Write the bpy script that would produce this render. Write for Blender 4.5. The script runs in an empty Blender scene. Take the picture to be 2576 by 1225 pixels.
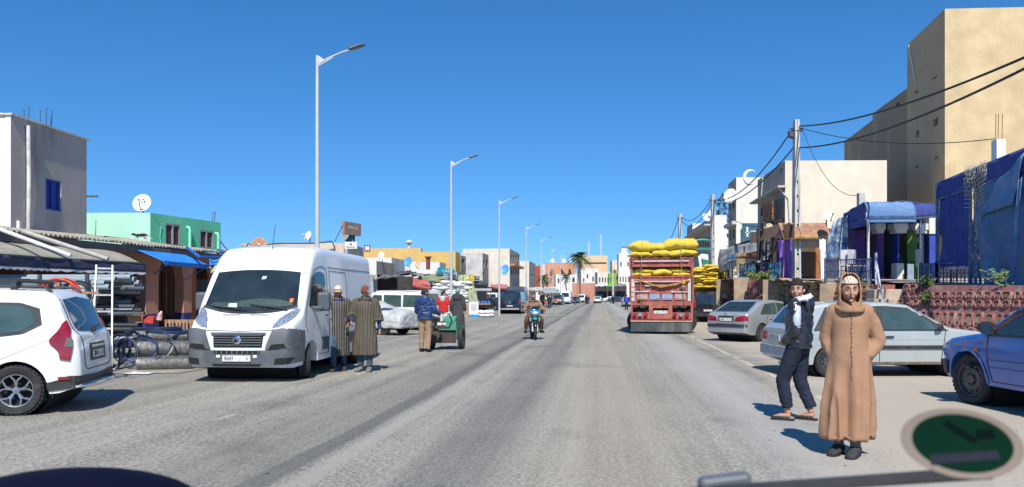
import bpy,bmesh,math,random
from mathutils import Vector,Matrix,noise
from mathutils.bvhtree import BVHTree
sc = bpy.context.scene
C = sc.collection
PI = math.pi
R = math.radians
rnd = random.Random(11)

# ---------------------------------------------------------------- camera, sky, sun, exposure
FPX,CAMH,HX,HY = 2010.0,1.54,1288.0,745.0
cam_d = bpy.data.cameras.new('camera')
cam = bpy.data.objects.new('camera',cam_d)
C.objects.link(cam)
sc.camera = cam
cam.location = (0,0,CAMH)
cam.rotation_euler = (R(90),0,0)
cam_d.sensor_width = 36
cam_d.lens = 36 * FPX / 2576
cam_d.shift_y = (HY - 612.5) / 2576
cam_d.clip_start = 0.05
cam_d.clip_end = 4000
cam_d.dof.use_dof = True
cam_d.dof.focus_distance = 17
cam_d.dof.aperture_fstop = 6.5

SUN_EL,SUN_AZ = R(49),R(178.5)      # azimuth measured clockwise from +Y: the sun stands behind the camera
world = bpy.data.worlds.new('World')
sc.world = world
world.use_nodes = True
wn = world.node_tree
wn.nodes.clear()
wo = wn.nodes.new('ShaderNodeOutputWorld')
bg = wn.nodes.new('ShaderNodeBackground')
sky = wn.nodes.new('ShaderNodeTexSky')
sky.sky_type = 'NISHITA'
sky.sun_disc = False
sky.sun_elevation = SUN_EL
sky.sun_rotation = SUN_AZ
sky.altitude = 1200
sky.air_density = 1.0
sky.dust_density = 0.0
sky.ozone_density = 4.0
hs = wn.nodes.new('ShaderNodeHueSaturation')
hs.inputs['Saturation'].default_value = 1.28
hs.inputs['Value'].default_value = 1.0
# look a little above the true direction: the haze band at the horizon is thinner here
wt = wn.nodes.new('ShaderNodeTexCoord'); ws = wn.nodes.new('ShaderNodeSeparateXYZ'); wc = wn.nodes.new('ShaderNodeCombineXYZ'); wm_ = wn.nodes.new('ShaderNodeMath')
wm_.operation = 'MULTIPLY_ADD'; wm_.inputs[1].default_value = 0.9; wm_.inputs[2].default_value = 0.115
wn.links.new(wt.outputs['Generated'],ws.inputs[0]); wn.links.new(ws.outputs[2],wm_.inputs[0])
for k_ in (0,1): wn.links.new(ws.outputs[k_],wc.inputs[k_])
wn.links.new(wm_.outputs[0],wc.inputs[2]); wn.links.new(wc.outputs[0],sky.inputs[0])
wn.links.new(sky.outputs[0],hs.inputs['Color'])
wn.links.new(hs.outputs[0],bg.inputs[0])
bg.inputs[1].default_value = 0.13
wn.links.new(bg.outputs[0],wo.inputs[0])
sun_d = bpy.data.lights.new('sun','SUN')
sun_d.energy = 4.6
sun_d.angle = R(0.5)
sun_d.color = (1.0,0.95,0.87)
sun = bpy.data.objects.new('sun',sun_d)
C.objects.link(sun)
sdir = Vector((math.sin(SUN_AZ) * math.cos(SUN_EL),math.cos(SUN_AZ) * math.cos(SUN_EL),math.sin(SUN_EL)))
sun.rotation_euler = sdir.to_track_quat('Z','Y').to_euler()
sc.view_settings.view_transform = 'Standard'
sc.view_settings.look = 'None'
sc.view_settings.gamma = 1
sc.view_settings.use_curve_mapping = False
sc.view_settings.exposure = 0.38
sc.render.engine = 'CYCLES'
sc.cycles.max_bounces = 6
sc.cycles.transparent_max_bounces = 12

# ---------------------------------------------------------------- places
def P(px,py,D):
 return Vector(((px - HX) * D / FPX,D,CAMH + (HY - py) * D / FPX))
def XD(px,D):
 return (px - HX) * D / FPX
def ZD(py,D):
 return CAMH + (HY - py) * D / FPX
RD = Vector((0.11,1,0)).normalized()

# ---------------------------------------------------------------- materials
_mats = {}
def nodes_of(m):
 m.use_nodes = True
 nt = m.node_tree
 return nt,nt.nodes['Principled BSDF']
def N(nt,kind,**kw):
 n = nt.nodes.new(kind)
 for k,v in kw.items():
  if k in n.inputs:
   n.inputs[k].default_value = v
  else:
   setattr(n,k,v)
 return n
def mixc(nt,fac,a,b,mode='MIX'):
 m = nt.nodes.new('ShaderNodeMix')
 m.data_type = 'RGBA'
 m.blend_type = mode
 for sock,v in ((m.inputs[0],fac),(m.inputs[6],a),(m.inputs[7],b)):
  if isinstance(v,bpy.types.NodeSocket):
   nt.links.new(v,sock)
  elif isinstance(v,(int,float)):
   sock.default_value = v
  else:
   sock.default_value = (*v[:3],1)
 return m.outputs[2]
def ramp(nt,src,a,b,va=0.0,vb=1.0):
 r = nt.nodes.new('ShaderNodeMapRange')
 r.inputs[1].default_value,r.inputs[2].default_value = a,b
 r.inputs[3].default_value,r.inputs[4].default_value = va,vb
 nt.links.new(src,r.inputs[0])
 return r.outputs[0]
def nse(nt,vec,scale,detail=4,rough=0.55,stretch=None):
 if stretch:
  mp = nt.nodes.new('ShaderNodeMapping')
  mp.inputs['Scale'].default_value = stretch
  nt.links.new(vec,mp.inputs[0])
  vec = mp.outputs[0]
 n = N(nt,'ShaderNodeTexNoise',Scale=scale,Detail=detail,Roughness=rough)
 nt.links.new(vec,n.inputs['Vector'])
 return n.outputs['Fac']
def bump(nt,bs,h,strength,dist=0.02):
 b = nt.nodes.new('ShaderNodeBump')
 b.inputs['Strength'].default_value = strength
 b.inputs['Distance'].default_value = dist
 nt.links.new(h,b.inputs['Height'])
 nt.links.new(b.outputs[0],bs.inputs['Normal'])
def mt(key,col=(0.5,0.5,0.5),rough=0.7,var=0.18,scale=4.0,bmp=0.0,bscale=60.0,metal=0.0,coat=0.0,dirt=None,dscale=1.3,damt=0.5,streak=False,spec=0.5,rv=0.0,bdist=0.01):
 """one procedural material: base colour with soft variation, patches of wear and fine relief"""
 if key in _mats:
  return _mats[key]
 m = bpy.data.materials.new(key)
 nt,bs = nodes_of(m)
 tc = nt.nodes.new('ShaderNodeTexCoord')
 v = tc.outputs['Object']
 bs.inputs['Roughness'].default_value = rough
 bs.inputs['Metallic'].default_value = metal
 bs.inputs['Specular IOR Level'].default_value = spec
 if coat:
  bs.inputs['Coat Weight'].default_value = coat
  bs.inputs['Coat Roughness'].default_value = 0.04
 n1 = nse(nt,v,scale)
 lo = tuple(c * (1 - var) for c in col)
 hi = tuple(min(1,c * (1 + var)) for c in col)
 c = mixc(nt,ramp(nt,n1,0.3,0.7),lo,hi)
 if rv:
  oi = nt.nodes.new('ShaderNodeObjectInfo')
  c = mixc(nt,ramp(nt,oi.outputs['Random'],0,1,0,rv),c,(0.02,0.015,0.01))
 if dirt:
  n2 = nse(nt,v,dscale,6,0.65,(1,1,0.22) if streak else None)
  c = mixc(nt,ramp(nt,n2,0.5,0.66,0,damt),c,dirt)
 nt.links.new(c,bs.inputs['Base Color'])
 if bmp:
  bump(nt,bs,nse(nt,v,bscale,5),bmp,bdist)
 _mats[key] = m
 return m
def stripe_mat(key,cols,freq,rough=0.95,axis=0,jitter=0.0):
 """vertical woven stripes, cols = list of (width, colour)"""
 if key in _mats:
  return _mats[key]
 m = bpy.data.materials.new(key)
 nt,bs = nodes_of(m)
 bs.inputs['Roughness'].default_value = rough
 bs.inputs['Specular IOR Level'].default_value = 0.15
 tc = nt.nodes.new('ShaderNodeTexCoord')
 sp = nt.nodes.new('ShaderNodeSeparateXYZ')
 nt.links.new(tc.outputs['Object'],sp.inputs[0])
 jn = nse(nt,tc.outputs['Object'],5.0,2)
 ad = N(nt,'ShaderNodeMath',operation='MULTIPLY_ADD')
 nt.links.new(jn,ad.inputs[0]); ad.inputs[1].default_value = jitter
 nt.links.new(sp.outputs[axis],ad.inputs[2])
 mu = N(nt,'ShaderNodeMath',operation='MULTIPLY'); mu.inputs[1].default_value = freq
 nt.links.new(ad.outputs[0],mu.inputs[0])
 fr = N(nt,'ShaderNodeMath',operation='FRACT')
 nt.links.new(mu.outputs[0],fr.inputs[0])
 cr = nt.nodes.new('ShaderNodeValToRGB')
 cr.color_ramp.interpolation = 'CONSTANT'
 tot = sum(w for w,_ in cols); pos = 0.0
 els = cr.color_ramp.elements
 els[0].position = 0; els[0].color = (*cols[0][1],1)
 els[1].position = cols[0][0] / tot; els[1].color = (*cols[1][1],1)
 pos = (cols[0][0] + cols[1][0]) / tot
 for w,c in cols[2:]:
  e = els.new(min(pos,0.999)); e.color = (*c,1); pos += w / tot
 nt.links.new(fr.outputs[0],cr.inputs[0])
 n1 = nse(nt,tc.outputs['Object'],70,3)
 c = mixc(nt,ramp(nt,n1,0.3,0.7,0,0.35),cr.outputs[0],(0.03,0.028,0.025))
 nt.links.new(c,bs.inputs['Base Color'])
 bump(nt,bs,nse(nt,tc.outputs['Object'],150,2),0.25,0.004)
 _mats[key] = m
 return m
def glass_mat(key,col=(0.02,0.03,0.035),rough=0.03):
 if key in _mats:
  return _mats[key]
 m = bpy.data.materials.new(key)
 nt,bs = nodes_of(m)
 tc = nt.nodes.new('ShaderNodeTexCoord')
 n = nse(nt,tc.outputs['Object'],2.2,3)
 c = mixc(nt,ramp(nt,n,0.35,0.65),tuple(k * 0.75 for k in col),tuple(k * 1.25 for k in col))
 nt.links.new(c,bs.inputs['Base Color'])
 bs.inputs['Roughness'].default_value = rough
 bs.inputs['Specular IOR Level'].default_value = 0.75
 _mats[key] = m
 return m

# ---------------------------------------------------------------- mesh building
ORG = {}
class MB:
 def __init__(s):
  s.v = []; s.f = []; s.m = []; s.mi = 0
 def add(s,vs,fs):
  o = len(s.v)
  s.v += [Vector(p) for p in vs]
  s.f += [tuple(i + o for i in f) for f in fs]
  s.m += [s.mi] * len(fs)
  return s
 def box(s,c,d,rz=0.0,M=None):
  hx,hy,hz = d[0] / 2,d[1] / 2,d[2] / 2
  vs = [Vector((x,y,z)) for z in (-hz,hz) for x,y in ((-hx,-hy),(hx,-hy),(hx,hy),(-hx,hy))]
  if M is None:
   M = Matrix.Rotation(rz,3,'Z')
  c = Vector(c)
  return s.add([M @ p + c for p in vs],[(3,2,1,0),(4,5,6,7),(0,1,5,4),(1,2,6,5),(2,3,7,6),(3,0,4,7)])
 def bar(s,a,b,w,h=None,up=(0,0,1)):
  a,b = Vector(a),Vector(b)
  h = h or w
  d = (b - a)
  L = d.length
  d.normalize()
  u = Vector(up)
  if abs(d.dot(u)) > 0.99:
   u = Vector((0,1,0))
  x = d.cross(u).normalized(); z = x.cross(d)
  M = Matrix((x,d,z)).transposed()
  return s.box((a + b) / 2,(w,L,h),M=M)
 def tube(s,pts,r,n=8,cap=True,flat=None):
  pts = [Vector(p) for p in pts]
  k = len(pts)
  rr = r if isinstance(r,(list,tuple)) else [r] * k
  rings = []
  pt = None
  for i,p in enumerate(pts):
   t = (pts[min(i + 1,k - 1)] - pts[max(i - 1,0)]).normalized()
   if pt is None:
    u = Vector((0,0,1)) if abs(t.z) < 0.9 else Vector((1,0,0))
    x = t.cross(u).normalized()
   else:
    x = (x - t * x.dot(t))
    x = x.normalized() if x.length > 1e-6 else t.orthogonal().normalized()
   pt = t
   y = t.cross(x)
   rings.append([p + (x * math.cos(2 * PI * j / n) + y * math.sin(2 * PI * j / n) * (flat or 1)) * rr[i] for j in range(n)])
  return s.loft(rings,cap)
 def loft(s,rings,cap=True,closed=True):
  n = len(rings[0])
  vs = [p for r in rings for p in r]
  fs = []
  for i in range(len(rings) - 1):
   for j in range(n if closed else n - 1):
    a = i * n + j; b = i * n + (j + 1) % n
    fs.append((a,b,b + n,a + n))
  if cap:
   fs.append(tuple(range(n))[::-1])
   fs.append(tuple(range((len(rings) - 1) * n,len(rings) * n)))
  return s.add(vs,fs)
 def prism(s,poly,d):
  d = Vector(d); n = len(poly)
  poly = [Vector(p) for p in poly]
  fs = [tuple(range(n))[::-1],tuple(range(n,2 * n))] + [(i,(i + 1) % n,(i + 1) % n + n,i + n) for i in range(n)]
  return s.add(poly + [p + d for p in poly],fs)
 def grid(s,fn,nu,nv):
  vs = [fn(i / nu,j / nv) for i in range(nu + 1) for j in range(nv + 1)]
  fs = [(i * (nv + 1) + j,(i + 1) * (nv + 1) + j,(i + 1) * (nv + 1) + j + 1,i * (nv + 1) + j + 1) for i in range(nu) for j in range(nv)]
  return s.add(vs,fs)
 def lathe(s,prof,c=(0,0,0),n=24,M=None,arc=None):
  """prof: list of (radius, height) turned about local z, matrix M"""
  M = M or Matrix.Identity(3); c = Vector(c)
  rings = [[M @ Vector((r * math.cos(2 * PI * j / n),r * math.sin(2 * PI * j / n),z)) + c for j in range(n)] for r,z in prof]
  return s.loft(rings,cap=False)
 def disc(s,c,rx,rz,nrm_y=0.0,n=20,M=None):
  M = M or Matrix.Identity(3); c = Vector(c)
  return s.add([M @ Vector((rx * math.cos(2 * PI * j / n),0,rz * math.sin(2 * PI * j / n))) + c for j in range(n)],[tuple(range(n))])
 def mesh(s,name,org=None):
  me = bpy.data.meshes.new(name)
  vs = [p - org for p in s.v] if org is not None else s.v
  me.from_pydata([tuple(p) for p in vs],[],s.f)
  me.polygons.foreach_set('material_index',s.m)
  me.update()
  return me
 def build(s,name,mat,parent=None,smooth=None,bev=0.0,solid=0.0,recalc=True,sub=0):
  org = ORG.get(parent.name) if parent else None
  me = s.mesh(name,org)
  if recalc:
   bm = bmesh.new(); bm.from_mesh(me)
   bmesh.ops.recalc_face_normals(bm,faces=bm.faces)
   bm.to_mesh(me); bm.free()
  return finish(me,name,mat,parent,smooth,bev,solid,sub)
def finish(me,name,mat,parent=None,smooth=None,bev=0.0,solid=0.0,sub=0):
 for m in (mat if isinstance(mat,(list,tuple)) else [mat]):
  me.materials.append(m)
 if smooth:
  me.shade_smooth()
  if smooth < 180:
   me.set_sharp_from_angle(angle=R(smooth))
 o = bpy.data.objects.new(name,me)
 C.objects.link(o)
 if parent:
  o.parent = parent
  if parent.name in ORG:
   ORG[o.name] = ORG[parent.name]
 if solid:
  md = o.modifiers.new('thick','SOLIDIFY'); md.thickness = solid; md.offset = 0
 if bev:
  md = o.modifiers.new('bevel','BEVEL'); md.width = bev; md.segments = 2; md.limit_method = 'ANGLE'
 if sub:
  md = o.modifiers.new('sub','SUBSURF'); md.levels = sub; md.render_levels = sub
 return o
def tag(o,label=None,cat=None,group=None,kind=None):
 if label: o['label'] = label
 if cat: o['category'] = cat
 if group: o['group'] = group
 if kind: o['kind'] = kind
 return o
def thing(name,label,cat,loc=(0,0,0),rz=0.0,group=None,world=False):
 """Empty at the base of a thing. world=True: its parts are written in world coordinates"""
 o = bpy.data.objects.new(name,None)
 o.empty_display_size = 0.2
 C.objects.link(o)
 o.location = loc
 o.rotation_euler = (0,0,rz)
 if world:
  ORG[o.name] = Vector(loc)
 return tag(o,label,cat,group)
def copy_tree(o,parent=None):
 c = o.copy()
 C.objects.link(c)
 if parent:
  c.parent = parent
 for ch in [x for x in o.children]:
  copy_tree(ch,c)
 return c
def baked(o):
 """evaluate modifiers into a plain mesh"""
 bpy.context.view_layer.update()
 dg = bpy.context.evaluated_depsgraph_get()
 me = bpy.data.meshes.new_from_object(o.evaluated_get(dg))
 bpy.data.objects.remove(o,do_unlink=True)
 return me
def remeshed(mb,voxel,smooth_it=4):
 me = mb.mesh('tmp')
 bm = bmesh.new(); bm.from_mesh(me)
 bmesh.ops.recalc_face_normals(bm,faces=bm.faces)
 bm.to_mesh(me); bm.free()
 o = bpy.data.objects.new('tmp',me); C.objects.link(o)
 md = o.modifiers.new('r','REMESH'); md.mode = 'VOXEL'; md.voxel_size = voxel
 if smooth_it:
  s = o.modifiers.new('s','SMOOTH'); s.factor = 0.5; s.iterations = smooth_it
 return baked(o)
def text_obj(body,name,mat,parent,loc,size,rot=(PI / 2,0,0),ext=0.003,sx=1.0):
 cu = bpy.data.curves.new(name,'FONT')
 cu.body = body; cu.size = size; cu.align_x = 'CENTER'; cu.align_y = 'CENTER'; cu.extrude = ext
 cu.resolution_u = 2
 o = bpy.data.objects.new(name,cu); C.objects.link(o)
 me = baked(o)
 me.materials.clear()
 o = finish(me,name,mat,parent)
 lo = Vector(loc)
 if parent and parent.name in ORG:
  lo = lo - ORG[parent.name]
 o.location = lo; o.rotation_euler = rot; o.scale = (sx,1,1)
 return o
def lerp(a,b,t):
 return a + (b - a) * t
def interp(pts,x):
 if x <= pts[0][0]: return pts[0][1]
 for (x0,y0),(x1,y1) in zip(pts,pts[1:]):
  if x <= x1:
   return y0 + (y1 - y0) * (x - x0) / (x1 - x0 + 1e-12)
 return pts[-1][1]
def resample(pl,n,soft=True):
 if len(pl) >= 4 and soft:        # round the corners of drawn outlines
  for _ in range(2):
   q = [pl[0]]
   for a,b in zip(pl,pl[1:]):
    q += [(a[0] * 0.75 + b[0] * 0.25,a[1] * 0.75 + b[1] * 0.25),(a[0] * 0.25 + b[0] * 0.75,a[1] * 0.25 + b[1] * 0.75)]
   pl = q + [pl[-1]]
 d = [0.0]
 for a,b in zip(pl,pl[1:]):
  d.append(d[-1] + math.hypot(b[0] - a[0],b[1] - a[1]))
 T = d[-1] or 1
 return [(interp(list(zip(d,[p[0] for p in pl])),T * i / n),interp(list(zip(d,[p[1] for p in pl])),T * i / n)) for i in range(n + 1)]
def noisy(p,s=1.0):
 return noise.noise(Vector(p) * s)
# ================================================================ GROUND AND ROAD
def road_material(key,base,kind):
 m = bpy.data.materials.new(key)
 nt,bs = nodes_of(m)
 tc = nt.nodes.new('ShaderNodeTexCoord')
 v = tc.outputs['Object']
 # a frame that runs along the road
 mp = nt.nodes.new('ShaderNodeMapping')
 mp.inputs['Rotation'].default_value = (0,0,math.atan(0.11))
 nt.links.new(v,mp.inputs[0])
 rv = mp.outputs[0]
 sp = nt.nodes.new('ShaderNodeSeparateXYZ'); nt.links.new(rv,sp.inputs[0])
 fine = nse(nt,v,26,8,0.85)
 mid = nse(nt,v,9,5,0.6)
 big = nse(nt,v,0.5,5,0.6)
 streak = nse(nt,rv,1.0,6,0.62,(2.6,0.045,1))
 streak2 = nse(nt,rv,1.0,5,0.6,(9.0,0.12,1))
 c = mixc(nt,ramp(nt,streak,0.36,0.64),tuple(k * 0.55 for k in base),tuple(k * 1.35 for k in base))
 c = mixc(nt,ramp(nt,streak2,0.4,0.62,0,0.3),c,tuple(k * 0.7 for k in base))
 c = mixc(nt,ramp(nt,big,0.42,0.62,0,0.45),c,(base[0] * 1.35,base[1] * 1.30,base[2] * 1.2))
 # chips of pale aggregate showing through worn bitumen
 c = mixc(nt,ramp(nt,fine,0.49,0.57,0,0.8),c,(0.47,0.45,0.39))
 c = mixc(nt,ramp(nt,fine,0.47,0.38,0,0.75),c,(0.05,0.05,0.05))
 c = mixc(nt,ramp(nt,mid,0.54,0.72,0,0.35),c,(0.07,0.07,0.072))
 st = nse(nt,v,0.4,6,0.62,(1.2,0.8,1))
 c = mixc(nt,ramp(nt,st,0.56,0.64,0,0.35),c,(0.085,0.085,0.082))
 # dark, smooth repaired seam along the road
 def band(x0,w,soft):
  wob = nse(nt,rv,1.0,3,0.5,(0.3,0.12,1))
  a = N(nt,'ShaderNodeMath',operation='MULTIPLY_ADD'); nt.links.new(wob,a.inputs[0]); a.inputs[1].default_value = 0.5
  nt.links.new(sp.outputs[0],a.inputs[2])
  s = N(nt,'ShaderNodeMath',operation='SUBTRACT'); nt.links.new(a.outputs[0],s.inputs[0]); s.inputs[1].default_value = x0 + 0.25
  ab = N(nt,'ShaderNodeMath',operation='ABSOLUTE'); nt.links.new(s.outputs[0],ab.inputs[0])
  return ramp(nt,ab.outputs[0],w,w + soft,1,0)
 c = mixc(nt,mixf(nt,band(-2.75,0.10,0.06),0.62),c,(0.085,0.09,0.085))
 c = mixc(nt,mixf(nt,band(-3.3,0.35,0.5),0.3),c,(0.075,0.075,0.072))
 c = mixc(nt,mixf(nt,band(-1.3,0.25,0.4),0.45),c,(0.10,0.10,0.10))
 c = mixc(nt,mixf(nt,band(-2.42,0.05,0.08),0.5),c,(0.32,0.31,0.28))
 c = mixc(nt,mixf(nt,band(0.15,0.35,0.8),0.4),c,(0.36,0.31,0.23))
 c = mixc(nt,mixf(nt,band(2.1,0.25,0.5),0.6),c,(0.38,0.37,0.35))
 # dust drifting in from the right hand verge, and a film of sand near the camera
 dn = nse(nt,v,0.9,6,0.65)
 e = N(nt,'ShaderNodeMath',operation='MULTIPLY_ADD'); nt.links.new(dn,e.inputs[0]); e.inputs[1].default_value = 2.4
 nt.links.new(sp.outputs[0],e.inputs[2])
 y2 = ramp(nt,sp.outputs[1],5,20,0,2.0)
 f = N(nt,'ShaderNodeMath',operation='SUBTRACT'); nt.links.new(e.outputs[0],f.inputs[0]); nt.links.new(y2,f.inputs[1])
 sand = mixc(nt,ramp(nt,fine,0.35,0.7),(0.38,0.33,0.26),(0.50,0.45,0.37))
 c = mixc(nt,ramp(nt,f.outputs[0],2.7,3.7,0,0.85),c,sand)
 if kind == 'verge':
  e2 = N(nt,'ShaderNodeMath',operation='SUBTRACT'); e2.inputs[0].default_value = 0; nt.links.new(sp.outputs[0],e2.inputs[1])
  c = mixc(nt,ramp(nt,e2.outputs[0],8.5,11,0,0.7),c,(0.30,0.26,0.2))
 nt.links.new(c,bs.inputs['Base Color'])
 bs.inputs['Roughness'].default_value = 0.85
 bs.inputs['Specular IOR Level'].default_value = 0.25
 bump(nt,bs,fine,0.55,0.012)
 _mats[key] = m
 return m
def mixf(nt,sock,k):
 m = N(nt,'ShaderNodeMath',operation='MULTIPLY'); nt.links.new(sock,m.inputs[0]); m.inputs[1].default_value = k
 return m.outputs[0]
M_GROUND = road_material('dusty worn asphalt apron',(0.205,0.193,0.165),'verge')
M_ROAD = road_material('worn road asphalt',(0.24,0.228,0.195),'road')
b = MB(); b.add([(-1500,-60,0),(1500,-60,0),(1500,3000,0),(-1500,3000,0)],[(0,1,2,3)])
tag(b.build('ground',M_GROUND),kind='structure')
def road_pt(off,y,z):      # off metres right of the line x = 0.11 y
 return (0.11 * y + off,y,z)
b = MB(); b.grid(lambda u,w: road_pt(lerp(-6.35,3.55,u),lerp(-30,600,w),0.004),1,40)
tag(b.build('road',M_ROAD),kind='structure')
def paint_mat(key,col,lo,hi):
 m = bpy.data.materials.new(key)
 nt,bs = nodes_of(m)
 tc = nt.nodes.new('ShaderNodeTexCoord')
 bs.inputs['Base Color'].default_value = (*col,1)
 bs.inputs['Roughness'].default_value = 0.8
 tr = nt.nodes.new('ShaderNodeBsdfTransparent'); mx = nt.nodes.new('ShaderNodeMixShader')
 a = nse(nt,tc.outputs['Object'],20,6,0.8)
 bb = nse(nt,tc.outputs['Object'],1.2,4,0.6)
 ad = N(nt,'ShaderNodeMath',operation='ADD'); nt.links.new(a,ad.inputs[0]); nt.links.new(bb,ad.inputs[1])
 nt.links.new(ramp(nt,ad.outputs[0],lo,hi),mx.inputs[0])
 nt.links.new(tr.outputs[0],mx.inputs[1]); nt.links.new(bs.outputs[0],mx.inputs[2])
 nt.links.new(mx.outputs[0],nt.nodes['Material Output'].inputs[0])
 return m
M_PAINT = paint_mat('worn cream road paint',(0.48,0.44,0.33),0.86,1.0)
M_PAINT2 = paint_mat('nearly rubbed out road paint',(0.42,0.41,0.36),0.98,1.16)
def edge_line(off0,off1,y0,y1,w,mat,name):
 b = MB(); n = 60
 b.grid(lambda u,t: (lerp(off0,off1,t) + 0.11 * lerp(y0,y1,t) + (u - 0.5) * w,lerp(y0,y1,t),0.008),1,n)
 return tag(b.build(name,mat),kind='structure')
edge_line(3.30,3.47,10.5,31,0.13,M_PAINT,'road_edge_line')
edge_line(-4.75,-4.75,5,60,0.12,M_PAINT2,'road_edge_line')
b = MB()
for i in range(9):
 x0 = -1.9 + i * 1.45 + 7.0 - 5.3
 b.grid(lambda u,t: (x0 + u * 0.95 - 3.6,63.2 + t * 1.1,0.009),1,1)
tag(b.build('crossing_stripe',M_PAINT),kind='structure')
# scattered litter and grit (uncountable)
b = MB()
for i in range(160):
 y = rnd.uniform(4,26); x = rnd.uniform(-7,6.5); s = rnd.uniform(0.004,0.011)
 a = rnd.uniform(0,6.28)
 b.box((x,y,0.009 + s * 0.2),(s * rnd.uniform(1,3.2),s,s * 0.5),a)
tag(b.build('road_grit',mt('dark grit',(0.05,0.045,0.04),0.9)),'dark grit and crumbs scattered over the asphalt','grit',kind='stuff')
# raised ground on the right: terrace that climbs gently along the road
def terr_z(y):
 return interp([(12,1.62),(18,1.80),(34,2.30),(60,2.9),(100,3.3)],y)
M_TERR = mt('terrace concrete',(0.36,0.32,0.26),0.9,0.22,2.0,0.3,30,dirt=(0.2,0.16,0.12))
b = MB()
edge = [(14,10.9),(16.5,10.75),(22,10.55),(24,11.2),(30,11.0),(38,11.4),(48,12.6),(62,14.0),(100,18)]
def edge_x(y): return interp(edge,y)
ys = [8,12,14,16.5,19,22,24,27,30,34,38,43,48,55,62,80,100]
b.grid(lambda u,t: (lerp(edge_x(ys[round(t * (len(ys) - 1))]),60,u),ys[round(t * (len(ys) - 1))],terr_z(ys[round(t * (len(ys) - 1))]) - 0.01),1,len(ys) - 1)
tag(b.build('terrace_ground',M_TERR),kind='structure')
# ================================================================ VEHICLE KIT
M_RUBBER = mt('tyre rubber',(0.022,0.022,0.023),0.85,0.25,8,0.2,60,dirt=(0.13,0.11,0.09),dscale=6,damt=0.35)
M_BLACKP = mt('black trim plastic',(0.025,0.025,0.027),0.55,0.2,6,0.1,90,dirt=(0.12,0.11,0.1),dscale=3,damt=0.3)
M_GREYP = mt('grey bumper plastic',(0.085,0.098,0.11),0.6,0.15,3,0.15,120,dirt=(0.22,0.21,0.2),dscale=2.5,damt=0.35)
M_CHROME = mt('bright metal',(0.75,0.76,0.78),0.16,0.1,3,metal=1)
M_ALLOY = mt('alloy rim metal',(0.42,0.43,0.45),0.32,0.15,5,metal=0.85,dirt=(0.1,0.09,0.08),dscale=6,damt=0.4)
M_STEELRIM = mt('grimy steel rim',(0.10,0.10,0.11),0.5,0.3,7,metal=0.5,dirt=(0.18,0.15,0.12),dscale=5,damt=0.4)
M_WELL = mt('wheel well black',(0.012,0.012,0.012),0.95)
M_GLASS = glass_mat('dark car glass')
M_GLASS2 = glass_mat('green tinted car glass',(0.05,0.085,0.08),0.04)
M_LAMP = mt('clear headlamp lens',(0.42,0.47,0.55),0.08,0.5,28,0.5,40,metal=0.55,coat=1.0)
M_RED = mt('red tail lamp lens',(0.26,0.008,0.012),0.1,0.3,12,coat=1.0)
M_ORANGE = mt('orange indicator lens',(0.75,0.22,0.03),0.15,0.2,12,coat=1.0)
M_PLATE = mt('plate white',(0.72,0.72,0.7),0.45,0.08,10)
M_INK = mt('plate black',(0.02,0.02,0.02),0.5)
M_SEAM = mt('panel gap',(0.02,0.02,0.02),0.9)
def paint(key,col,rough=0.25,dirt=(0.35,0.30,0.24),damt=0.16,metal=0.0):
 return mt(key,col,rough,0.04,1.5,coat=0.6,dirt=dirt,dscale=2.2,damt=damt,metal=metal)
_wheels = {}
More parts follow.
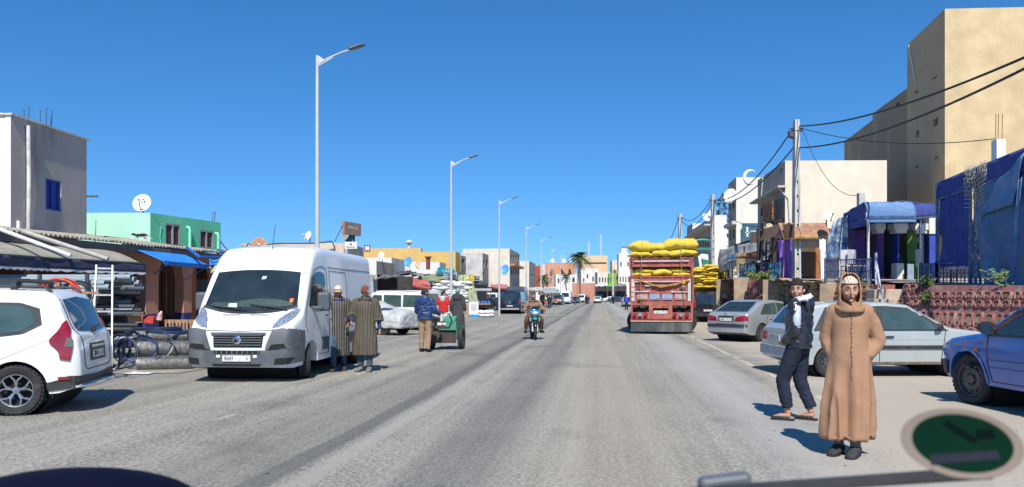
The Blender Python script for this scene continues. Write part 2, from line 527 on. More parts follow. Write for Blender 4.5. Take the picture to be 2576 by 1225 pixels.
def wheel_meshes(r,w,kind):
 k = (round(r,3),round(w,3),kind)
 if k in _wheels:
  return _wheels[k]
 MY = Matrix.Rotation(R(90),3,'X')       # lathe axis -> -y (outer face towards -y)
 rr = r * 0.66
 b = MB()
 b.lathe([(rr,-w * 0.42),(rr + 0.02,-w * 0.5),(r * 0.92,-w * 0.5),(r * 0.985,-w * 0.36),(r,-w * 0.2),(r,-w * 0.06),(r - 0.008,-w * 0.03),(r,0.0),(r,w * 0.2),(r * 0.985,w * 0.36),(r * 0.92,w * 0.5),(rr + 0.02,w * 0.5),(rr,w * 0.42),(rr * 0.98,0),(rr,-w * 0.42)],n=40,M=MY)
 tyre = b.mesh('tyre')
 b = MB()
 for i in range(36):           # shoulder tread blocks
  a = 2 * PI * i / 36
  for sy in (-1,1):
   b.box((math.cos(a) * r * 0.985,sy * w * 0.34,math.sin(a) * r * 0.985),(0.02,w * 0.16,0.035),M=Matrix.Rotation(-a,3,'Y'))
 b.v and None
 tread = b.mesh('tread')
 b = MB()
 b.lathe([(rr,w * 0.42),(rr * 0.99,w * 0.47),(rr * 0.93,w * 0.45),(rr * 0.90,w * 0.30),(rr * 0.88,-w * 0.3)],n=40,M=MY)
 back = MB()
 back.lathe([(rr * 0.92,w * 0.0),(0.001,w * 0.0)],n=32,M=MY)
 ym = -w * 0.36
 if kind == 'alloy5':
  for i in range(5):
   a = 2 * PI * i / 5 + 0.3
   for s in (-1,1):
    p0 = Vector((math.cos(a) * rr * 0.2,ym + 0.012,math.sin(a) * rr * 0.2))
    p1 = Vector((math.cos(a + s * 0.1) * rr * 0.6,ym,math.sin(a + s * 0.1) * rr * 0.6))
    p2 = Vector((math.cos(a + s * 0.36) * rr * 0.95,ym + 0.004,math.sin(a + s * 0.36) * rr * 0.95))
    b.bar(p0,p1,0.022,0.035,up=(0,1,0)); b.bar(p1,p2,0.018,0.028,up=(0,1,0))
  b.lathe([(0.001,-ym + 0.012),(rr * 0.2,-ym + 0.006),(rr * 0.26,-ym - 0.03)],n=20,M=MY)
 elif kind == 'alloy7':
  for i in range(7):
   a = 2 * PI * i / 7
   p0 = Vector((math.cos(a) * rr * 0.15,ym + 0.01,math.sin(a) * rr * 0.15)); p2 = Vector((math.cos(a) * rr * 0.95,ym,math.sin(a) * rr * 0.95))
   b.bar(p0,p2,0.045,0.03,up=(0,1,0))
  b.lathe([(0.001,-ym + 0.012),(rr * 0.24,-ym + 0.006),(rr * 0.3,-ym - 0.03)],n=20,M=MY)
 elif kind == 'steel':
  b.lathe([(rr * 0.9,-ym - 0.02),(rr * 0.74,-ym - 0.03),(rr * 0.66,-ym),(rr * 0.4,-ym + 0.004),(rr * 0.3,-ym - 0.02),(rr * 0.26,-ym + 0.02),(0.001,-ym + 0.024)],n=32,M=MY)
  for i in range(10):
   a = 2 * PI * i / 10
   b.box((math.cos(a) * rr * 0.78,ym + 0.02,math.sin(a) * rr * 0.78),(0.035,0.02,0.03),M=Matrix.Rotation(-a,3,'Y'))
  for i in range(5):
   a = 2 * PI * i / 5
   b.box((math.cos(a) * rr * 0.33,ym - 0.004,math.sin(a) * rr * 0.33),(0.02,0.02,0.02))
 else:
  b.lathe([(rr * 0.93,-ym - 0.01),(rr * 0.8,-ym + 0.004),(rr * 0.3,-ym + 0.014),(0.001,-ym + 0.018)],n=28,M=MY)
  for i in range(8):
   a = 2 * PI * i / 8
   b.box((math.cos(a) * rr * 0.62,ym - 0.008,math.sin(a) * rr * 0.62),(0.06,0.012,0.02),M=Matrix.Rotation(-a,3,'Y'))
 rim = b.mesh('rim')
 for me,m in ((tyre,M_RUBBER),(tread,M_RUBBER),(rim,M_STEELRIM if kind == 'steel' else M_ALLOY),(back.mesh('brake_disc'),M_WELL)):
  me.materials.append(m)
  if me is not tread:
   me.shade_smooth(); me.set_sharp_from_angle(angle=R(40))
  _wheels.setdefault(k,[]).append(me)
 return _wheels[k]
def add_wheel(parent,x,y,r,w,kind,steer=0.0):
 side = 1 if y > 0 else -1
 ms = wheel_meshes(r,w,kind)
 o = bpy.data.objects.new('wheel',ms[0]); C.objects.link(o); o.parent = parent
 o.location = (x,y,r)
 o.rotation_euler = (0,0,(PI if side > 0 else 0) + steer)
 for nm,me in zip(('tread','rim','brake_disc'),ms[1:]):
  c = bpy.data.objects.new(nm,me); C.objects.link(c); c.parent = o
 return o
class Car:
 """body lofted through cross sections along x (front = +x, left = +y), z = 0 on the ground"""
 def __init__(s,root,L,W,top,bot,belt,tumble,wheels,wr,paintm,rtop=0.09,front_round=(0.5,0.13),rear_round=(0.25,0.08),arch=0.05,bulge=0.03,sill=0.2,nst=64,seat=0.0,crown=0.02,base_mat=None,base_z=0.0):
  s.root,s.L,s.W,s.top,s.bot,s.belt,s.tumble,s.wheels,s.wr = root,L,W,top,bot,belt,tumble,wheels,wr
  s.rtop,s.fr,s.rr,s.arch,s.bulge,s.sill,s.crown = rtop,front_round,rear_round,arch,bulge,sill,crown
  xs = {round(-L / 2 + L * i / nst,4) for i in range(nst + 1)}
  xs |= {round(p[0],4) for p in top} | {round(p[0],4) for p in bot}
  ra = wr + arch
  for wx in wheels:
   for i in range(17):
    xs.add(round(wx - ra * math.cos(PI * i / 16),4))
   xs.add(round(wx - ra - 0.012,4)); xs.add(round(wx + ra + 0.012,4))
  for d in (0.01,0.03,0.06,0.1,0.16):
   xs.add(round(L / 2 - d,4)); xs.add(round(-L / 2 + d,4))
  xs = sorted(x for x in xs if -L / 2 - 1e-6 <= x <= L / 2 + 1e-6)
  zs = 22
  rings = []
  for x in xs:
   zb,zt = s.zbot(x),interp(top,x)
   zt = max(zt,zb + 0.02)
   side = []
   for k in range(zs + 1):
    t = k / zs
    t = t if t < 0.5 else 0.5 + (1 - (1 - (t - 0.5) * 2) ** 1.8) / 2
    z = zb + (zt - zb) * t
    side.append((s.hw(x,z,zt),z))
   w = side[-1][0]
   tp = [(w * (1 - j / 5),zt + crown * (1 - (1 - j / 5) ** 2)) for j in range(1,6)]
   rgt = [Vector((x,-y,z)) for y,z in side + tp]
   lft = [Vector((x,y,z)) for y,z in (side + tp)[:-1]]
   rings.append([Vector((x,0,zb))] + rgt + lft[::-1])
  b = MB(); b.loft(rings,True)
  me = b.mesh('body')
  bm = bmesh.new(); bm.from_mesh(me); bmesh.ops.recalc_face_normals(bm,faces=bm.faces); bm.to_mesh(me)
  s.bvh = BVHTree.FromBMesh(bm); bm.free()
  s.body = finish(me,'body',paintm,root,smooth=38)
 def hw(s,x,z,zt):
  L = s.L; w = s.W / 2
  a,k = s.fr; d = L / 2 - x
  if d < a: w *= 1 - k * (1 - math.sqrt(max(0,1 - (1 - d / a) ** 2)))
  a,k = s.rr; d = x + L / 2
  if d < a: w *= 1 - k * (1 - math.sqrt(max(0,1 - (1 - d / a) ** 2)))
  if z < s.belt:
   q = (s.belt - z) / (s.belt - s.sill)
   w -= s.bulge * abs(q - 0.35) ** 1.6 * 1.6
  else:
   w -= s.tumble * (z - s.belt) + s.bulge * 0.3
  r = s.rtop
  if z > zt - r:
   q = min(1,(z - (zt - r)) / r)
   w -= r * (1 - math.sqrt(max(0,1 - q * q)))
  return max(w,0.05)
 def zbot(s,x):
  z = interp(s.bot,x)
  ra = s.wr + s.arch
  for wx in s.wheels:
   d = abs(x - wx)
   if d <= ra:
    z = max(z,s.wr + math.sqrt(max(0,ra * ra - d * d)))
  return z
 def hit(s,axis,u,v):
  if axis in 'LR':
   sg = 1 if axis == 'L' else -1
   o,d = Vector((u,sg * 3,v)),Vector((0,-sg,0))
  elif axis == 'F':
   o,d = Vector((6,u,v)),Vector((-1,0,0))
  elif axis == 'B':
   o,d = Vector((-6,u,v)),Vector((1,0,0))
  else:
   o,d = Vector((u,v,5)),Vector((0,0,-1))
  h = s.bvh.ray_cast(o,d)
  if h[0] is None:
   q = Vector((u,(1 if axis == 'L' else -1) * s.W / 2,v)) if axis in 'LR' else (Vector((s.L / 2 if axis == 'F' else -s.L / 2,u,v)) if axis in 'FB' else Vector((u,v,1)))
   h = s.bvh.find_nearest(q)
  n = h[1]
  if n.dot(d) > 0: n = -n
  return h[0],n
 def patch(s,name,axis,lo,hi,mat,off=0.006,n=14,m=4,parent=None,th=0.012,smooth=60,bulge=0.0,bev=0.0):
  """panel that hugs the body between two outline curves, with its own thickness"""
  A,B = resample(lo,n),resample(hi,n)
  outer,inner = [],[]
  for j in range(m + 1):
   for i in range(n + 1):
    t = j / m
    u,v = lerp(A[i][0],B[i][0],t),lerp(A[i][1],B[i][1],t)
    p,nn = s.hit(axis,u,v)
    bl = bulge * (math.sin(PI * t) * math.sin(PI * i / n)) ** 0.5 if bulge else 0
    outer.append(p + nn * (off + bl)); inner.append(p + nn * (off - th))
  k = (n + 1) * (m + 1)
  fs = []
  for j in range(m):
   for i in range(n):
    a = j * (n + 1) + i
    fs.append((a,a + 1,a + n + 2,a + n + 1))
  rim = [i for i in range(n + 1)] + [j * (n + 1) + n for j in range(1,m + 1)] + [m * (n + 1) + i for i in range(n - 1,-1,-1)] + [j * (n + 1) for j in range(m - 1,0,-1)]
  for q,a in enumerate(rim):
   b_ = rim[(q + 1) % len(rim)]
   fs.append((a,b_,b_ + k,a + k))
  mb = MB(); mb.add(outer + inner,fs)
  return mb.build(name,mat,parent or s.root,smooth=smooth)
 def both(s,name,lo,hi,mat,**kw):
  return [s.patch(name,ax,lo,hi,mat,**kw) for ax in 'LR']
 def line(s,axis,pts,w=0.008,mat=None,name='panel_gap',off=0.001,n=20,parent=None):
  pr = resample(pts,n,False); ps = []
  for u,v in pr:
   p,nn = s.hit(axis,u,v); ps.append(p + nn * off)
  mb = MB(); mb.tube(ps,w,5)
  return mb.build(name,mat or M_SEAM,parent or s.body,smooth=60)
 def add_wheels(s,track,w,kind,steer=0.0,r=None):
  r = r or s.wr
  for i,wx in enumerate(s.wheels):
   for sy in (-1,1):
    add_wheel(s.root,wx,sy * track / 2,r,w,kind,steer if i == len(s.wheels) - 1 else 0.0)
  b = MB()
  for wx in s.wheels:       # closed dark wheel housings
   b.lathe([(r + s.arch - 0.004,-track / 2 + 0.02),(r + s.arch - 0.004,track / 2 - 0.02)],c=(wx,0,r),n=24,M=Matrix.Rotation(R(90),3,'X'))
   b.box((wx,0,r + 0.05),(2 * r,track - 2 * w - 0.1,0.3))
  b.box((0,0,interp(s.bot,0) + 0.02),(s.L * 0.86,s.W * 0.8,0.08))
  b.build('underbody',M_WELL,s.root)
 def mirror(s,x,y,z,size,mat,arm=0.1):
  for sg in (-1,1):
   b = MB()
   b.loft([[Vector((x - dx,sg * (y + arm + size[0] * 0.5 + size[0] * 0.5 * k * math.cos(a)),z + size[1] * 0.5 * k * math.sin(a) ** 1 * (1 if abs(math.sin(a)) < 1 else 1))) for a in [2 * PI * q / 12 for q in range(12)]] for dx,k in ((0.0,0.98),(-0.05,1.0),(-0.11,0.8),(-0.14,0.4))])
   o = b.build('mirror',mat,s.root,smooth=50)
   g = MB(); g.add([Vector((x - 0.003,sg * (y + arm + size[0] * 0.5 + size[0] * 0.43 * math.cos(a)),z + size[1] * 0.43 * math.sin(a))) for a in [2 * PI * q / 12 for q in range(12)]],[tuple(range(12))])
   g.build('mirror_glass',M_CHROME,o)
   g = MB(); g.bar((x + 0.04,sg * (y - 0.06),z - size[1] * 0.25),(x + 0.04,sg * (y + arm + size[0] * 0.3),z - size[1] * 0.2),0.06,0.05)
   g.build('mirror_arm',mat,o)
 def handle(s,axis,x,z,mat,w=0.16):
  p,n = s.hit(axis,x,z)
  b = MB(); b.box(p + n * 0.02,(w,0.03,0.035))
  b.build('door_handle',mat,s.root,bev=0.008)
def plate(parent,x,y,z,txt,facing,w=0.5,h=0.11,tilt=0):
 """number plate; facing +1 front, -1 rear"""
 b = MB(); b.box((x,y,z),(0.012,w,h))
 o = b.build('number_plate',M_PLATE,parent,bev=0.003)
 b = MB(); 
 for s in (-1,1):
  b.box((x + facing * 0.0065,y,z + s * (h / 2 - 0.004)),(0.002,w - 0.01,0.003))
  b.box((x + facing * 0.0065,y + s * (w / 2 - 0.004),z),(0.002,0.003,h - 0.01))
 b.build('plate_border',M_INK,o)
 text_obj(txt,'plate_number',M_INK,o,(x + facing * 0.009,y,z),h * 0.95,(PI / 2,0,facing * PI / 2),sx=0.6,ext=0.001)
 return o
# ================================================================ WHITE PANEL VAN (near, left)
WHITE = paint('white van paint',(0.78,0.79,0.77),0.3,damt=0.12)
def ducato():
 hd = Vector((-0.085,-1,0)).normalized()
 root = thing('panel_van','tall white panel van with grey bumper and number plate, parked facing us','van',group=None)
 L,W = 5.45,2.05
 # top profile, front = +x
 top = [(-2.725,2.38),(-2.68,2.46),(-2.5,2.50),(0.9,2.52),(1.25,2.46),(1.45,2.34),(1.62,2.14),(1.72,2.02),(2.20,1.28),(2.28,1.22),(2.50,1.12),(2.62,1.00),(2.69,0.85),(2.715,0.68),(2.725,0.5)]
 bot = [(-2.725,0.36),(-2.3,0.32),(2.0,0.30),(2.55,0.26),(2.725,0.28)]
 c = Car(root,L,W,top,bot,1.18,0.075,(-1.60,1.78),0.335,WHITE,rtop=0.13,front_round=(0.85,0.20),rear_round=(0.12,0.04),sill=0.3,crown=0.03,bulge=0.03)
 # windscreen and side glass
 c.patch('windscreen','F',[(-0.88,1.34),(-0.5,1.27),(0,1.245),(0.5,1.27),(0.88,1.34)],[(-0.80,1.99),(-0.4,2.03),(0,2.04),(0.4,2.03),(0.80,1.99)],M_GLASS,n=20,m=8,off=0.008)
 c.patch('windscreen_seal','F',[(-0.9,1.33),(-0.5,1.235),(0,1.21),(0.5,1.235),(0.9,1.33)],[(-0.9,1.37),(-0.5,1.275),(0,1.25),(0.5,1.275),(0.9,1.37)],M_BLACKP,n=20,m=1,off=0.012)
 for ax in 'LR':
  c.patch('side_window',ax,[(0.83,1.32),(1.2,1.27),(1.55,1.27),(1.88,1.36)],[(0.86,1.98),(1.1,2.03),(1.4,2.0),(1.60,1.88)],M_GLASS,n=14,m=6)
  c.line(ax,[(0.74,0.42),(0.74,2.1),(1.1,2.13),(1.42,2.06),(1.66,1.86),(2.0,1.36),(2.1,1.1),(2.02,0.86)],0.007,n=40)
  c.line(ax,[(0.78,0.55),(0.78,0.42),(1.35,0.42)],0.006)
  c.line(ax,[(-2.6,2.12),(0.6,2.12)],0.007)
  c.line(ax,[(-0.6,0.5),(-0.6,2.05),(0.55,2.05),(0.55,0.5),(-0.6,0.5)],0.006,n=50)
  c.line(ax,[(-2.5,1.08),(0.7,1.08)],0.006,M_SEAM)
  c.handle(ax,0.92,1.16,M_BLACKP,0.06)
  c.patch('side_moulding',ax,[(-1.1,0.55),(0.55,0.52)],[(-1.1,0.78),(0.55,0.75)],M_GREYP,n=8,m=2,off=0.02,th=0.03)
  c.patch('side_moulding',ax,[(0.8,0.50),(1.22,0.50)],[(0.8,0.74),(1.2,0.74)],M_GREYP,n=8,m=2,off=0.022,th=0.03)
  # headlamp wraps round the corner
 for sg in (-1,1):
  c.patch('headlamp','F',[(sg * 0.60,0.98),(sg * 0.75,1.0),(sg * 0.90,1.1),(sg * 0.945,1.3)],[(sg * 0.60,1.0),(sg * 0.68,1.14),(sg * 0.78,1.24),(sg * 0.9,1.345)],M_LAMP,n=12,m=5,off=0.018,th=0.04)
 # front: centre panel, grille, grey bumper
 c.patch('bumper','F',[(-0.99,0.36),(-0.6,0.30),(0,0.28),(0.6,0.30),(0.99,0.36)],[(-0.99,0.60),(-0.5,0.58),(0,0.575),(0.5,0.58),(0.99,0.60)],M_GREYP,n=26,m=5,off=0.05,th=0.07)
 for sg in (-1,1):
  c.patch('bumper_corner','F',[(sg * 0.50,0.60),(sg * 0.7,0.60),(sg * 1.0,0.60)],[(sg * 0.62,0.93),(sg * 0.8,0.96),(sg * 0.985,0.94)],M_GREYP,n=12,m=5,off=0.045,th=0.06)
  ax = 'L' if sg > 0 else 'R'
  c.patch('bumper_side',ax,[(2.2,0.42),(2.6,0.40)],[(2.2,0.92),(2.55,0.93)],M_GREYP,n=8,m=4,off=0.04,th=0.06)
  c.patch('fog_recess','F',[(sg * 0.56,0.58),(sg * 0.86,0.63)],[(sg * 0.62,0.68),(sg * 0.84,0.70)],M_WELL,n=8,m=2,off=0.054,th=0.03)
  c.patch('fog_recess','F',[(sg * 0.68,0.33),(sg * 0.88,0.36)],[(sg * 0.70,0.44),(sg * 0.93,0.46)],M_WELL,n=8,m=2,off=0.054,th=0.03)
 gr = c.patch('grille','F',[(-0.44,0.64),(0.44,0.64)],[(-0.46,0.86),(0.46,0.86)],M_WELL,n=14,m=3,off=0.02,th=0.03)
 c.patch('grille_frame','F',[(-0.5,0.86),(0.5,0.86)],[(-0.5,0.885),(0.5,0.885)],M_GREYP,n=14,m=1,off=0.035,th=0.05)
 for k in range(5):
  z = 0.665 + k * 0.043
  c.patch('slat','F',[(-0.44,z),(0.44,z)],[(-0.44,z + 0.016),(0.44,z + 0.016)],M_GREYP,n=14,m=1,off=0.038,th=0.02,parent=gr)
 p,n = c.hit('F',0,0.76)
 b = MB(); b.lathe([(0.001,0.03),(0.055,0.03),(0.075,0.02),(0.08,0.0),(0.08,-0.04)],c=p + Vector((0.04,0,0)),n=28,M=Matrix.Rotation(R(90),3,'Y'))
 em = b.build('emblem',M_CHROME,root,smooth=40)
 text_obj('FIAT','emblem_letters',M_BLACKP,em,p + Vector((0.073,0,0)),0.06,(PI / 2,0,PI / 2))
 c.patch('lower_grille','F',[(-0.42,0.52),(0.42,0.52)],[(-0.42,0.575),(0.42,0.575)],M_WELL,n=14,m=1,off=0.054,th=0.03)
 for k in range(9):
  yy = -0.38 + k * 0.095
  c.patch('grille_bar','F',[(yy,0.52),(yy + 0.02,0.52)],[(yy,0.575),(yy + 0.02,0.575)],M_GREYP,n=1,m=1,off=0.06,th=0.02)
 c.patch('lower_intake','F',[(-0.42,0.30),(0.42,0.30)],[(-0.45,0.345),(0.45,0.345)],M_WELL,n=14,m=1,off=0.054,th=0.02)
 p,n = c.hit('F',0,0.44)
 plate(root,p.x + 0.065,0.0,0.44,'86669 \u2502 \u062f \u2502 6',1,0.52,0.115)
 for sg in (-1,1):
  b = MB(); b.box((p.x + 0.055,sg * 0.335,0.475),(0.02,0.07,0.05)); b.build('parking_lamp',M_PLATE,root,bev=0.006)
 c.line('F',[(-0.97,0.955),(-0.6,0.93),(0,0.915),(0.6,0.93),(0.97,0.955)],0.008,n=26)
 for sg in (-1,1):
  c.line('F',[(sg * 0.60,0.93),(sg * 0.66,1.12),(sg * 0.86,1.3)],0.006)
  b = MB()
  for k in range(13):
   yy = sg * (0.1 + k * 0.026); pp,nn = c.hit('F',yy,1.195)
   b.box(pp + nn * 0.002,(0.05,0.008,0.012),M=Matrix.Rotation(R(28),3,'Y'))
  b.build('bonnet_vent',M_SEAM,root)
 # wipers
 for y0,y1,z1 in ((-0.72,-0.02,1.25),(0.0,0.72,1.27)):
  pa,na = c.hit('F',y0,z1 + 0.1); pb,nb = c.hit('F',y1,z1 - 0.0)
  b = MB(); b.bar(pa + na * 0.03,pb + nb * 0.03,0.02,0.02); b.bar(pb + nb * 0.035,c.hit('F',lerp(y0,y1,0.45),z1 + 0.06)[0] + na * 0.045,0.028,0.02)
  b.build('wiper',M_BLACKP,root)
 b = MB(); b.tube([(1.33,0.08,2.43),(1.28,0.07,2.52),(0.98,0.0,2.95)],0.006,5); b.build('aerial',M_BLACKP,root)
 # things seen through the screen: tissue packet, green dashboard cloth, sticker
 c.patch('dashboard_cloth','F',[(-0.78,1.37),(0,1.27),(0.8,1.37)],[(-0.72,1.42),(-0.3,1.43),(0.0,1.48),(0.35,1.50),(0.74,1.43)],mt('dark green patterned cloth',(0.035,0.06,0.05),0.35,0.6,30,coat=0.5),n=24,m=4,off=0.0115)
 c.patch('tissue_packet','F',[(-0.43,1.34),(-0.25,1.325)],[(-0.42,1.40),(-0.27,1.40)],mt('white tissue packet',(0.55,0.68,0.72),0.4,0.3,20),n=6,m=4,off=0.016,bulge=0.01)
 c.patch('red_ornament','F',[(0.72,1.42),(0.78,1.42)],[(0.71,1.49),(0.79,1.49)],M_ORANGE,n=3,m=3,off=0.016)
 c.patch('screen_sticker','F',[(0.08,1.85),(0.16,1.86)],[(0.09,1.91),(0.17,1.91)],mt('pale blue sticker',(0.45,0.68,0.75),0.5),n=2,m=2,off=0.014)
 # mirrors: tall grey truck mirrors
 for sg in (-1,1):
  b = MB(); b.box((1.60,sg * 1.20,1.44),(0.16,0.24,0.36)); o = b.build('mirror',M_GREYP,root,bev=0.05)
  b = MB(); b.bar((1.66,sg * 0.93,1.32),(1.66,sg * 1.2,1.32),0.12,0.07); b.build('mirror_arm',M_GREYP,o,bev=0.02)
  b = MB(); b.box((1.515,sg * 1.20,1.46),(0.01,0.2,0.27)); b.build('mirror_glass',M_CHROME,o)
 c.add_wheels(1.74,0.225,'cap',steer=R(21))
 root.location = (XD(598,14.3) - hd.x * 2.7 + 0.05,14.28 + 2.6,0)
 root.rotation_euler = (0,0,math.atan2(hd.y,hd.x))
ducato()
# ================================================================ WHITE MPV (front left)
def mpv():
 root = thing('white_mpv','white family car with roof rack and red tail lamps, cut off by the left edge','car')
 L,W = 4.5,1.75
 top = [(-2.25,0.62),(-2.235,0.86),(-2.20,1.02),(-2.12,1.12),(-1.98,1.46),(-1.90,1.56),(-1.78,1.605),(-1.2,1.63),(0.2,1.60),(0.75,1.50),(1.45,1.02),(1.55,0.98),(2.05,0.90),(2.2,0.78),(2.25,0.55)]
 bot = [(-2.25,0.36),(-2.0,0.28),(-1.0,0.22),(2.0,0.22),(2.25,0.3)]
 c = Car(root,L,W,top,bot,0.98,0.20,(-1.50,1.38),0.325,WHITE,rtop=0.10,rear_round=(0.42,0.17),front_round=(0.6,0.2),sill=0.22,bulge=0.045,crown=0.03,arch=0.055)
 for ax in 'LR':
  c.patch('quarter_window',ax,[(-1.05,1.02),(-1.55,1.08),(-1.72,1.18)],[(-1.05,1.43),(-1.5,1.42),(-1.68,1.36)],M_GLASS2,n=14,m=6,off=0.012)
  c.patch('window_frame',ax,[(-1.02,0.985),(-1.58,1.05),(-1.80,1.17)],[(-1.02,1.465),(-1.53,1.455),(-1.76,1.38)],M_BLACKP,n=14,m=6,off=0.006)
  c.patch('rear_door_window',ax,[(-0.95,1.0),(-0.05,0.96)],[(-0.93,1.45),(-0.05,1.47)],M_GLASS2,n=8,m=5)
  c.patch('front_door_window',ax,[(0.03,0.96),(0.95,0.94)],[(0.03,1.47),(0.42,1.40)],M_GLASS2,n=8,m=5)
  # tail lamp: waisted vertical lens wrapping the corner
  c.patch('tail_lamp',ax,[(-2.13,0.70),(-2.16,0.86),(-2.14,1.0),(-2.10,1.14),(-2.06,1.22)],[(-2.02,0.72),(-2.0,0.84),(-1.86,0.95),(-1.99,1.08),(-2.03,1.18)][::1],M_RED,n=14,m=6,off=0.02,th=0.04)
  c.patch('lamp_lens',ax,[(-2.155,0.88),(-2.15,0.99)],[(-2.07,0.88),(-2.09,1.0)],mt('smoked lamp lens',(0.16,0.14,0.10),0.12,coat=1),n=5,m=3,off=0.028)
  c.patch('sill_cladding',ax,[(-1.0,0.24),(1.0,0.24)],[(-1.0,0.34),(1.0,0.34)],M_BLACKP,n=10,m=2,off=0.01)
  c.line(ax,[(-1.30,0.72),(-1.9,0.98)],0.004,mt('body crease shade',(0.45,0.46,0.46),0.5))  # grey line draws the shade of the body crease
  c.line(ax,[(-0.98,0.35),(-0.98,0.95),(-1.04,1.5)],0.006)
  c.patch('reflector',ax,[(-2.0,0.455),(-2.13,0.455)],[(-2.0,0.495),(-2.13,0.495)],M_RED,n=3,m=1,off=0.03)
 c.patch('bumper_cladding','B',[(-0.83,0.33),(0.83,0.33)],[(-0.83,0.50),(0,0.47),(0.83,0.50)],M_BLACKP,n=26,m=3,off=0.012,th=0.03)
 for ax in 'LR':
  c.patch('bumper_cladding',ax,[(-1.80,0.30),(-2.18,0.34)],[(-1.80,0.40),(-2.18,0.50)],M_BLACKP,n=8,m=3,off=0.014,th=0.03)
 c.patch('rear_window','B',[(-0.60,1.08),(0,1.05),(0.60,1.08)],[(-0.58,1.49),(0,1.53),(0.58,1.49)],M_GLASS,n=16,m=6,off=0.01)
 c.line('B',[(-0.66,1.5),(-0.70,1.1),(-0.60,0.95),(-0.60,0.62),(-0.5,0.56),(0.5,0.56),(0.60,0.62),(0.60,0.95),(0.70,1.1),(0.66,1.5)],0.007,n=60)
 c.patch('plate_recess','B',[(-0.36,0.66),(0.36,0.66)],[(-0.36,0.90),(0.36,0.90)],M_BLACKP,n=8,m=3,off=0.004)
 c.patch('chrome_strip','B',[(-0.3,0.84),(0.3,0.84)],[(-0.3,0.875),(0.3,0.875)],M_CHROME,n=6,m=1,off=0.02)
 p,n = c.hit('B',0,0.76)
 plate(root,p.x - 0.012,0,0.75,'28164 \u2502 \u0628 \u2502 8',-1,0.5,0.11)
 b = MB(); b.bar(c.hit('B',0.05,1.1)[0] + Vector((-0.03,0,0)),c.hit('B',-0.42,1.14)[0] + Vector((-0.035,0,0)),0.02,0.02); b.box(c.hit('B',0.05,1.07)[0] + Vector((-0.02,0,0)),(0.04,0.08,0.05)); b.build('rear_wiper',M_BLACKP,root)
 p,n = c.hit('B',0,0.99)
 b = MB(); b.box(p + n * 0.01,(0.02,0.11,0.05)); b.build('badge',M_CHROME,root,bev=0.01)
 # chrome guard tube below the bumper
 b = MB(); b.tube([(-1.98,0.80,0.36),(-2.14,0.79,0.36),(-2.3,0.62,0.36),(-2.34,0.3,0.36),(-2.34,-0.3,0.36),(-2.3,-0.62,0.36),(-2.14,-0.79,0.36),(-1.98,-0.80,0.36)],0.03,10)
 b.build('bumper_bar',M_CHROME,root,smooth=50)
 # roof rails and cross bars
 for sg in (-1,1):
  b = MB(); b.tube([(-1.85,sg * 0.60,1.60),(-1.75,sg * 0.61,1.665),(0.2,sg * 0.61,1.68),(0.4,sg * 0.60,1.6)],0.018,8)
  for x in (-1.4,-0.6,0.1): b.box((x,sg * 0.605,1.645),(0.08,0.035,0.06))
  b.build('roof_rail',M_BLACKP,root,smooth=50)
 rk = MB()
 for x in (-1.45,-0.55,0.0): rk.bar((x,-0.72,1.73),(x,0.72,1.73),0.04,0.03)
 for y in (-0.66,-0.3,0.3,0.66): rk.bar((-1.6,y,1.76),(0.15,y,1.76),0.02,0.02)
 for x in (-1.45,-0.55): 
  for y in (-0.6,0.6): rk.box((x,y,1.69),(0.07,0.05,0.07))
 rk.build('roof_rack',M_BLACKP,root)
 c.add_wheels(1.52,0.2,'alloy5')
 hd = Vector((-1,-0.22,0)).normalized()
 root.rotation_euler = (0,0,math.atan2(hd.y,hd.x))
 # rear axle, near wheel at the photographed spot
 nw = Vector((XD(46,10.35),10.35,0))
 left = Vector((-hd.y,hd.x,0))
 root.location = nw - left * 0.76 + hd * 1.50
mpv()
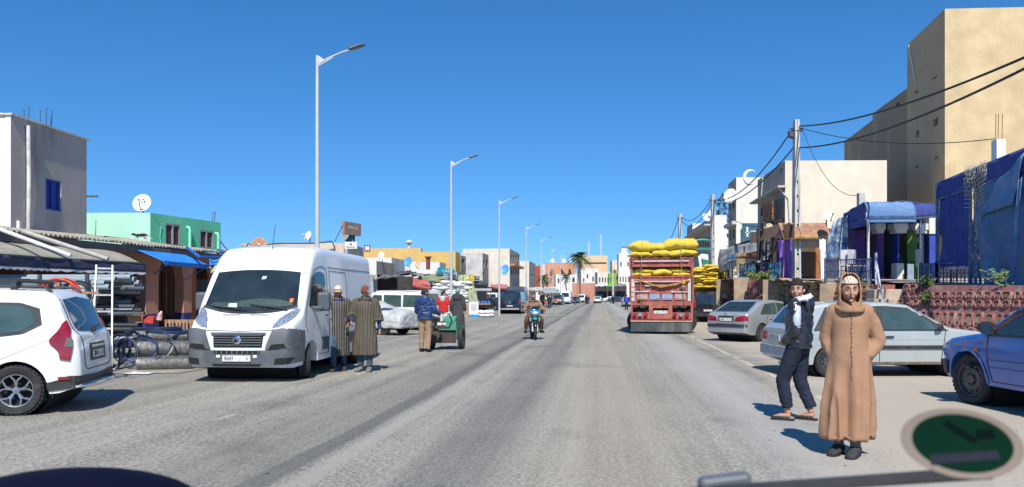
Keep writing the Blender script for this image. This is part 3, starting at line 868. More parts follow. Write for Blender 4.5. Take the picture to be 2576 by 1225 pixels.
# ================================================================ HATCHBACK, SALOON, PICKUP on the right
SILVER = paint('silver grey metallic paint',(0.36,0.39,0.41),0.3,metal=0.35,damt=0.1)
PALE = paint('pale silver green paint',(0.40,0.44,0.43),0.3,metal=0.2,damt=0.15)
BLUE = paint('blue car paint',(0.016,0.11,0.42),0.3,damt=0.1)
def golf():
 root = thing('old_hatchback','pale silver older three-door hatchback parked side-on behind the man in the tan robe','car')
 L,W = 4.05,1.66
 top = [(-2.025,0.70),(-2.0,0.88),(-1.9,0.95),(-1.62,1.30),(-1.52,1.37),(-1.3,1.40),(-0.2,1.41),(0.25,1.36),(0.98,0.95),(1.08,0.92),(1.75,0.84),(1.95,0.78),(2.01,0.70),(2.025,0.5)]
 bot = [(-2.025,0.33),(-1.8,0.24),(1.8,0.24),(2.025,0.32)]
 c = Car(root,L,W,top,bot,0.86,0.22,(-1.26,1.24),0.285,PALE,rtop=0.07,rear_round=(0.2,0.10),front_round=(0.3,0.10),sill=0.24,bulge=0.03,arch=0.05)
 for ax in 'LR':
  fr = c.patch('window_surround',ax,[(-1.60,0.87),(0.98,0.87)],[(-1.34,1.315),(-0.2,1.34),(0.32,1.30)],M_BLACKP,n=16,m=5,off=0.004)
  c.patch('door_window',ax,[(-0.28,0.895),(0.82,0.895)],[(-0.28,1.30),(0.26,1.275)],M_GLASS2,n=10,m=5,off=0.012)
  c.patch('rear_side_window',ax,[(-1.42,0.90),(-0.42,0.895)],[(-1.22,1.275),(-0.42,1.30)],M_GLASS2,n=10,m=5,off=0.012)
  c.patch('side_strip',ax,[(-0.85,0.53),(0.95,0.53)],[(-0.85,0.60),(0.95,0.60)],M_BLACKP,n=12,m=1,off=0.022,th=0.03)
  c.line(ax,[(-0.34,0.3),(-0.36,0.8),(-0.34,1.34)],0.007)
  c.line(ax,[(0.92,0.88),(0.86,0.5),(0.84,0.3)],0.007)
  c.line(ax,[(-1.9,0.72),(1.9,0.70)],0.005,mt('soft crease shade',(0.3,0.32,0.31),0.6))  # darker line paints the shade along the side crease
  c.handle(ax,-0.16,0.76,M_BLACKP)
  c.patch('sill_rust',ax,[(-0.85,0.245),(0.95,0.245)],[(-0.85,0.29),(0.95,0.29)],mt('dirty rusty sill',(0.13,0.10,0.07),0.9,0.4,10),n=12,m=1,off=0.006)
  c.patch('indicator',ax,[(1.88,0.5),(1.95,0.5)],[(1.88,0.56),(1.95,0.56)],M_ORANGE,n=2,m=1,off=0.01)
  # lamp at the corner, upper left of the side
 for sg in (-1,1):
  c.patch('tail_lamp','B',[(sg * 0.48,0.66),(sg * 0.76,0.66)],[(sg * 0.48,0.82),(sg * 0.75,0.82)],M_RED,n=6,m=3,off=0.012)
  c.patch('headlamp','F',[(sg * 0.40,0.56),(sg * 0.66,0.56)],[(sg * 0.40,0.72),(sg * 0.64,0.72)],M_LAMP,n=6,m=3,off=0.012)
 c.patch('bumper','B',[(-0.8,0.38),(0.8,0.38)],[(-0.8,0.56),(0.8,0.56)],mt('faded bumper',(0.33,0.36,0.40),0.5),n=16,m=3,off=0.06,th=0.08)
 c.patch('front_bumper','F',[(-0.8,0.36),(0.8,0.36)],[(-0.8,0.52),(0.8,0.52)],M_BLACKP,n=16,m=3,off=0.05,th=0.08)
 c.patch('rear_window','B',[(-0.58,1.0),(0.58,1.0)],[(-0.54,1.31),(0.54,1.31)],M_GLASS,n=10,m=4,off=0.01)
 p,n = c.hit('B',0,0.74)
 plate(root,p.x - 0.014,0,0.72,'4127 \u2502 A \u2502 33',-1)
 c.patch('windscreen','F',[(-0.62,0.97),(0.62,0.97)],[(-0.55,1.33),(0.55,1.33)],M_GLASS2,n=10,m=5,off=0.01)
 c.mirror(0.70,0.76,0.95,(0.17,0.13),M_BLACKP,0.02)
 b = MB(); b.tube([(-2.03,-0.45,0.27),(-2.12,-0.45,0.26)],0.03,8); b.build('exhaust',M_STEELRIM,root)
 c.add_wheels(1.44,0.18,'steel')
 hd = Vector((1,0.03,0)).normalized()
 root.rotation_euler = (0,0,math.atan2(hd.y,hd.x)); root.scale = (1.01,) * 3
 left = Vector((-hd.y,hd.x,0))
 nw = Vector((XD(2082,15.2),15.2,0))       # near rear wheel
 root.location = nw + left * 0.75 + hd * 1.31
golf()
def xsara():
 root = thing('silver_liftback','silver grey car seen from behind with sloping tailgate, parked right of the loaded truck','car')
 L,W = 4.17,1.70
 top = [(-2.085,0.66),(-2.07,0.86),(-1.98,0.98),(-1.80,1.01),(-1.15,1.33),(-0.9,1.39),(-0.3,1.41),(0.2,1.36),(0.95,0.97),(1.1,0.93),(1.8,0.78),(2.03,0.64),(2.085,0.5)]
 bot = [(-2.085,0.32),(-1.8,0.24),(1.8,0.22),(2.085,0.3)]
 c = Car(root,L,W,top,bot,0.88,0.24,(-1.22,1.30),0.30,SILVER,rtop=0.09,rear_round=(0.35,0.14),front_round=(0.5,0.2),sill=0.24,bulge=0.04)
 for ax in 'LR':
  c.patch('rear_door_window',ax,[(-1.32,0.93),(-0.38,0.92)],[(-0.98,1.27),(-0.38,1.32)],M_GLASS2,n=10,m=5,off=0.01)
  c.patch('front_door_window',ax,[(-0.30,0.92),(0.80,0.90)],[(-0.30,1.32),(0.2,1.27)],M_GLASS2,n=10,m=5,off=0.01)
  c.patch('side_strip',ax,[(-0.75,0.50),(0.9,0.50)],[(-0.75,0.60),(0.9,0.60)],M_BLACKP,n=10,m=1,off=0.02,th=0.03)
  c.line(ax,[(-1.0,0.6),(-0.92,0.9)],0.006); c.line(ax,[(-0.34,0.28),(-0.34,1.35)],0.007); c.line(ax,[(0.9,0.3),(0.95,0.9)],0.007)
  for x in (-0.72,0.1): c.handle(ax,x,0.78,SILVER)
 for sg in (-1,1):
  c.patch('tail_lamp','B',[(sg * 0.36,0.70),(sg * 0.82,0.72)],[(sg * 0.42,0.84),(sg * 0.6,0.88),(sg * 0.80,0.88)],M_RED,n=8,m=3,off=0.012)
 c.patch('bumper_strip','B',[(-0.8,0.50),(0.8,0.50)],[(-0.8,0.60),(0.8,0.60)],M_BLACKP,n=20,m=2,off=0.02)
 c.patch('rear_window','B',[(-0.66,1.02),(0.66,1.02)],[(-0.55,1.34),(0.55,1.34)],M_GLASS,n=12,m=6,off=0.008)
 c.patch('plate_recess','B',[(-0.32,0.68),(0.32,0.68)],[(-0.32,0.88),(0.32,0.88)],M_BLACKP,n=6,m=2,off=0.003)
 c.line('B',[(-0.42,0.62),(0.42,0.62)],0.006)
 p,n = c.hit('B',0,0.77)
 plate(root,p.x - 0.014,0,0.755,'20256 \u2502 A \u2502 8',-1)
 for s in (-1,1):
  b = MB(); b.bar(p + Vector((-0.03,-0.05,0.13 + s * 0.0)),p + Vector((-0.03,0,0.17)),0.012); b.bar(p + Vector((-0.03,0,0.17)),p + Vector((-0.03,0.05,0.13)),0.012)
  b.bar(p + Vector((-0.03,-0.05,0.165)),p + Vector((-0.03,0,0.205)),0.012); b.bar(p + Vector((-0.03,0,0.205)),p + Vector((-0.03,0.05,0.165)),0.012)
 b.build('badge',M_CHROME,root)
 text_obj('Xsara','badge_letters',M_CHROME,root,(p.x - 0.005,-0.42,0.93),0.07,(PI / 2,0,-PI / 2))
 pa,na = c.hit('B',0.45,1.07); pb,nb = c.hit('B',-0.1,1.18)
 b = MB(); b.bar(pa + na * 0.03,pb + nb * 0.03,0.02); b.build('rear_wiper',M_BLACKP,root)
 b = MB(); b.tube([(-2.0,0.5,0.27),(-2.13,0.52,0.25)],0.03,8); b.build('exhaust',M_CHROME,root)
 c.mirror(0.7,0.78,0.97,(0.18,0.13),SILVER,0.02)
 c.add_wheels(1.46,0.19,'alloy7')
 hd = Vector((0.80,0.62,0)).normalized()
 root.rotation_euler = (0,0,math.atan2(hd.y,hd.x))
 right = Vector((hd.y,-hd.x,0))
 nw = Vector((XD(1912,27.0),27.0,0))
 root.location = nw - right * 0.75 + hd * 1.22
xsara()
def pickup():
 root = thing('blue_pickup','blue pickup with black door mirror and bare steel wheel, cut off by the right edge','car')
 L,W = 4.4,1.70
 top = [(-2.2,0.9),(-2.15,1.0),(-0.6,1.02),(-0.55,1.40),(-0.35,1.46),(0.25,1.45),(0.45,1.38),(1.12,1.02),(1.2,0.98),(1.9,0.88),(2.1,0.80),(2.17,0.66),(2.2,0.5)]
 bot = [(-2.2,0.4),(-1.8,0.30),(1.8,0.30),(2.2,0.38)]
 c = Car(root,L,W,top,bot,0.95,0.22,(-1.25,1.45),0.325,BLUE,rtop=0.08,front_round=(0.55,0.2),sill=0.3,bulge=0.05,arch=0.085)
 for ax in 'LR':
  c.patch('window_surround',ax,[(-0.42,0.955),(1.05,0.945)],[(-0.40,1.40),(0.42,1.37)],M_BLACKP,n=12,m=5,off=0.004)
  c.patch('door_window',ax,[(-0.36,0.98),(0.85,0.975)],[(-0.34,1.36),(0.32,1.335)],M_GLASS,n=12,m=5,off=0.012)
  c.line(ax,[(0.99,0.95),(1.0,0.6),(0.93,0.36)],0.007)
  c.line(ax,[(-0.45,0.36),(-0.45,0.95)],0.007)
  c.line(ax,[(-0.45,0.36),(0.93,0.36)],0.006)
  c.line(ax,[(-0.9,0.66),(0.98,0.64)],0.008,mt('navy crease shade',(0.01,0.03,0.12),0.4))  # darker blue lines put the door creases' shade into colour
  c.line(ax,[(-0.9,0.56),(0.96,0.545)],0.006,mt('navy crease shade',(0.01,0.03,0.12),0.4))
  c.patch('side_indicator',ax,[(1.18,0.73),(1.26,0.73)],[(1.18,0.77),(1.26,0.77)],M_ORANGE,n=2,m=1,off=0.02)
  c.patch('wheel_arch_lip',ax,[(1.45 - 0.41 * math.cos(a),0.325 + 0.41 * math.sin(a)) for a in [PI * k / 20 for k in range(21)]],[(1.45 - 0.445 * math.cos(a),0.325 + 0.445 * math.sin(a)) for a in [PI * k / 20 for k in range(21)]],BLUE,n=24,m=1,off=0.014)
  c.handle(ax,-0.28,0.86,M_BLACKP)
 for sg in (-1,1):
  c.patch('headlamp','F',[(sg * 0.40,0.62),(sg * 0.80,0.62)],[(sg * 0.42,0.78),(sg * 0.76,0.80)],M_LAMP,n=8,m=4,off=0.014,th=0.05)
 c.patch('windscreen','F',[(-0.64,1.04),(0.64,1.04)],[(-0.56,1.36),(0.56,1.36)],M_GLASS2,n=10,m=5,off=0.01)
 c.patch('front_bumper','F',[(-0.84,0.36),(0.84,0.36)],[(-0.84,0.56),(0.84,0.56)],M_BLACKP,n=18,m=3,off=0.05,th=0.07)
 for ax in 'LR':
  c.patch('front_bumper_end',ax,[(1.92,0.38),(2.15,0.38)],[(1.92,0.56),(2.15,0.56)],M_BLACKP,n=5,m=3,off=0.03,th=0.05)
 c.mirror(0.86,0.76,1.06,(0.22,0.17),M_BLACKP,0.05)
 # bead string and trinkets hanging in the windscreen corner
 b = MB()
 for i in range(16):
  p,n = c.hit('L',0.95 - i * 0.035,1.0 + i * 0.016)
  b.lathe([(0.001,-0.008),(0.008,0),(0.001,0.008)],c=p + n * 0.02,n=6)
 b.build('bead_string',mt('dark red beads',(0.4,0.03,0.02),0.3),root)
 c.add_wheels(1.42,0.21,'steel',steer=R(10),r=0.34)
 hd = Vector((-0.03,1,0)).normalized()
 root.rotation_euler = (0,0,math.atan2(hd.y,hd.x))
 root.scale = (1.05,) * 3; nw = Vector((XD(2470,11.35),11.35,0)); right = Vector((hd.y,-hd.x,0))
 root.location = nw + right * 0.71 - hd * 1.45
pickup()
# ================================================================ PEOPLE
SKIN = mt('tanned skin',(0.46,0.245,0.155),0.55,0.12,14,0.15,200,spec=0.35)
SKIN2 = mt('brown skin',(0.38,0.21,0.13),0.55,0.12,14,0.15,200,spec=0.35)
HAIR = mt('black hair',(0.012,0.010,0.009),0.75,0.4,60,0.8,160)
BEARD = mt('short dark stubble',(0.085,0.05,0.035),0.9,0.4,90,0.5,220)
GBEARD = mt('greying stubble',(0.30,0.18,0.125),0.9,0.3,90,0.3,220)
LIP = mt('lips',(0.28,0.10,0.08),0.5)
EYE = mt('dark eye',(0.02,0.012,0.01),0.2)
EYEW = mt('eye white',(0.6,0.56,0.52),0.3)
def cloth(key,col,var=0.2,scale=12,rough=0.95,dirt=None,spec=0.15,bmp=0.3):
 return mt(key,col,rough,var,scale,bmp,220,dirt=dirt,spec=spec,bdist=0.003)
def pose(**k):
 J = dict(pel=(0,0,0.95),wst=(0,0,1.10),chs=(0,0,1.30),nck=(0,0.01,1.475),hed=(0,-0.015,1.625),yaw=0.0,pitch=0.0,roll=0.0,
             sh=[(-0.185,0.01,1.415),(0.185,0.01,1.415)],el=[(-0.25,0.03,1.13),(0.25,0.03,1.13)],wr=[(-0.26,-0.05,0.88),(0.26,-0.05,0.88)],
             hp=[(-0.09,0,0.92),(0.09,0,0.92)],kn=[(-0.10,-0.02,0.49),(0.10,-0.02,0.49)],an=[(-0.10,0.03,0.09),(0.10,0.03,0.09)],toe=[(-0.12,-0.13,0.035),(0.12,-0.13,0.035)],curl=0.7,hands=True)
 J.update(k)
 for kk,v in J.items():
  if kk in ('pel','wst','chs','nck','hed'): J[kk] = Vector(v)
  elif kk in ('sh','el','wr','hp','kn','an','toe'): J[kk] = [Vector(q) for q in v]
 return J
def limb(b,pts,rads,n=12,flat=None,steps=5):
 """smooth tapering tube through joints"""
 ps,rs = [],[]
 for i in range(len(pts) - 1):
  p0 = pts[max(i - 1,0)]; p1 = pts[i]; p2 = pts[i + 1]; p3 = pts[min(i + 2,len(pts) - 1)]
  for k in range(steps):
   t = k / steps
   lin = p1.lerp(p2,t)
   cat = 0.5 * ((2 * p1) + (p2 - p0) * t + (2 * p0 - 5 * p1 + 4 * p2 - p3) * t * t + (3 * p1 - p0 - 3 * p2 + p3) * t ** 3)
   ps.append(lin.lerp(cat,0.5)); rs.append(lerp(rads[i],rads[i + 1],t))
 ps.append(pts[-1]); rs.append(rads[-1])
 b.tube(ps,rs,n,flat=flat)
def ell(b,c,r,M=None,n=14,m=10):
 M = M or Matrix.Identity(3); c = Vector(c)
 rings = []
 for i in range(m + 1):
  th = PI * (0.02 + 0.96 * i / m)
  rings.append([M @ Vector((r[0] * math.sin(th) * math.cos(2 * PI * j / n),r[1] * math.sin(th) * math.sin(2 * PI * j / n),-r[2] * math.cos(th))) + c for j in range(n)])
 b.loft(rings)
def hrot(J):
 return Matrix.Rotation(J['yaw'],3,'Z') @ Matrix.Rotation(J['pitch'],3,'X') @ Matrix.Rotation(J['roll'],3,'Y')
def head_shape(b,J,grow=0.0,zmin=-1.0,front=True):
 M = hrot(J); c = J['hed']
 n,m = 24,18
 rings = []
 for i in range(m + 1):
  z = -math.cos(PI * (0.03 + 0.94 * i / m))
  if z < zmin: continue
  s = math.sqrt(max(0,1 - z * z))
  ring = []
  for j in range(n):
   a = 2 * PI * j / n
   x,y = math.cos(a) * s,math.sin(a) * s
   rx,ry,rz = 0.077,0.096,0.118
   if z < 0:
    rx *= 1 - 0.22 * (-z) ** 1.2
    if y > 0: ry *= 1 - 0.35 * (-z)
   if y > 0: ry *= 1.05
   p = Vector((x * (rx + grow),y * (ry + grow),z * (rz + grow)))
   if front and y < 0:
    p.y *= 0.96
    if -0.1 < z < 0.2 and abs(x) < 0.75 and abs(x) > 0.15: p.y *= 0.93      # eye sockets
   ring.append(M @ p + c)
  rings.append(ring)
 b.loft(rings)
def body_mesh(J,skin,voxel=0.0065,parent=None):
 b = MB()
 head_shape(b,J)
 M = hrot(J); c = J['hed']
 q = lambda x,y,z: M @ Vector((x,y,z)) + c
 b.tube([q(0,-0.090,0.028),q(0,-0.112,-0.012),q(0,-0.116,-0.026),q(0,-0.092,-0.036)],[0.009,0.013,0.017,0.010],8)   # nose
 for s in (-1,1):
  ell(b,q(s * 0.030,-0.083,0.034),(0.024,0.012,0.009),M,8,6)       # brow
  ell(b,q(s * 0.081,0.008,-0.005),(0.009,0.020,0.033),M,8,6)       # ear
  ell(b,q(s * 0.035,-0.068,-0.030),(0.024,0.018,0.018),M,8,6)      # cheek
 ell(b,q(0,-0.082,-0.062),(0.026,0.014,0.013),M,8,6)                  # lips
 ell(b,q(0,-0.072,-0.098),(0.026,0.022,0.018),M,8,6)                  # chin
 limb(b,[q(0,0.02,-0.05),J['nck'],J['chs']],[0.058,0.060,0.10])
 up = J['sh'][1] - J['sh'][0]
 def ring(cc,rx,ry):
  x = Vector((up.x,up.y,0)).normalized(); y = Vector((-x.y,x.x,0))
  return [cc + x * math.cos(2 * PI * k / 18) * rx + y * math.sin(2 * PI * k / 18) * ry for k in range(18)]
 b.loft([ring(J['pel'] - Vector((0,0,0.08)),0.12,0.09),ring(J['pel'],0.165,0.115),ring(J['wst'],0.14,0.10),ring(J['chs'],0.165,0.115),ring(J['chs'] + Vector((0,0,0.10)),0.16,0.10),ring(J['nck'] - Vector((0,0,0.01)),0.07,0.06)])
 for i in (0,1):
  s = -1 if i == 0 else 1
  limb(b,[J['sh'][i],J['el'][i],J['wr'][i]],[0.055,0.040,0.026])
  limb(b,[J['hp'][i],J['kn'][i],J['an'][i]],[0.088,0.056,0.036])
  limb(b,[J['an'][i] + Vector((0,0.03,-0.03)),(J['an'][i] + J['toe'][i]) / 2 - Vector((0,0,0.01)),J['toe'][i]],[0.038,0.038,0.028],flat=0.8)
  if J['hands']:
   d = (J['wr'][i] - J['el'][i]).normalized()
   side = Vector((0,-1,0)) - d * d.dot(Vector((0,-1,0)))
   side = side.normalized() if side.length > 0.1 else Vector((1,0,0))      # thumb side
   nrm = d.cross(side) * (-s)
   if nrm.x * s > 0: nrm = -nrm                                             # palm faces the body
   pc = J['wr'][i]
   for k in range(4):
    o = side * (0.027 - 0.018 * k)
    b.tube([pc + o * 0.6,pc + d * 0.045 + o,pc + d * 0.085 + o],[0.014,0.013,0.0105],8)
    L = (0.072,0.082,0.076,0.060)[k]; cu = J['curl']
    p0 = pc + d * 0.08 + o
    p1 = p0 + (d * math.cos(cu * 0.5) + nrm * math.sin(cu * 0.5)) * L * 0.45
    p2 = p1 + (d * math.cos(cu * 1.2) + nrm * math.sin(cu * 1.2)) * L * 0.32
    p3 = p2 + (d * math.cos(cu * 1.8) + nrm * math.sin(cu * 1.8)) * L * 0.23
    b.tube([p0,p1,p2,p3],[0.0095,0.0088,0.008,0.0065],8)
   t0 = pc + d * 0.02 + side * 0.022
   b.tube([t0,t0 + d * 0.03 + side * 0.018 + nrm * 0.006,t0 + d * 0.06 + side * 0.024 + nrm * 0.018,t0 + d * 0.08 + side * 0.02 + nrm * 0.026],[0.015,0.012,0.0105,0.008],8)
 me = remeshed(b,voxel,2)
 o = finish(me,'body',skin,parent,smooth=180)
 for s in (-1,1):
  e = MB(); ell(e,q(s * 0.030,-0.083,0.010),(0.013,0.005,0.0042),M,8,6); eo = e.build('eye',EYEW,parent,smooth=180)
  e = MB(); ell(e,q(s * 0.030,-0.088,0.010),(0.0055,0.004,0.0045),M,8,6); e.build('iris',EYE,eo,smooth=180)
  e = MB(); e.tube([q(s * 0.014,-0.096,0.032),q(s * 0.032,-0.094,0.040),q(s * 0.052,-0.078,0.034)],[0.004,0.005,0.003],6); e.build('eyebrow',HAIR,parent)
 e = MB(); ell(e,q(0,-0.094,-0.064),(0.022,0.006,0.007),M,10,6); e.build('mouth',LIP,parent,smooth=180)
 return o
def hair(J,parent,mat=HAIR,grow=0.014,back=0.012,zmin=0.12,name='hair',up=0.01):
 J2 = dict(J); J2['hed'] = J['hed'] + hrot(J) @ Vector((0,back,up))
 b = MB(); head_shape(b,J2,grow,zmin,front=False)
 # lower shell at the back of the head
 J3 = dict(J); J3['hed'] = J['hed'] + hrot(J) @ Vector((0,back + 0.014,0.0)); 
 head_shape(b,J3,grow * 0.5,-0.45,front=False)
 me = remeshed(b,0.007,2)
 for v in me.vertices:
  v.co += v.normal * 0.012 * noisy(v.co,45)
 return finish(me,name,mat,parent,smooth=180)
def beard(J,parent,mat):
 b = MB(); M = hrot(J); c = J['hed']
 q = lambda x,y,z: M @ Vector((x,y,z)) + c
 b.grid(lambda u,v: q(0.079 * math.sin((u - 0.5) * 2.9) * (1 - 0.25 * (1 - v)),-0.091 * math.cos((u - 0.5) * 2.9) * (1 - 0.12 * (1 - v)) + 0.006,-0.120 + (0.030 + 0.075 * min(1,abs(u - 0.5) * 2.6)) * v),16,4)
 return b.build('beard',mat,parent,smooth=180,solid=0.006)
def cap(J,parent,mat,brim=None,mat2=None,g=0.011,up=0.014,zm=0.36):
 J2 = dict(J); J2['hed'] = J['hed'] + hrot(J) @ Vector((0,0.004,up))
 b = MB(); head_shape(b,J2,g,zm,front=False)
 o = b.build('cap',mat,parent,smooth=60)
 if brim:
  M = hrot(J); c = J['hed']
  b = MB()
  b.grid(lambda u,v: M @ Vector(((u - 0.5) * 0.15,-0.088 - v * brim * math.cos((u - 0.5) * 2.2) + 0.03 * (2 * u - 1) ** 2,0.058 - v * 0.02 - 0.02 * (2 * u - 1) ** 2)) + c,10,3)
  b.build('brim',mat2 or mat,o,smooth=60,solid=0.006)
 return o
def fold(me,amp,f,seed=0.0,vz=None,ridged=False):
 me.update()
 ns = [v.normal.copy() for v in me.vertices]
 for v,n in zip(me.vertices,ns):
  w = vz(v.co) if vz else 1.0
  h = noise.noise(Vector((v.co.x * f[0] + seed,v.co.y * f[1],v.co.z * f[2])))
  if ridged: h = 0.4 - abs(h) * 2
  v.co += n * h * amp * w
 me.update()
def torso_rings(b,J,prof):
 """prof: list of (point, rx, ry)"""
 up = J['sh'][1] - J['sh'][0]
 x = Vector((up.x,up.y,0)).normalized(); y = Vector((-x.y,x.x,0))
 b.loft([[p + x * math.cos(2 * PI * k / 28) * rx + y * math.sin(2 * PI * k / 28) * ry for k in range(28)] for p,rx,ry in prof])
def V(*a): return Vector(a)
def jacket(J,mat,parent,voxel=0.011,hem=-0.09,fat=1.0,sl=1.0,name='jacket',collar=0.075,amp=0.012):
 b = MB()
 torso_rings(b,J,[(J['pel'] + V(0,0,hem),0.185 * fat,0.135 * fat),(J['pel'] + V(0,0,0.05),0.19 * fat,0.14 * fat),(J['wst'] + V(0,0,0.04),0.185 * fat,0.135 * fat),(J['chs'],0.195 * fat,0.14 * fat),(J['chs'] + V(0,0,0.09),0.19,0.12 * fat),(J['nck'] + V(0,0,-0.03),0.10,0.085),(J['nck'] + V(0,0.005,0.02),collar,0.072)])
 for i in (0,1):
  limb(b,[J['sh'][i] - V((1 if i else -1) * 0.03,0,0),J['sh'][i],J['el'][i],J['wr'][i].lerp(J['el'][i],1 - sl)],[0.07,0.076 * fat,0.062 * fat,0.048 * fat])
 me = remeshed(b,voxel,3)
 fold(me,amp,(7,7,13),3.1,ridged=True)
 fold(me,amp * 0.5,(20,20,26),8.0)
 return finish(me,name,mat,parent,smooth=180)
def trousers(J,mat,parent,voxel=0.011,fat=1.0,hem=0.03,name='trousers'):
 b = MB()
 torso_rings(b,J,[(J['pel'] + V(0,0,-0.12),0.13,0.10),(J['pel'],0.175 * fat,0.13 * fat),(J['pel'] + V(0,0,0.10),0.165,0.125)])
 for i in (0,1):
  limb(b,[J['hp'][i] + V(0,0,0.02),J['kn'][i],J['an'][i] + V(0,0,hem)],[0.105 * fat,0.077 * fat,0.062 * fat])
 me = remeshed(b,voxel,3)
 fold(me,0.007,(8,8,7),1.7,ridged=True)
 fold(me,0.006,(18,18,30),5.0,vz=lambda c: 1.5 if c.z < 0.35 else 0.7)
 return finish(me,name,mat,parent,smooth=180)
def robe(J,mat,parent,hem=0.22,fl=0.27,voxel=0.012,sleeve=(0.085,0.085,0.075),name='djellaba',lean=(0,0,0),sl=1.0,short=False,ry=0.72,amp=0.03,k=1.0):
 b = MB()
 l = Vector(lean)
 c0 = (J['an'][0] + J['an'][1]) / 2; c0.z = hem
 torso_rings(b,J,[(c0 + l,fl,fl * ry),(c0.lerp(J['pel'],0.45) + l * 0.6,fl * 0.95,fl * 0.72),(J['pel'],0.212 * k,0.16),(J['wst'] + V(0,0,0.03),0.19 * k,0.15),(J['chs'],0.19 * k,0.145),(J['chs'] + V(0,0,0.09),0.19 * k,0.12),(J['nck'] + V(0,0,-0.03),0.105,0.09),(J['nck'] + V(0,0,0.015),0.078,0.076)])
 for i in (0,1):
  end = J['wr'][i].lerp(J['el'][i],1 - sl)
  limb(b,[J['sh'][i] - V((1 if i else -1) * 0.04,0,0),J['sh'][i],J['el'][i],end],[0.07,sleeve[0],sleeve[1],sleeve[2]])
 me = remeshed(b,voxel,3)
 pz = J['pel'].z
 fold(me,amp * 0.75,(8,8,0.4),2.2,vz=lambda c: max(0.0,min(1.0,(pz + 0.15 - c.z) / 0.6)),ridged=True)
 fold(me,0.006,(7,7,3),6.0,ridged=True)
 fold(me,0.007,(9,9,14),3.0,vz=lambda c: 1.0 if abs(c.x) > 0.2 and c.z > 0.85 else 0.15,ridged=True)
 return finish(me,name,mat,parent,smooth=180)
def shoes(J,mat,parent,kind='shoe',sole=None):
 for i in (0,1):
  a,t = J['an'][i],J['toe'][i]
  d = (t - a); d.z = 0; d.normalize()
  zb = min(a.z - 0.09,t.z - 0.035)
  tilt = (t.z - 0.035) - (a.z - 0.09)
  b = MB(); x = Vector((-d.y,d.x,0))
  prof = [(-0.078,0.032,0.085),(-0.055,0.048,0.115),(0.0,0.052,0.115),(0.06,0.055,0.095),(0.12,0.056,0.075),(0.18,0.047,0.055),(0.215,0.025,0.035)]
  if kind == 'slipper':
   prof = [(0.0,0.045,0.02),(0.03,0.047,0.055),(0.10,0.050,0.06),(0.16,0.044,0.05),(0.20,0.022,0.032)]
  rings = []
  for dd,w,h in prof:
   base = Vector((a.x,a.y,a.z - 0.09)) + d * dd + V(0,0,tilt * max(0,min(1,dd / 0.18)))
   rings.append([base + x * w * math.cos(k * 2 * PI / 12) + V(0,0,max(0,h * (0.5 + 0.5 * math.sin(k * 2 * PI / 12))) + 0.006) for k in range(12)])
  b.loft(rings)
  o = b.build('shoe' if kind == 'shoe' else 'slipper',mat,parent,smooth=60)
  b = MB()
  poly = [(dd,w) for dd,w in ((-0.08,0.02),(-0.06,0.040),(0.02,0.043),(0.12,0.050),(0.18,0.042),(0.21,0.015))]
  pts = [Vector((a.x,a.y,a.z - 0.09)) + d * u + x * w + V(0,0,tilt * max(0,min(1,u / 0.18))) for u,w in poly] + [Vector((a.x,a.y,a.z - 0.09)) + d * u - x * w + V(0,0,tilt * max(0,min(1,u / 0.18))) for u,w in reversed(poly)]
  b.prism(pts,(0,0,0.018))
  b.build('sole',sole or M_BLACKP,o)
def hood_up(J,mat,parent,name='hood'):
 """hood framing the face, open at the front, falling on to the shoulders"""
 b = MB(); M = Matrix.Rotation(J['yaw'],3,'Z'); c = J['hed']
 def pt(u,v):
  # u: 0..1 across from left edge over the back to the right edge, v: 0 top .. 1 bottom (neck)
  t_ = max(0.0,(v - 0.62) / 0.38); q_ = max(0.0,min(1.0,(t_ - 0.4) / 0.4)); rg = 2.0 + 1.15 * q_ * q_ * (3 - 2 * q_)
  ang = lerp(-rg,rg,u)
  z = 0.162 * math.cos(v * 2.5)
  r = 0.118 * math.sqrt(max(0.0,1 - (z / 0.172) ** 2)) + 0.004 if v < 0.62 else lerp(0.118,0.135,t_) - 0.018 * math.sin(PI * t_)
  ztop = z if v < 0.62 else lerp(0.162 * math.cos(0.62 * 2.5),-0.21,t_)
  x = math.sin(ang) * r * (0.86 if v < 0.62 else lerp(0.86,1.0,(v - 0.62) / 0.38))
  y = math.cos(ang) * r * 1.12 + 0.02
  if v > 0.62: y -= 0.0
  return M @ Vector((x,y,ztop)) + c
 b.grid(pt,26,22)
 o = b.build(name,mat,parent,smooth=180,solid=0.012)
 me = o.data
 fold(me,0.012,(14,14,10),4.0)
 # rolled collar closing below the chin
 b = MB()
 b.tube([M @ Vector((math.sin(a) * 0.118,-math.cos(a) * 0.105 + 0.012,-0.165 - 0.03 * math.cos(a))) + c for a in [2 * PI * k / 20 for k in range(20)]] + [M @ Vector((0,-0.093,-0.195)) + c],0.024,8)
 b.build('hood_collar',mat,o,smooth=180)
 return o
def hood_down(J,mat,parent,size=1.0,name='hood'):
 b = MB()
 M = Matrix.Rotation(math.atan2((J['sh'][1] - J['sh'][0]).y,(J['sh'][1] - J['sh'][0]).x),3,'Z')
 c = J['nck']
 b.tube([M @ Vector((math.sin(a) * 0.098 * size,-math.cos(a) * 0.078 * size + 0.01,0.015 + 0.012 * math.cos(a) * -1)) + c for a in [2 * PI * k / 20 for k in range(21)]],[0.030 + 0.012 * (1 - math.cos(2 * PI * k / 20)) / 2 for k in range(21)],8)
 ell(b,M @ Vector((0,0.12,-0.05)) + c,(0.12 * size,0.05 * size,0.13 * size))
 me = remeshed(b,0.010,2); fold(me,0.012,(16,16,12),1.0)
 return finish(me,name,mat,parent,smooth=180)
TAN = cloth('tan wool',(0.345,0.20,0.12),0.07,6)
NAVY = cloth('navy cotton',(0.022,0.027,0.045),0.2)
BLACKC = cloth('black cloth',(0.016,0.016,0.02),0.3)
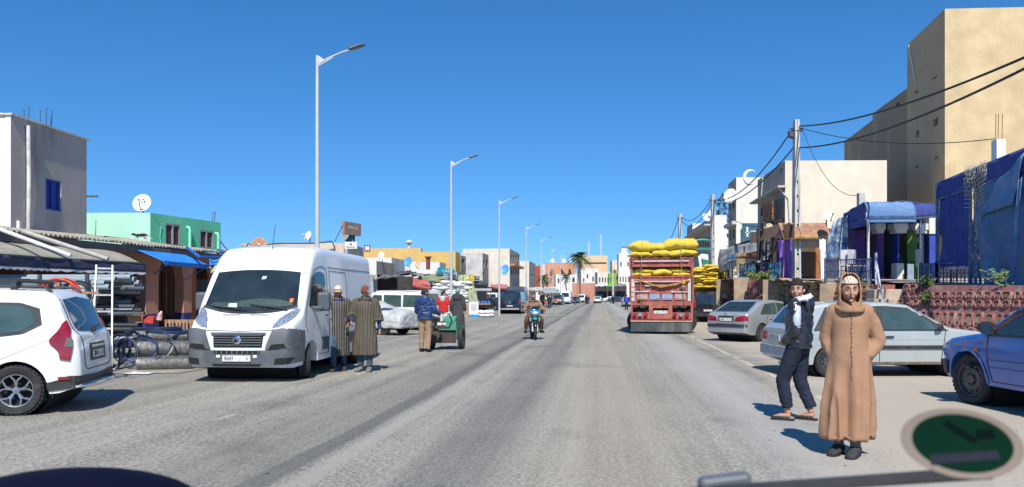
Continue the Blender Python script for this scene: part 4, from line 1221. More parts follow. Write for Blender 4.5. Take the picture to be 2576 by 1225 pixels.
SATIN = mt('black satin sport fabric',(0.014,0.015,0.022),0.3,0.2,10,spec=0.9)
SILVERC = mt('silver grey quilted sleeve',(0.42,0.44,0.48),0.35,0.3,14,spec=0.7)
JEANS = cloth('blue denim',(0.05,0.09,0.13),0.3,16)
KHAKI = cloth('khaki cotton',(0.33,0.22,0.14),0.12,8)
GREYSHOE = cloth('dark grey shoe',(0.045,0.045,0.048),0.3,20)
# --- the man in the tan hooded robe, nearest
def tan_man():
 D = 7.72
 r = thing('person','man in a long tan hooded robe and white patterned cap, standing nearest to us','person',(XD(2136,D),D,0),R(-16))
 J = pose(hed=(0.0,-0.045,1.60),yaw=R(4),pitch=R(5),sh=[(-0.155,0.01,1.395),(0.165,0.01,1.395)],el=[(-0.19,0.08,1.13),(0.265,0.05,1.12)],wr=[(-0.12,0.0,0.94),(0.14,-0.02,0.96)],an=[(-0.09,0.05,0.09),(0.05,-0.05,0.09)],toe=[(-0.16,-0.10,0.035),(-0.01,-0.21,0.035)],kn=[(-0.10,-0.01,0.49),(0.08,-0.04,0.49)],curl=1.2)
 body_mesh(J,SKIN,parent=r)
 rb = robe(J,TAN,r,hem=0.18,fl=0.245,sleeve=(0.066,0.076,0.07),sl=0.94,ry=0.72,amp=0.085,k=0.88)
 hood_up(J,TAN,r)
 # front seam with knots of braid, side seams
 def surf(x,z,off=0.004):
  hit = None
  bv = SURF['tan']
  h = bv.ray_cast(Vector((x,-1,z)),Vector((0,1,0)))
  return (h[0] + Vector((0,-off,0))) if h[0] else Vector((x,-0.2,z))
 bm = bmesh.new(); bm.from_mesh(rb.data); SURF['tan'] = BVHTree.FromBMesh(bm); bm.free()
 b = MB(); b.tube([surf(0.0 - 0.006 * math.sin(k),1.44 - k * 0.03) for k in range(24)],0.003,6); b.build('front_seam',cloth('brown braid',(0.21,0.12,0.075)),rb)
 for k in range(13):
  kb = MB(); p = surf(0.006,1.42 - k * 0.045,0.008); ell(kb,p,(0.006,0.005,0.005),n=8,m=6); kb.build('braid_knot',cloth('brown braid',(0.21,0.12,0.075)),rb,smooth=180)
 # patterned white skullcap showing under the hood
 c = cap(J,r,stripe_mat('white cap with ochre diamonds',[(0.6,(0.72,0.68,0.60)),(0.4,(0.50,0.33,0.17))],38,0.9,jitter=0.05),g=0.010,up=0.010,zm=0.42)
 c.location = (0,-0.006,-0.002)
 # pink under-robe and grey socks
 b = MB(); torso_rings(b,J,[(V(-0.02,-0.02,0.165),0.15,0.11),(V(-0.02,0,0.30),0.15,0.11)]); o = b.build('under_robe',cloth('pink cotton',(0.50,0.17,0.22)),r,smooth=60)
 for i in (0,1):
  b = MB(); limb(b,[J['an'][i] + V(0,0.0,0.14),J['an'][i] + V(0,0,0.05),J['an'][i] + V(0,0.01,-0.03)],[0.052,0.050,0.045]); b.build('sock',cloth('grey sock',(0.14,0.14,0.13)),r,smooth=180)
 shoes(J,GREYSHOE,r)
SURF = {}
tan_man()
# --- young man in black tracksuit top, seen from behind, face turned to us
def young_man():
 D = 9.9
 r = thing('person','young man in dark tracksuit top and sandals walking left, face turned towards us','person',(XD(2010,D),D,0),R(-128))
 J = pose(hed=(0.01,-0.02,1.62),yaw=R(98),pitch=R(2),wr=[(-0.10,-0.14,0.98),(0.11,-0.14,0.98)],el=[(-0.25,0.02,1.14),(0.26,0.04,1.13)],sh=[(-0.19,0.01,1.41),(0.19,0.01,1.41)],
             an=[(-0.09,0.12,0.10),(0.11,-0.10,0.10)],toe=[(-0.10,-0.05,0.035),(0.13,-0.27,0.035)],kn=[(-0.10,-0.02,0.50),(0.11,-0.16,0.50)],curl=1.0)
 body_mesh(J,SKIN,parent=r)
 hair(J,r,grow=0.012,zmin=0.30,up=0.02,back=0.006)
 jk = jacket(J,SATIN,r,fat=1.14,hem=-0.05)
 b = MB(); limb(b,[J['sh'][1] + V(0.012,0.03,0.0),(J['sh'][1] + J['el'][1]) / 2 + V(0.035,0.03,0),J['el'][1] + V(0.012,0.03,0.02)],[0.05,0.055,0.042]); b.build('sleeve_panel',SILVERC,jk,smooth=180)
 hd = hood_down(J,SATIN,r,1.0)
 b = MB()
 b.tube([Vector((math.sin(a) * 0.105,-math.cos(a) * 0.085 + 0.045,1.50 + 0.03 * math.cos(a) * -1)) for a in [2 * PI * k / 18 for k in range(19)]],0.036,8)
 me = remeshed(b,0.011,1); fold(me,0.03,(25,25,25),2.0)
 finish(me,'hood_lining',mt('white fleece lining',(0.72,0.72,0.74),0.95,0.12,30,0.6,80),hd,smooth=180)
 trousers(J,NAVY,r,fat=1.12,hem=0.06)
 e = MB(); ell(e,J['hed'] + hrot(J) @ Vector((0.084,-0.006,-0.01)),(0.008,0.008,0.016)); e.build('earphone',M_PLATE,r,smooth=180)
 shoes(J,mt('dark sandal',(0.03,0.028,0.028),0.7),r,kind='slipper')
young_man()
# --- two old men in striped djellabas by the van
ST1 = stripe_mat('black and cream striped wool',[(0.30,(0.022,0.020,0.02)),(0.12,(0.33,0.31,0.27)),(0.08,(0.03,0.028,0.03)),(0.10,(0.27,0.25,0.22)),(0.28,(0.022,0.02,0.02)),(0.06,(0.25,0.22,0.19))],21,jitter=0.03)
ST2 = stripe_mat('olive grey striped wool',[(0.26,(0.035,0.032,0.028)),(0.16,(0.19,0.16,0.11)),(0.10,(0.05,0.045,0.04)),(0.22,(0.155,0.13,0.095)),(0.08,(0.10,0.06,0.04)),(0.14,(0.17,0.15,0.12))],19,jitter=0.05)
def striped_men():
 D = 16.4
 r = thing('person','old man in black and cream striped robe and white trucker cap beside the van','person',(XD(850,D),D,0),R(12))
 J = pose(el=[(-0.25,0.02,1.12),(0.24,0.02,1.13)],wr=[(-0.24,-0.04,0.87),(0.21,-0.12,0.98)],an=[(-0.09,-0.10,0.09),(0.12,0.16,0.11)],toe=[(-0.11,-0.26,0.035),(0.13,-0.0,0.035)],kn=[(-0.09,-0.10,0.5),(0.11,0.02,0.48)],yaw=R(5),pitch=R(14))
 body_mesh(J,SKIN2,parent=r,voxel=0.008)
 beard(J,r,BEARD)
 robe(J,ST1,r,hem=0.32,fl=0.24,sl=0.93,voxel=0.014)
 hood_down(J,ST1,r)
 cap(J,r,mt('cream trucker cap front',(0.62,0.55,0.45),0.9,0.3,40,dirt=(0.30,0.10,0.04),dscale=30),0.07,cloth('tan brim',(0.45,0.30,0.18)))
 b = MB(); ell(b,J['nck'] + V(0,-0.075,-0.02),(0.055,0.02,0.07)); b.build('shirt',cloth('royal blue shirt',(0.03,0.05,0.28)),r,smooth=180)
 trousers(J,JEANS,r,voxel=0.014)
 shoes(J,GREYSHOE,r)
 D = 16.3
 r = thing('person','old man in olive striped robe and reddish brown cap, right of the pair','person',(XD(919,D),D,0),R(-4))
 J = pose(el=[(-0.27,0.0,1.14),(0.26,0.03,1.12)],wr=[(-0.24,-0.17,1.01),(0.30,0.0,0.86)],an=[(-0.10,0.02,0.09),(0.09,-0.03,0.09)],toe=[(-0.14,-0.13,0.035),(0.11,-0.19,0.035)],yaw=R(-6),pitch=R(10),curl=1.3)
 body_mesh(J,SKIN,parent=r,voxel=0.008)
 jacket(J,cloth('navy blue jumper',(0.035,0.05,0.12)),r,voxel=0.014,fat=0.8,name='jumper')
 robe(J,ST2,r,hem=0.34,fl=0.275,sl=0.35,voxel=0.014,sleeve=(0.10,0.10,0.11))
 hood_down(J,ST2,r)
 cap(J,r,cloth('rust brown cap cloth',(0.20,0.065,0.04)),0.07)
 trousers(J,JEANS,r,voxel=0.014)
 shoes(J,cloth('beige grey shoe',(0.16,0.15,0.14)),r)
striped_men()
# --- handcart man, boy in red, woman in djellaba
def walkers():
 D = 22.0
 r = thing('person','man in blue padded jacket and khaki trousers pushing the green handcart, seen from behind','person',(XD(1069,D),D,0),R(180 - 14))
 J = pose(wr=[(-0.30,-0.33,1.05),(0.24,-0.40,1.02)],el=[(-0.28,-0.02,1.14),(0.27,-0.06,1.14)],yaw=R(-38),an=[(-0.10,0.05,0.09),(0.11,-0.03,0.09)],toe=[(-0.11,-0.12,0.035),(0.13,-0.20,0.035)],curl=1.5)
 body_mesh(J,SKIN2,parent=r,voxel=0.009)
 hair(J,r,grow=0.008)
 cap(J,r,cloth('dark grey cap cloth',(0.05,0.055,0.07)),0.07)
 jk = jacket(J,mt('blue padded nylon',(0.025,0.05,0.15),0.5,0.15,8,spec=0.4),r,fat=1.17,hem=-0.04,voxel=0.013,amp=0.018)
 for k in range(3):
  b = MB(); up = J['sh'][1] - J['sh'][0]
  z = 0.93 + k * 0.06
  b.tube([V(math.cos(a) * 0.215,math.sin(a) * 0.158,z) for a in [2 * PI * q / 24 for q in range(25)]],0.010,6); b.build('quilt_seam',mt('blue padded nylon',()),jk,smooth=180)
 hood_down(J,mt('blue padded nylon',()),r,1.2)
 trousers(J,KHAKI,r,fat=1.02,voxel=0.013,hem=-0.01)
 shoes(J,BLACKC,r)
 D = 34.5
 r = thing('person','boy in a red vest with pale sleeves walking beyond the handcart, looking back','person',(XD(1116,D),D,0),R(160))
 J = pose(yaw=R(-75),wr=[(-0.30,-0.05,0.90),(0.30,-0.05,0.90)])
 body_mesh(J,SKIN,parent=r,voxel=0.012); hair(J,r,grow=0.012)
 jacket(J,cloth('pale grey hoodie',(0.50,0.50,0.50)),r,voxel=0.016,name='hoodie'); hood_down(J,cloth('pale grey hoodie',()),r)
 jacket(J,cloth('red gilet',(0.55,0.035,0.03)),r,voxel=0.016,fat=1.12,sl=-0.85,name='gilet')
 trousers(J,cloth('white trousers',(0.60,0.58,0.55)),r,voxel=0.016); shoes(J,M_PLATE,r)
 D = 33.0
 r = thing('person','person in dark striped long robe and pale green headscarf walking past the white sacks','person',(XD(1152,D),D,0),R(170))
 J = pose(an=[(-0.08,0.10,0.09),(0.08,-0.10,0.09)],toe=[(-0.08,-0.05,0.035),(0.08,-0.25,0.035)],pitch=R(8))
 body_mesh(J,SKIN2,parent=r,voxel=0.012)
 robe(J,stripe_mat('charcoal striped wool',[(0.5,(0.03,0.03,0.035)),(0.25,(0.12,0.11,0.12)),(0.15,(0.04,0.04,0.045)),(0.1,(0.16,0.14,0.14))],13,jitter=0.03),r,hem=0.36,fl=0.27,voxel=0.016)
 hood_down(J,_mats["charcoal striped wool"],r,1.3)
 hair(J,r,cloth('pale green headscarf',(0.20,0.32,0.28)),grow=0.02,zmin=0.0,name='headscarf')
 trousers(J,NAVY,r,voxel=0.016); shoes(J,BLACKC,r)
 r.scale = (1.06,) * 3
 # two people leaning at the black car, one seated by the wall, one in black by the parked van
 D = 36.0
 r = thing('person','man in grey striped top with pale scarf over his head bending by the black car','person',(XD(1812,D),D,0),R(75))
 J = pose(hed=(0,-0.24,1.50),nck=(0,-0.16,1.38),chs=(0,-0.06,1.25),sh=[(-0.19,-0.12,1.33),(0.19,-0.12,1.33)],el=[(-0.25,-0.22,1.08),(0.25,-0.22,1.08)],wr=[(-0.2,-0.42,1.12),(0.2,-0.42,1.12)])
 body_mesh(J,SKIN2,parent=r,voxel=0.012)
 jacket(J,stripe_mat('grey banded knit',[(0.5,(0.05,0.055,0.065)),(0.5,(0.16,0.17,0.19))],16,axis=2),r,voxel=0.016,fat=1.2,name='jumper')
 hair(J,r,cloth('pale scarf',(0.5,0.49,0.47)),grow=0.025,zmin=-0.1,name='headscarf')
 trousers(J,NAVY,r,voxel=0.016); shoes(J,BLACKC,r)
 D = 37.0
 r = thing('person','smiling man in a pink red woolly hat and dark jacket behind the silver car','person',(XD(1834,D),D,0),R(-30))
 J = pose(pitch=R(6))
 body_mesh(J,SKIN2,parent=r,voxel=0.012); beard(J,r,BEARD)
 jacket(J,cloth('charcoal knit jacket',(0.07,0.07,0.075),0.5),r,voxel=0.016,fat=1.2)
 w = cap(J,r,cloth('pink red wool',(0.50,0.03,0.07))); b = MB(); ell(b,J['hed'] + V(0,0,0.15),(0.03,0.03,0.03)); b.build('bobble',cloth('pink red wool',()),w,smooth=180)
 trousers(J,NAVY,r,voxel=0.016); shoes(J,BLACKC,r)
 D = 26.6
 r = thing('person','person in a black cap and maroon jacket seated against the low stone wall','person',(XD(1921,30),30,0.55),R(30))
 J = pose(pitch=R(12),pel=(0,0,0.45),wst=(0,0,0.60),chs=(0,-0.02,0.80),nck=(0,-0.03,0.97),hed=(0,-0.05,1.12),sh=[(-0.185,-0.02,0.91),(0.185,-0.02,0.91)],el=[(-0.27,-0.06,0.66),(0.27,-0.06,0.66)],wr=[(-0.15,-0.3,0.62),(0.15,-0.3,0.62)],hp=[(-0.09,0,0.43),(0.09,0,0.43)],kn=[(-0.13,-0.42,0.46),(0.13,-0.42,0.46)],an=[(-0.13,-0.40,0.09),(0.13,-0.40,0.09)],toe=[(-0.13,-0.56,0.035),(0.13,-0.56,0.035)])
 body_mesh(J,SKIN2,parent=r,voxel=0.012)
 jacket(J,cloth('maroon tracksuit',(0.06,0.012,0.03)),r,voxel=0.016,hem=-0.04)
 trousers(J,NAVY,r,voxel=0.016); shoes(J,BLACKC,r); cap(J,r,BLACKC,0.06)
 D = 70.0
 r = thing('person','bearded man in long black coat with a red bag, standing beyond the rider','person',(XD(1364,D),D,0),R(60))
 J = pose(wr=[(-0.22,-0.22,1.02),(0.22,-0.2,1.0)])
 body_mesh(J,SKIN2,parent=r,voxel=0.018); robe(J,BLACKC,r,hem=0.55,fl=0.24,voxel=0.02,name='coat'); trousers(J,NAVY,r,voxel=0.02); shoes(J,BLACKC,r); hair(J,r)
 b = MB(); b.box((0.24,-0.3,0.95),(0.12,0.25,0.3)); tag(b.build('red_bag',cloth('red bag',(0.5,0.05,0.04))),'small red bag held by the man in the long black coat','bag').location = r.location
 r.scale = (1.12,) * 3
walkers()
# ================================================================ BUILDING KIT
def on_face(A,u,px,py=None):
 """where the sight line through px meets the upright plane A + s u: (s, z)"""
 k = (px - HX) / FPX
 s = (k * A.y - A.x) / (u.x - k * u.y)
 D = A.y + s * u.y
 return s,(ZD(py,D) if py is not None else None)
def panel(b,A,u,L,z0,z1,ops,nin,depth=0.16):
 """wall face with rectangular holes and reveals; ops = (s0, s1, zb, zt)"""
 A = Vector((A.x,A.y,0)); nin = Vector(nin)
 us = sorted({0,L} | {max(0,min(L,o[0])) for o in ops} | {max(0,min(L,o[1])) for o in ops})
 zs = sorted({z0,z1} | {max(z0,min(z1,o[2])) for o in ops} | {max(z0,min(z1,o[3])) for o in ops})
 pt = lambda s,z,d=0: A + u * s + V(0,0,z) + nin * d
 for i in range(len(us) - 1):
  for j in range(len(zs) - 1):
   cs,cz = (us[i] + us[i + 1]) / 2,(zs[j] + zs[j + 1]) / 2
   if any(o[0] < cs < o[1] and o[2] < cz < o[3] for o in ops): continue
   b.add([pt(us[i],zs[j]),pt(us[i + 1],zs[j]),pt(us[i + 1],zs[j + 1]),pt(us[i],zs[j + 1])],[(0,1,2,3)])
 for s0,s1,a,c in [o[:4] for o in ops]:
  q = [(s0,a),(s1,a),(s1,c),(s0,c)]
  for k in range(4):
   (sa,za),(sb,zb) = q[k],q[(k + 1) % 4]
   b.add([pt(sa,za),pt(sb,zb),pt(sb,zb,depth),pt(sa,za,depth)],[(0,1,2,3)])
def opening(parent,A,u,nin,o,kind='window',fmat=None,pmat=None,depth=0.12):
 """frame and pane set back in a hole; kind window / shutter / door / grille / dark"""
 s0,s1,a,c = o[:4]
 A = Vector((A.x,A.y,0)); nin = Vector(nin)
 pt = lambda s,z,d: A + u * s + V(0,0,z) + nin * d
 fmat = fmat or M_FRAME; pmat = pmat or M_WINGLASS
 b = MB(); t = min(0.06,(s1 - s0) * 0.12)
 d = depth
 b.bar(pt(s0,a + t / 2,d),pt(s1,a + t / 2,d),0.05,t); b.bar(pt(s0,c - t / 2,d),pt(s1,c - t / 2,d),0.05,t)
 b.bar(pt(s0 + t / 2,a + t,d),pt(s0 + t / 2,c - t,d),t,0.05,up=u.cross(V(0,0,1))); b.bar(pt(s1 - t / 2,a + t,d),pt(s1 - t / 2,c - t,d),t,0.05,up=u.cross(V(0,0,1)))
 if kind in ('window','shutter') and s1 - s0 > 0.5:
  sm = (s0 + s1) / 2; b.bar(pt(sm,a + t,d - 0.004),pt(sm,c - t,d - 0.004),t,0.05,up=u.cross(V(0,0,1)))
 nm = {'window': 'window','shutter': 'window','door': 'door','grille': 'window','dark': 'window'}[kind]
 f = b.build(nm,fmat,parent)
 b = MB()
 b.add([pt(s0,a,d + 0.03),pt(s1,a,d + 0.03),pt(s1,c,d + 0.03),pt(s0,c,d + 0.03)],[(0,1,2,3)])
 b.build('pane' if kind in ('window','grille','dark') else ('shutter' if kind == 'shutter' else 'leaf'),pmat,f)
 if kind == 'grille':
  b = MB(); n = max(3,int((s1 - s0) / 0.14))
  for k in range(1,n): b.bar(pt(lerp(s0,s1,k / n),a,0.02),pt(lerp(s0,s1,k / n),c,0.02),0.018,0.018)
  for k in range(1,4): b.bar(pt(s0,lerp(a,c,k / 4),0.02),pt(s1,lerp(a,c,k / 4),0.02),0.018,0.018)
  b.build('bars',M_BLACKP,f)
 return f
M_FRAME = mt('weathered window frame',(0.16,0.13,0.10),0.8,0.2,8)
M_WINGLASS = glass_mat('house window glass',(0.03,0.035,0.04),0.08)
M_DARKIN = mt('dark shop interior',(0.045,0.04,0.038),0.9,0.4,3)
M_ROOFC = mt('flat roof screed',(0.33,0.30,0.26),0.95,0.2,1.5,dirt=(0.15,0.13,0.11))
def plaster(key,col,dirt=(0.2,0.17,0.13),amt=0.28,bmp=0.35,streak=True,var=0.08,rough=0.92):
 return mt(key,col,rough,var,1.1,bmp,26,dirt=dirt,dscale=0.8,damt=amt,streak=streak,spec=0.2,bdist=0.03)
class House:
 """box building: corner nearest the camera and the road, U runs along the road, V away from it"""
 def __init__(s,name,label,cat,px,D,top_py,mat,u=None,v=None,side='L',px_u=None,lu=None,px_v=None,lv=None,z0=0.0,ztop=None,ops_u=(),ops_v=(),mat_v=None,group=None,parapet=0.12,roof=True,coping=None):
  sg = -1 if side == 'L' else 1
  s.u = Vector(u).normalized() if u else RD.copy()
  s.v = Vector(v).normalized() if v else Vector((sg * s.u.y,-sg * s.u.x,0))
  s.A = Vector((XD(px,D),D,0))
  s.z1 = ztop if ztop is not None else ZD(top_py,D)
  s.z0 = z0
  s.lu = lu if lu is not None else on_face(s.A,s.u,px_u)[0]
  s.lv = lv if lv is not None else on_face(s.A,s.v,px_v)[0]
  s.t = thing(name,label,cat,(s.A.x,s.A.y,z0),0,group,world=True)
  conv = lambda f,ops: [(*( (lambda a,b_: (min(a[0],b_[0]),max(a[0],b_[0]),min(a[1],b_[1]),max(a[1],b_[1])))(on_face(s.A,f,o[0],o[3]),on_face(s.A,f,o[2],o[1]))),*o[4:]) for o in ops]
  s.ou,s.ov = conv(s.u,ops_u),conv(s.v,ops_v)
  b = MB()
  panel(b,s.A,s.u,s.lu,z0,s.z1,s.ou,s.v)
  b.mi = 1 if mat_v else 0
  panel(b,s.A,s.v,s.lv,z0,s.z1,s.ov,s.u)
  b.mi = 0
  pt = lambda a,c,z: V(s.A.x,s.A.y,0) + s.u * a + s.v * c + V(0,0,z)
  b.add([pt(s.lu,0,z0),pt(s.lu,s.lv,z0),pt(s.lu,s.lv,s.z1),pt(s.lu,0,s.z1)],[(0,1,2,3)])
  b.add([pt(0,s.lv,z0),pt(s.lu,s.lv,z0),pt(s.lu,s.lv,s.z1),pt(0,s.lv,s.z1)],[(0,1,2,3)])
  # parapet thickness and inner faces
  w = 0.14
  for (a0,c0,a1,c1) in ((0,0,s.lu,w),(0,s.lv - w,s.lu,s.lv),(0,w,w,s.lv - w),(s.lu - w,w,s.lu,s.lv - w)):
   b.add([pt(a0,c0,s.z1),pt(a1,c0,s.z1),pt(a1,c1,s.z1),pt(a0,c1,s.z1)],[(0,1,2,3)])
  q = [(w,w),(s.lu - w,w),(s.lu - w,s.lv - w),(w,s.lv - w)]
  for k in range(4):
   (a0,c0),(a1,c1) = q[k],q[(k + 1) % 4]
   b.add([pt(a0,c0,s.z1),pt(a1,c1,s.z1),pt(a1,c1,s.z1 - 0.4),pt(a0,c0,s.z1 - 0.4)],[(0,1,2,3)])
  s.wall = b.build('wall',[mat,mat_v] if mat_v else mat,s.t,recalc=False)
  if roof:
   b = MB(); b.add([pt(a,c,s.z1 - 0.4) for a,c in q],[(0,1,2,3)]); b.build('roof',M_ROOFC,s.t)
  if coping:
   b = MB(); e = 0.05
   b.box(pt(s.lu / 2,-e / 2 + 0.08,s.z1 + 0.03),(0.24,s.lu + 0.1,0.05),M=Matrix((s.v,s.u,V(0,0,1))).transposed())
   b.box(pt(0.05,s.lv / 2 + 0.1,s.z1 + 0.03),(s.lv - 0.1,0.24,0.05),M=Matrix((s.v,s.u,V(0,0,1))).transposed())
   b.build('coping',coping,s.t)
  for f,nin,ops in ((s.u,s.v,s.ou),(s.v,s.u,s.ov)):
   for o in ops:
    kw = o[4] if len(o) > 4 else {}
    if kw.get('kind') == 'none': continue
    opening(s.t,s.A,f,nin,o,**kw)
  # block the light through openings
  b = MB()
  for f,n_,ops in ((s.u,s.v,s.ou),(s.v,s.u,s.ov)):
   for o in ops:
    if len(o) > 4 and o[4].get('kind') == 'none':
     cc = V(s.A.x,s.A.y,0) + f * (o[0] + o[1]) / 2 + n_ * 0.9 + V(0,0,(o[2] + o[3]) / 2)
     b.box(cc,(o[1] - o[0] + 0.3,0.05,o[3] - o[2] + 0.2),M=Matrix((f,n_,V(0,0,1))).transposed())
  if b.v: b.build('inner_wall',M_DARKIN,s.t)
 def p(s,a,c,z): return V(s.A.x,s.A.y,0) + s.u * a + s.v * c + V(0,0,z)
def sheet(name,P00,P10,P01,P11,mat,parent=None,sag=0.0,wob=0.0,wf=3.0,nu=16,nv=10,solid=0.015,scallop=0.0,ns=8,seed=0.0,droop=None,pleat=0.0,pf=30.0,smooth=180):
 """cloth between four corners: P00-P10 is the upper/back edge, P01-P11 the lower/front one"""
 P00,P10,P01,P11 = map(Vector,(P00,P10,P01,P11))
 nrm = (P10 - P00).cross(P01 - P00).normalized()
 def f(u,v):
  p = P00.lerp(P10,u).lerp(P01.lerp(P11,u),v)
  p += V(0,0,-1) * sag * math.sin(PI * u) * math.sin(PI * v)
  p += nrm * wob * noise.noise(V(u * wf + seed,v * wf * 0.6,seed))
  if pleat: p += nrm * pleat * math.sin(u * pf + 2 * noise.noise(V(u * 4,v,seed))) * (0.3 + 0.7 * v)
  if scallop and v > 0.999: p += V(0,0,-scallop) * abs(math.sin(u * PI * ns))
  return p
 b = MB(); b.grid(f,nu,nv)
 return b.build(name,mat,parent,smooth=smooth,solid=solid,recalc=False)
def wire(pts_a,pts_b,sag,r,mat,name,label,cat='cable',n=20,group=None):
 a,c = Vector(pts_a),Vector(pts_b)
 b = MB(); b.tube([a.lerp(c,k / n) - V(0,0,sag * 4 * (k / n) * (1 - k / n)) for k in range(n + 1)],r,5)
 return tag(b.build(name,mat,smooth=60),label,cat,group)
def dish(px,py,D,r,face,label,mat,arm=True,rot=0.0,group='satellite dishes on the roofs',zb=None,fl=0.82):
 """offset satellite dish; face = unit direction it looks"""
 c = P(px,py,D)
 t = thing('satellite_dish',label,'satellite dish',(c.x,c.y,c.z),0,group)
 f = Vector(face).normalized(); q = f.to_track_quat('Z','Y').to_matrix()
 b = MB()
 b.lathe([(0.001,-0.0),(r * 0.4,r * 0.035),(r * 0.75,r * 0.12),(r,r * 0.22),(r * 1.02,r * 0.215),(r * 0.75,r * 0.10),(r * 0.4,r * 0.015),(0.001,-0.02)],n=32,M=q @ Matrix.Diagonal((fl,1,1)))
 b.build('reflector',mat,t,smooth=50)
 b = MB(); dn = q @ V(0,-1,0)
 if dn.z > 0: dn = -dn
 tip = f * r * 1.15 + dn * r * 0.35
 b.bar(dn * r * 0.95 + f * 0.02,tip,0.025); b.build('arm',M_BLACKP,t)
 b = MB(); b.tube([tip - f * 0.02,tip + f * 0.1],0.035,8); b.build('receiver',M_PLATE,t)
 b = MB(); b.tube([V(0,0,0) - f * 0.03,-f * 0.12,-f * 0.12 - V(0,0,r * 1.15 if zb is None else c.z - zb)],0.025,6); b.build('mast',M_STEELRIM,t)
 return t
def rebar(base,n,h,label,spread=0.25,mat=None,tilt=0.08):
 t = thing('rebar_bundle',label,'rebar',base,0)
 for i in range(n):
  b = MB(); x,y = rnd.uniform(-spread,spread),rnd.uniform(-spread,spread) * 0.4
  b.tube([V(x,y,0),V(x + rnd.uniform(-tilt,tilt),y,h * rnd.uniform(0.8,1.05))],0.011,5)
  b.build('rod',mat or M_STEELRIM,t)
 return t
def writing(body,parent,A,u,nout,s,z,size,mat,sx=1.0,name='lettering'):
 ang = math.atan2(u.y,u.x)
 p = V(A.x,A.y,0) + u * s + Vector(nout) * 0.012 + V(0,0,z)
 return text_obj(body,name,mat,parent,p,size,(PI / 2,0,ang),sx=sx)
# ================================================================ LEFT SIDE OF THE STREET
GREYPL = plaster('shaded grey plaster',(0.48,0.41,0.36),amt=0.5)  # plaster darkened to put the street wall's shade into its colour
WHITEPL = plaster('white limewash',(0.74,0.72,0.66),amt=0.25)
MINT = plaster('shaded mint plaster',(0.12,0.50,0.30),dirt=(0.55,0.72,0.60),amt=0.25)  # street side of the green house, its shade put into a deeper green
MINTP = plaster('sunlit mint plaster',(0.42,0.74,0.58),dirt=(0.62,0.78,0.68),amt=0.5)  # sunlit end of the same house, light put into a paler green
PINKP = plaster('salmon pink plaster',(0.50,0.24,0.16),amt=0.3)
CREAM = plaster('cream plaster',(0.60,0.50,0.38),amt=0.3)
M_PVC = mt('grey pvc pipe',(0.27,0.33,0.36),0.45,0.15,2,dirt=(0.16,0.14,0.12),dscale=2,damt=0.4)
M_PVCD = mt('dark grey pvc pipe',(0.075,0.085,0.095),0.5,0.35,2,rv=0.6)
M_ALU = mt('dull aluminium',(0.62,0.60,0.58),0.4,0.15,8,metal=0.3,dirt=(0.35,0.2,0.15),dscale=7)
M_WOOD = mt('rough pine',(0.36,0.21,0.11),0.85,0.3,9,0.4,60)
M_CONC = mt('pale concrete',(0.50,0.48,0.43),0.9,0.12,2,0.25,40,dirt=(0.25,0.22,0.18),dscale=1.2,damt=0.4)
M_STEEL = mt('galvanised steel',(0.52,0.53,0.53),0.5,0.1,2,metal=0.15)
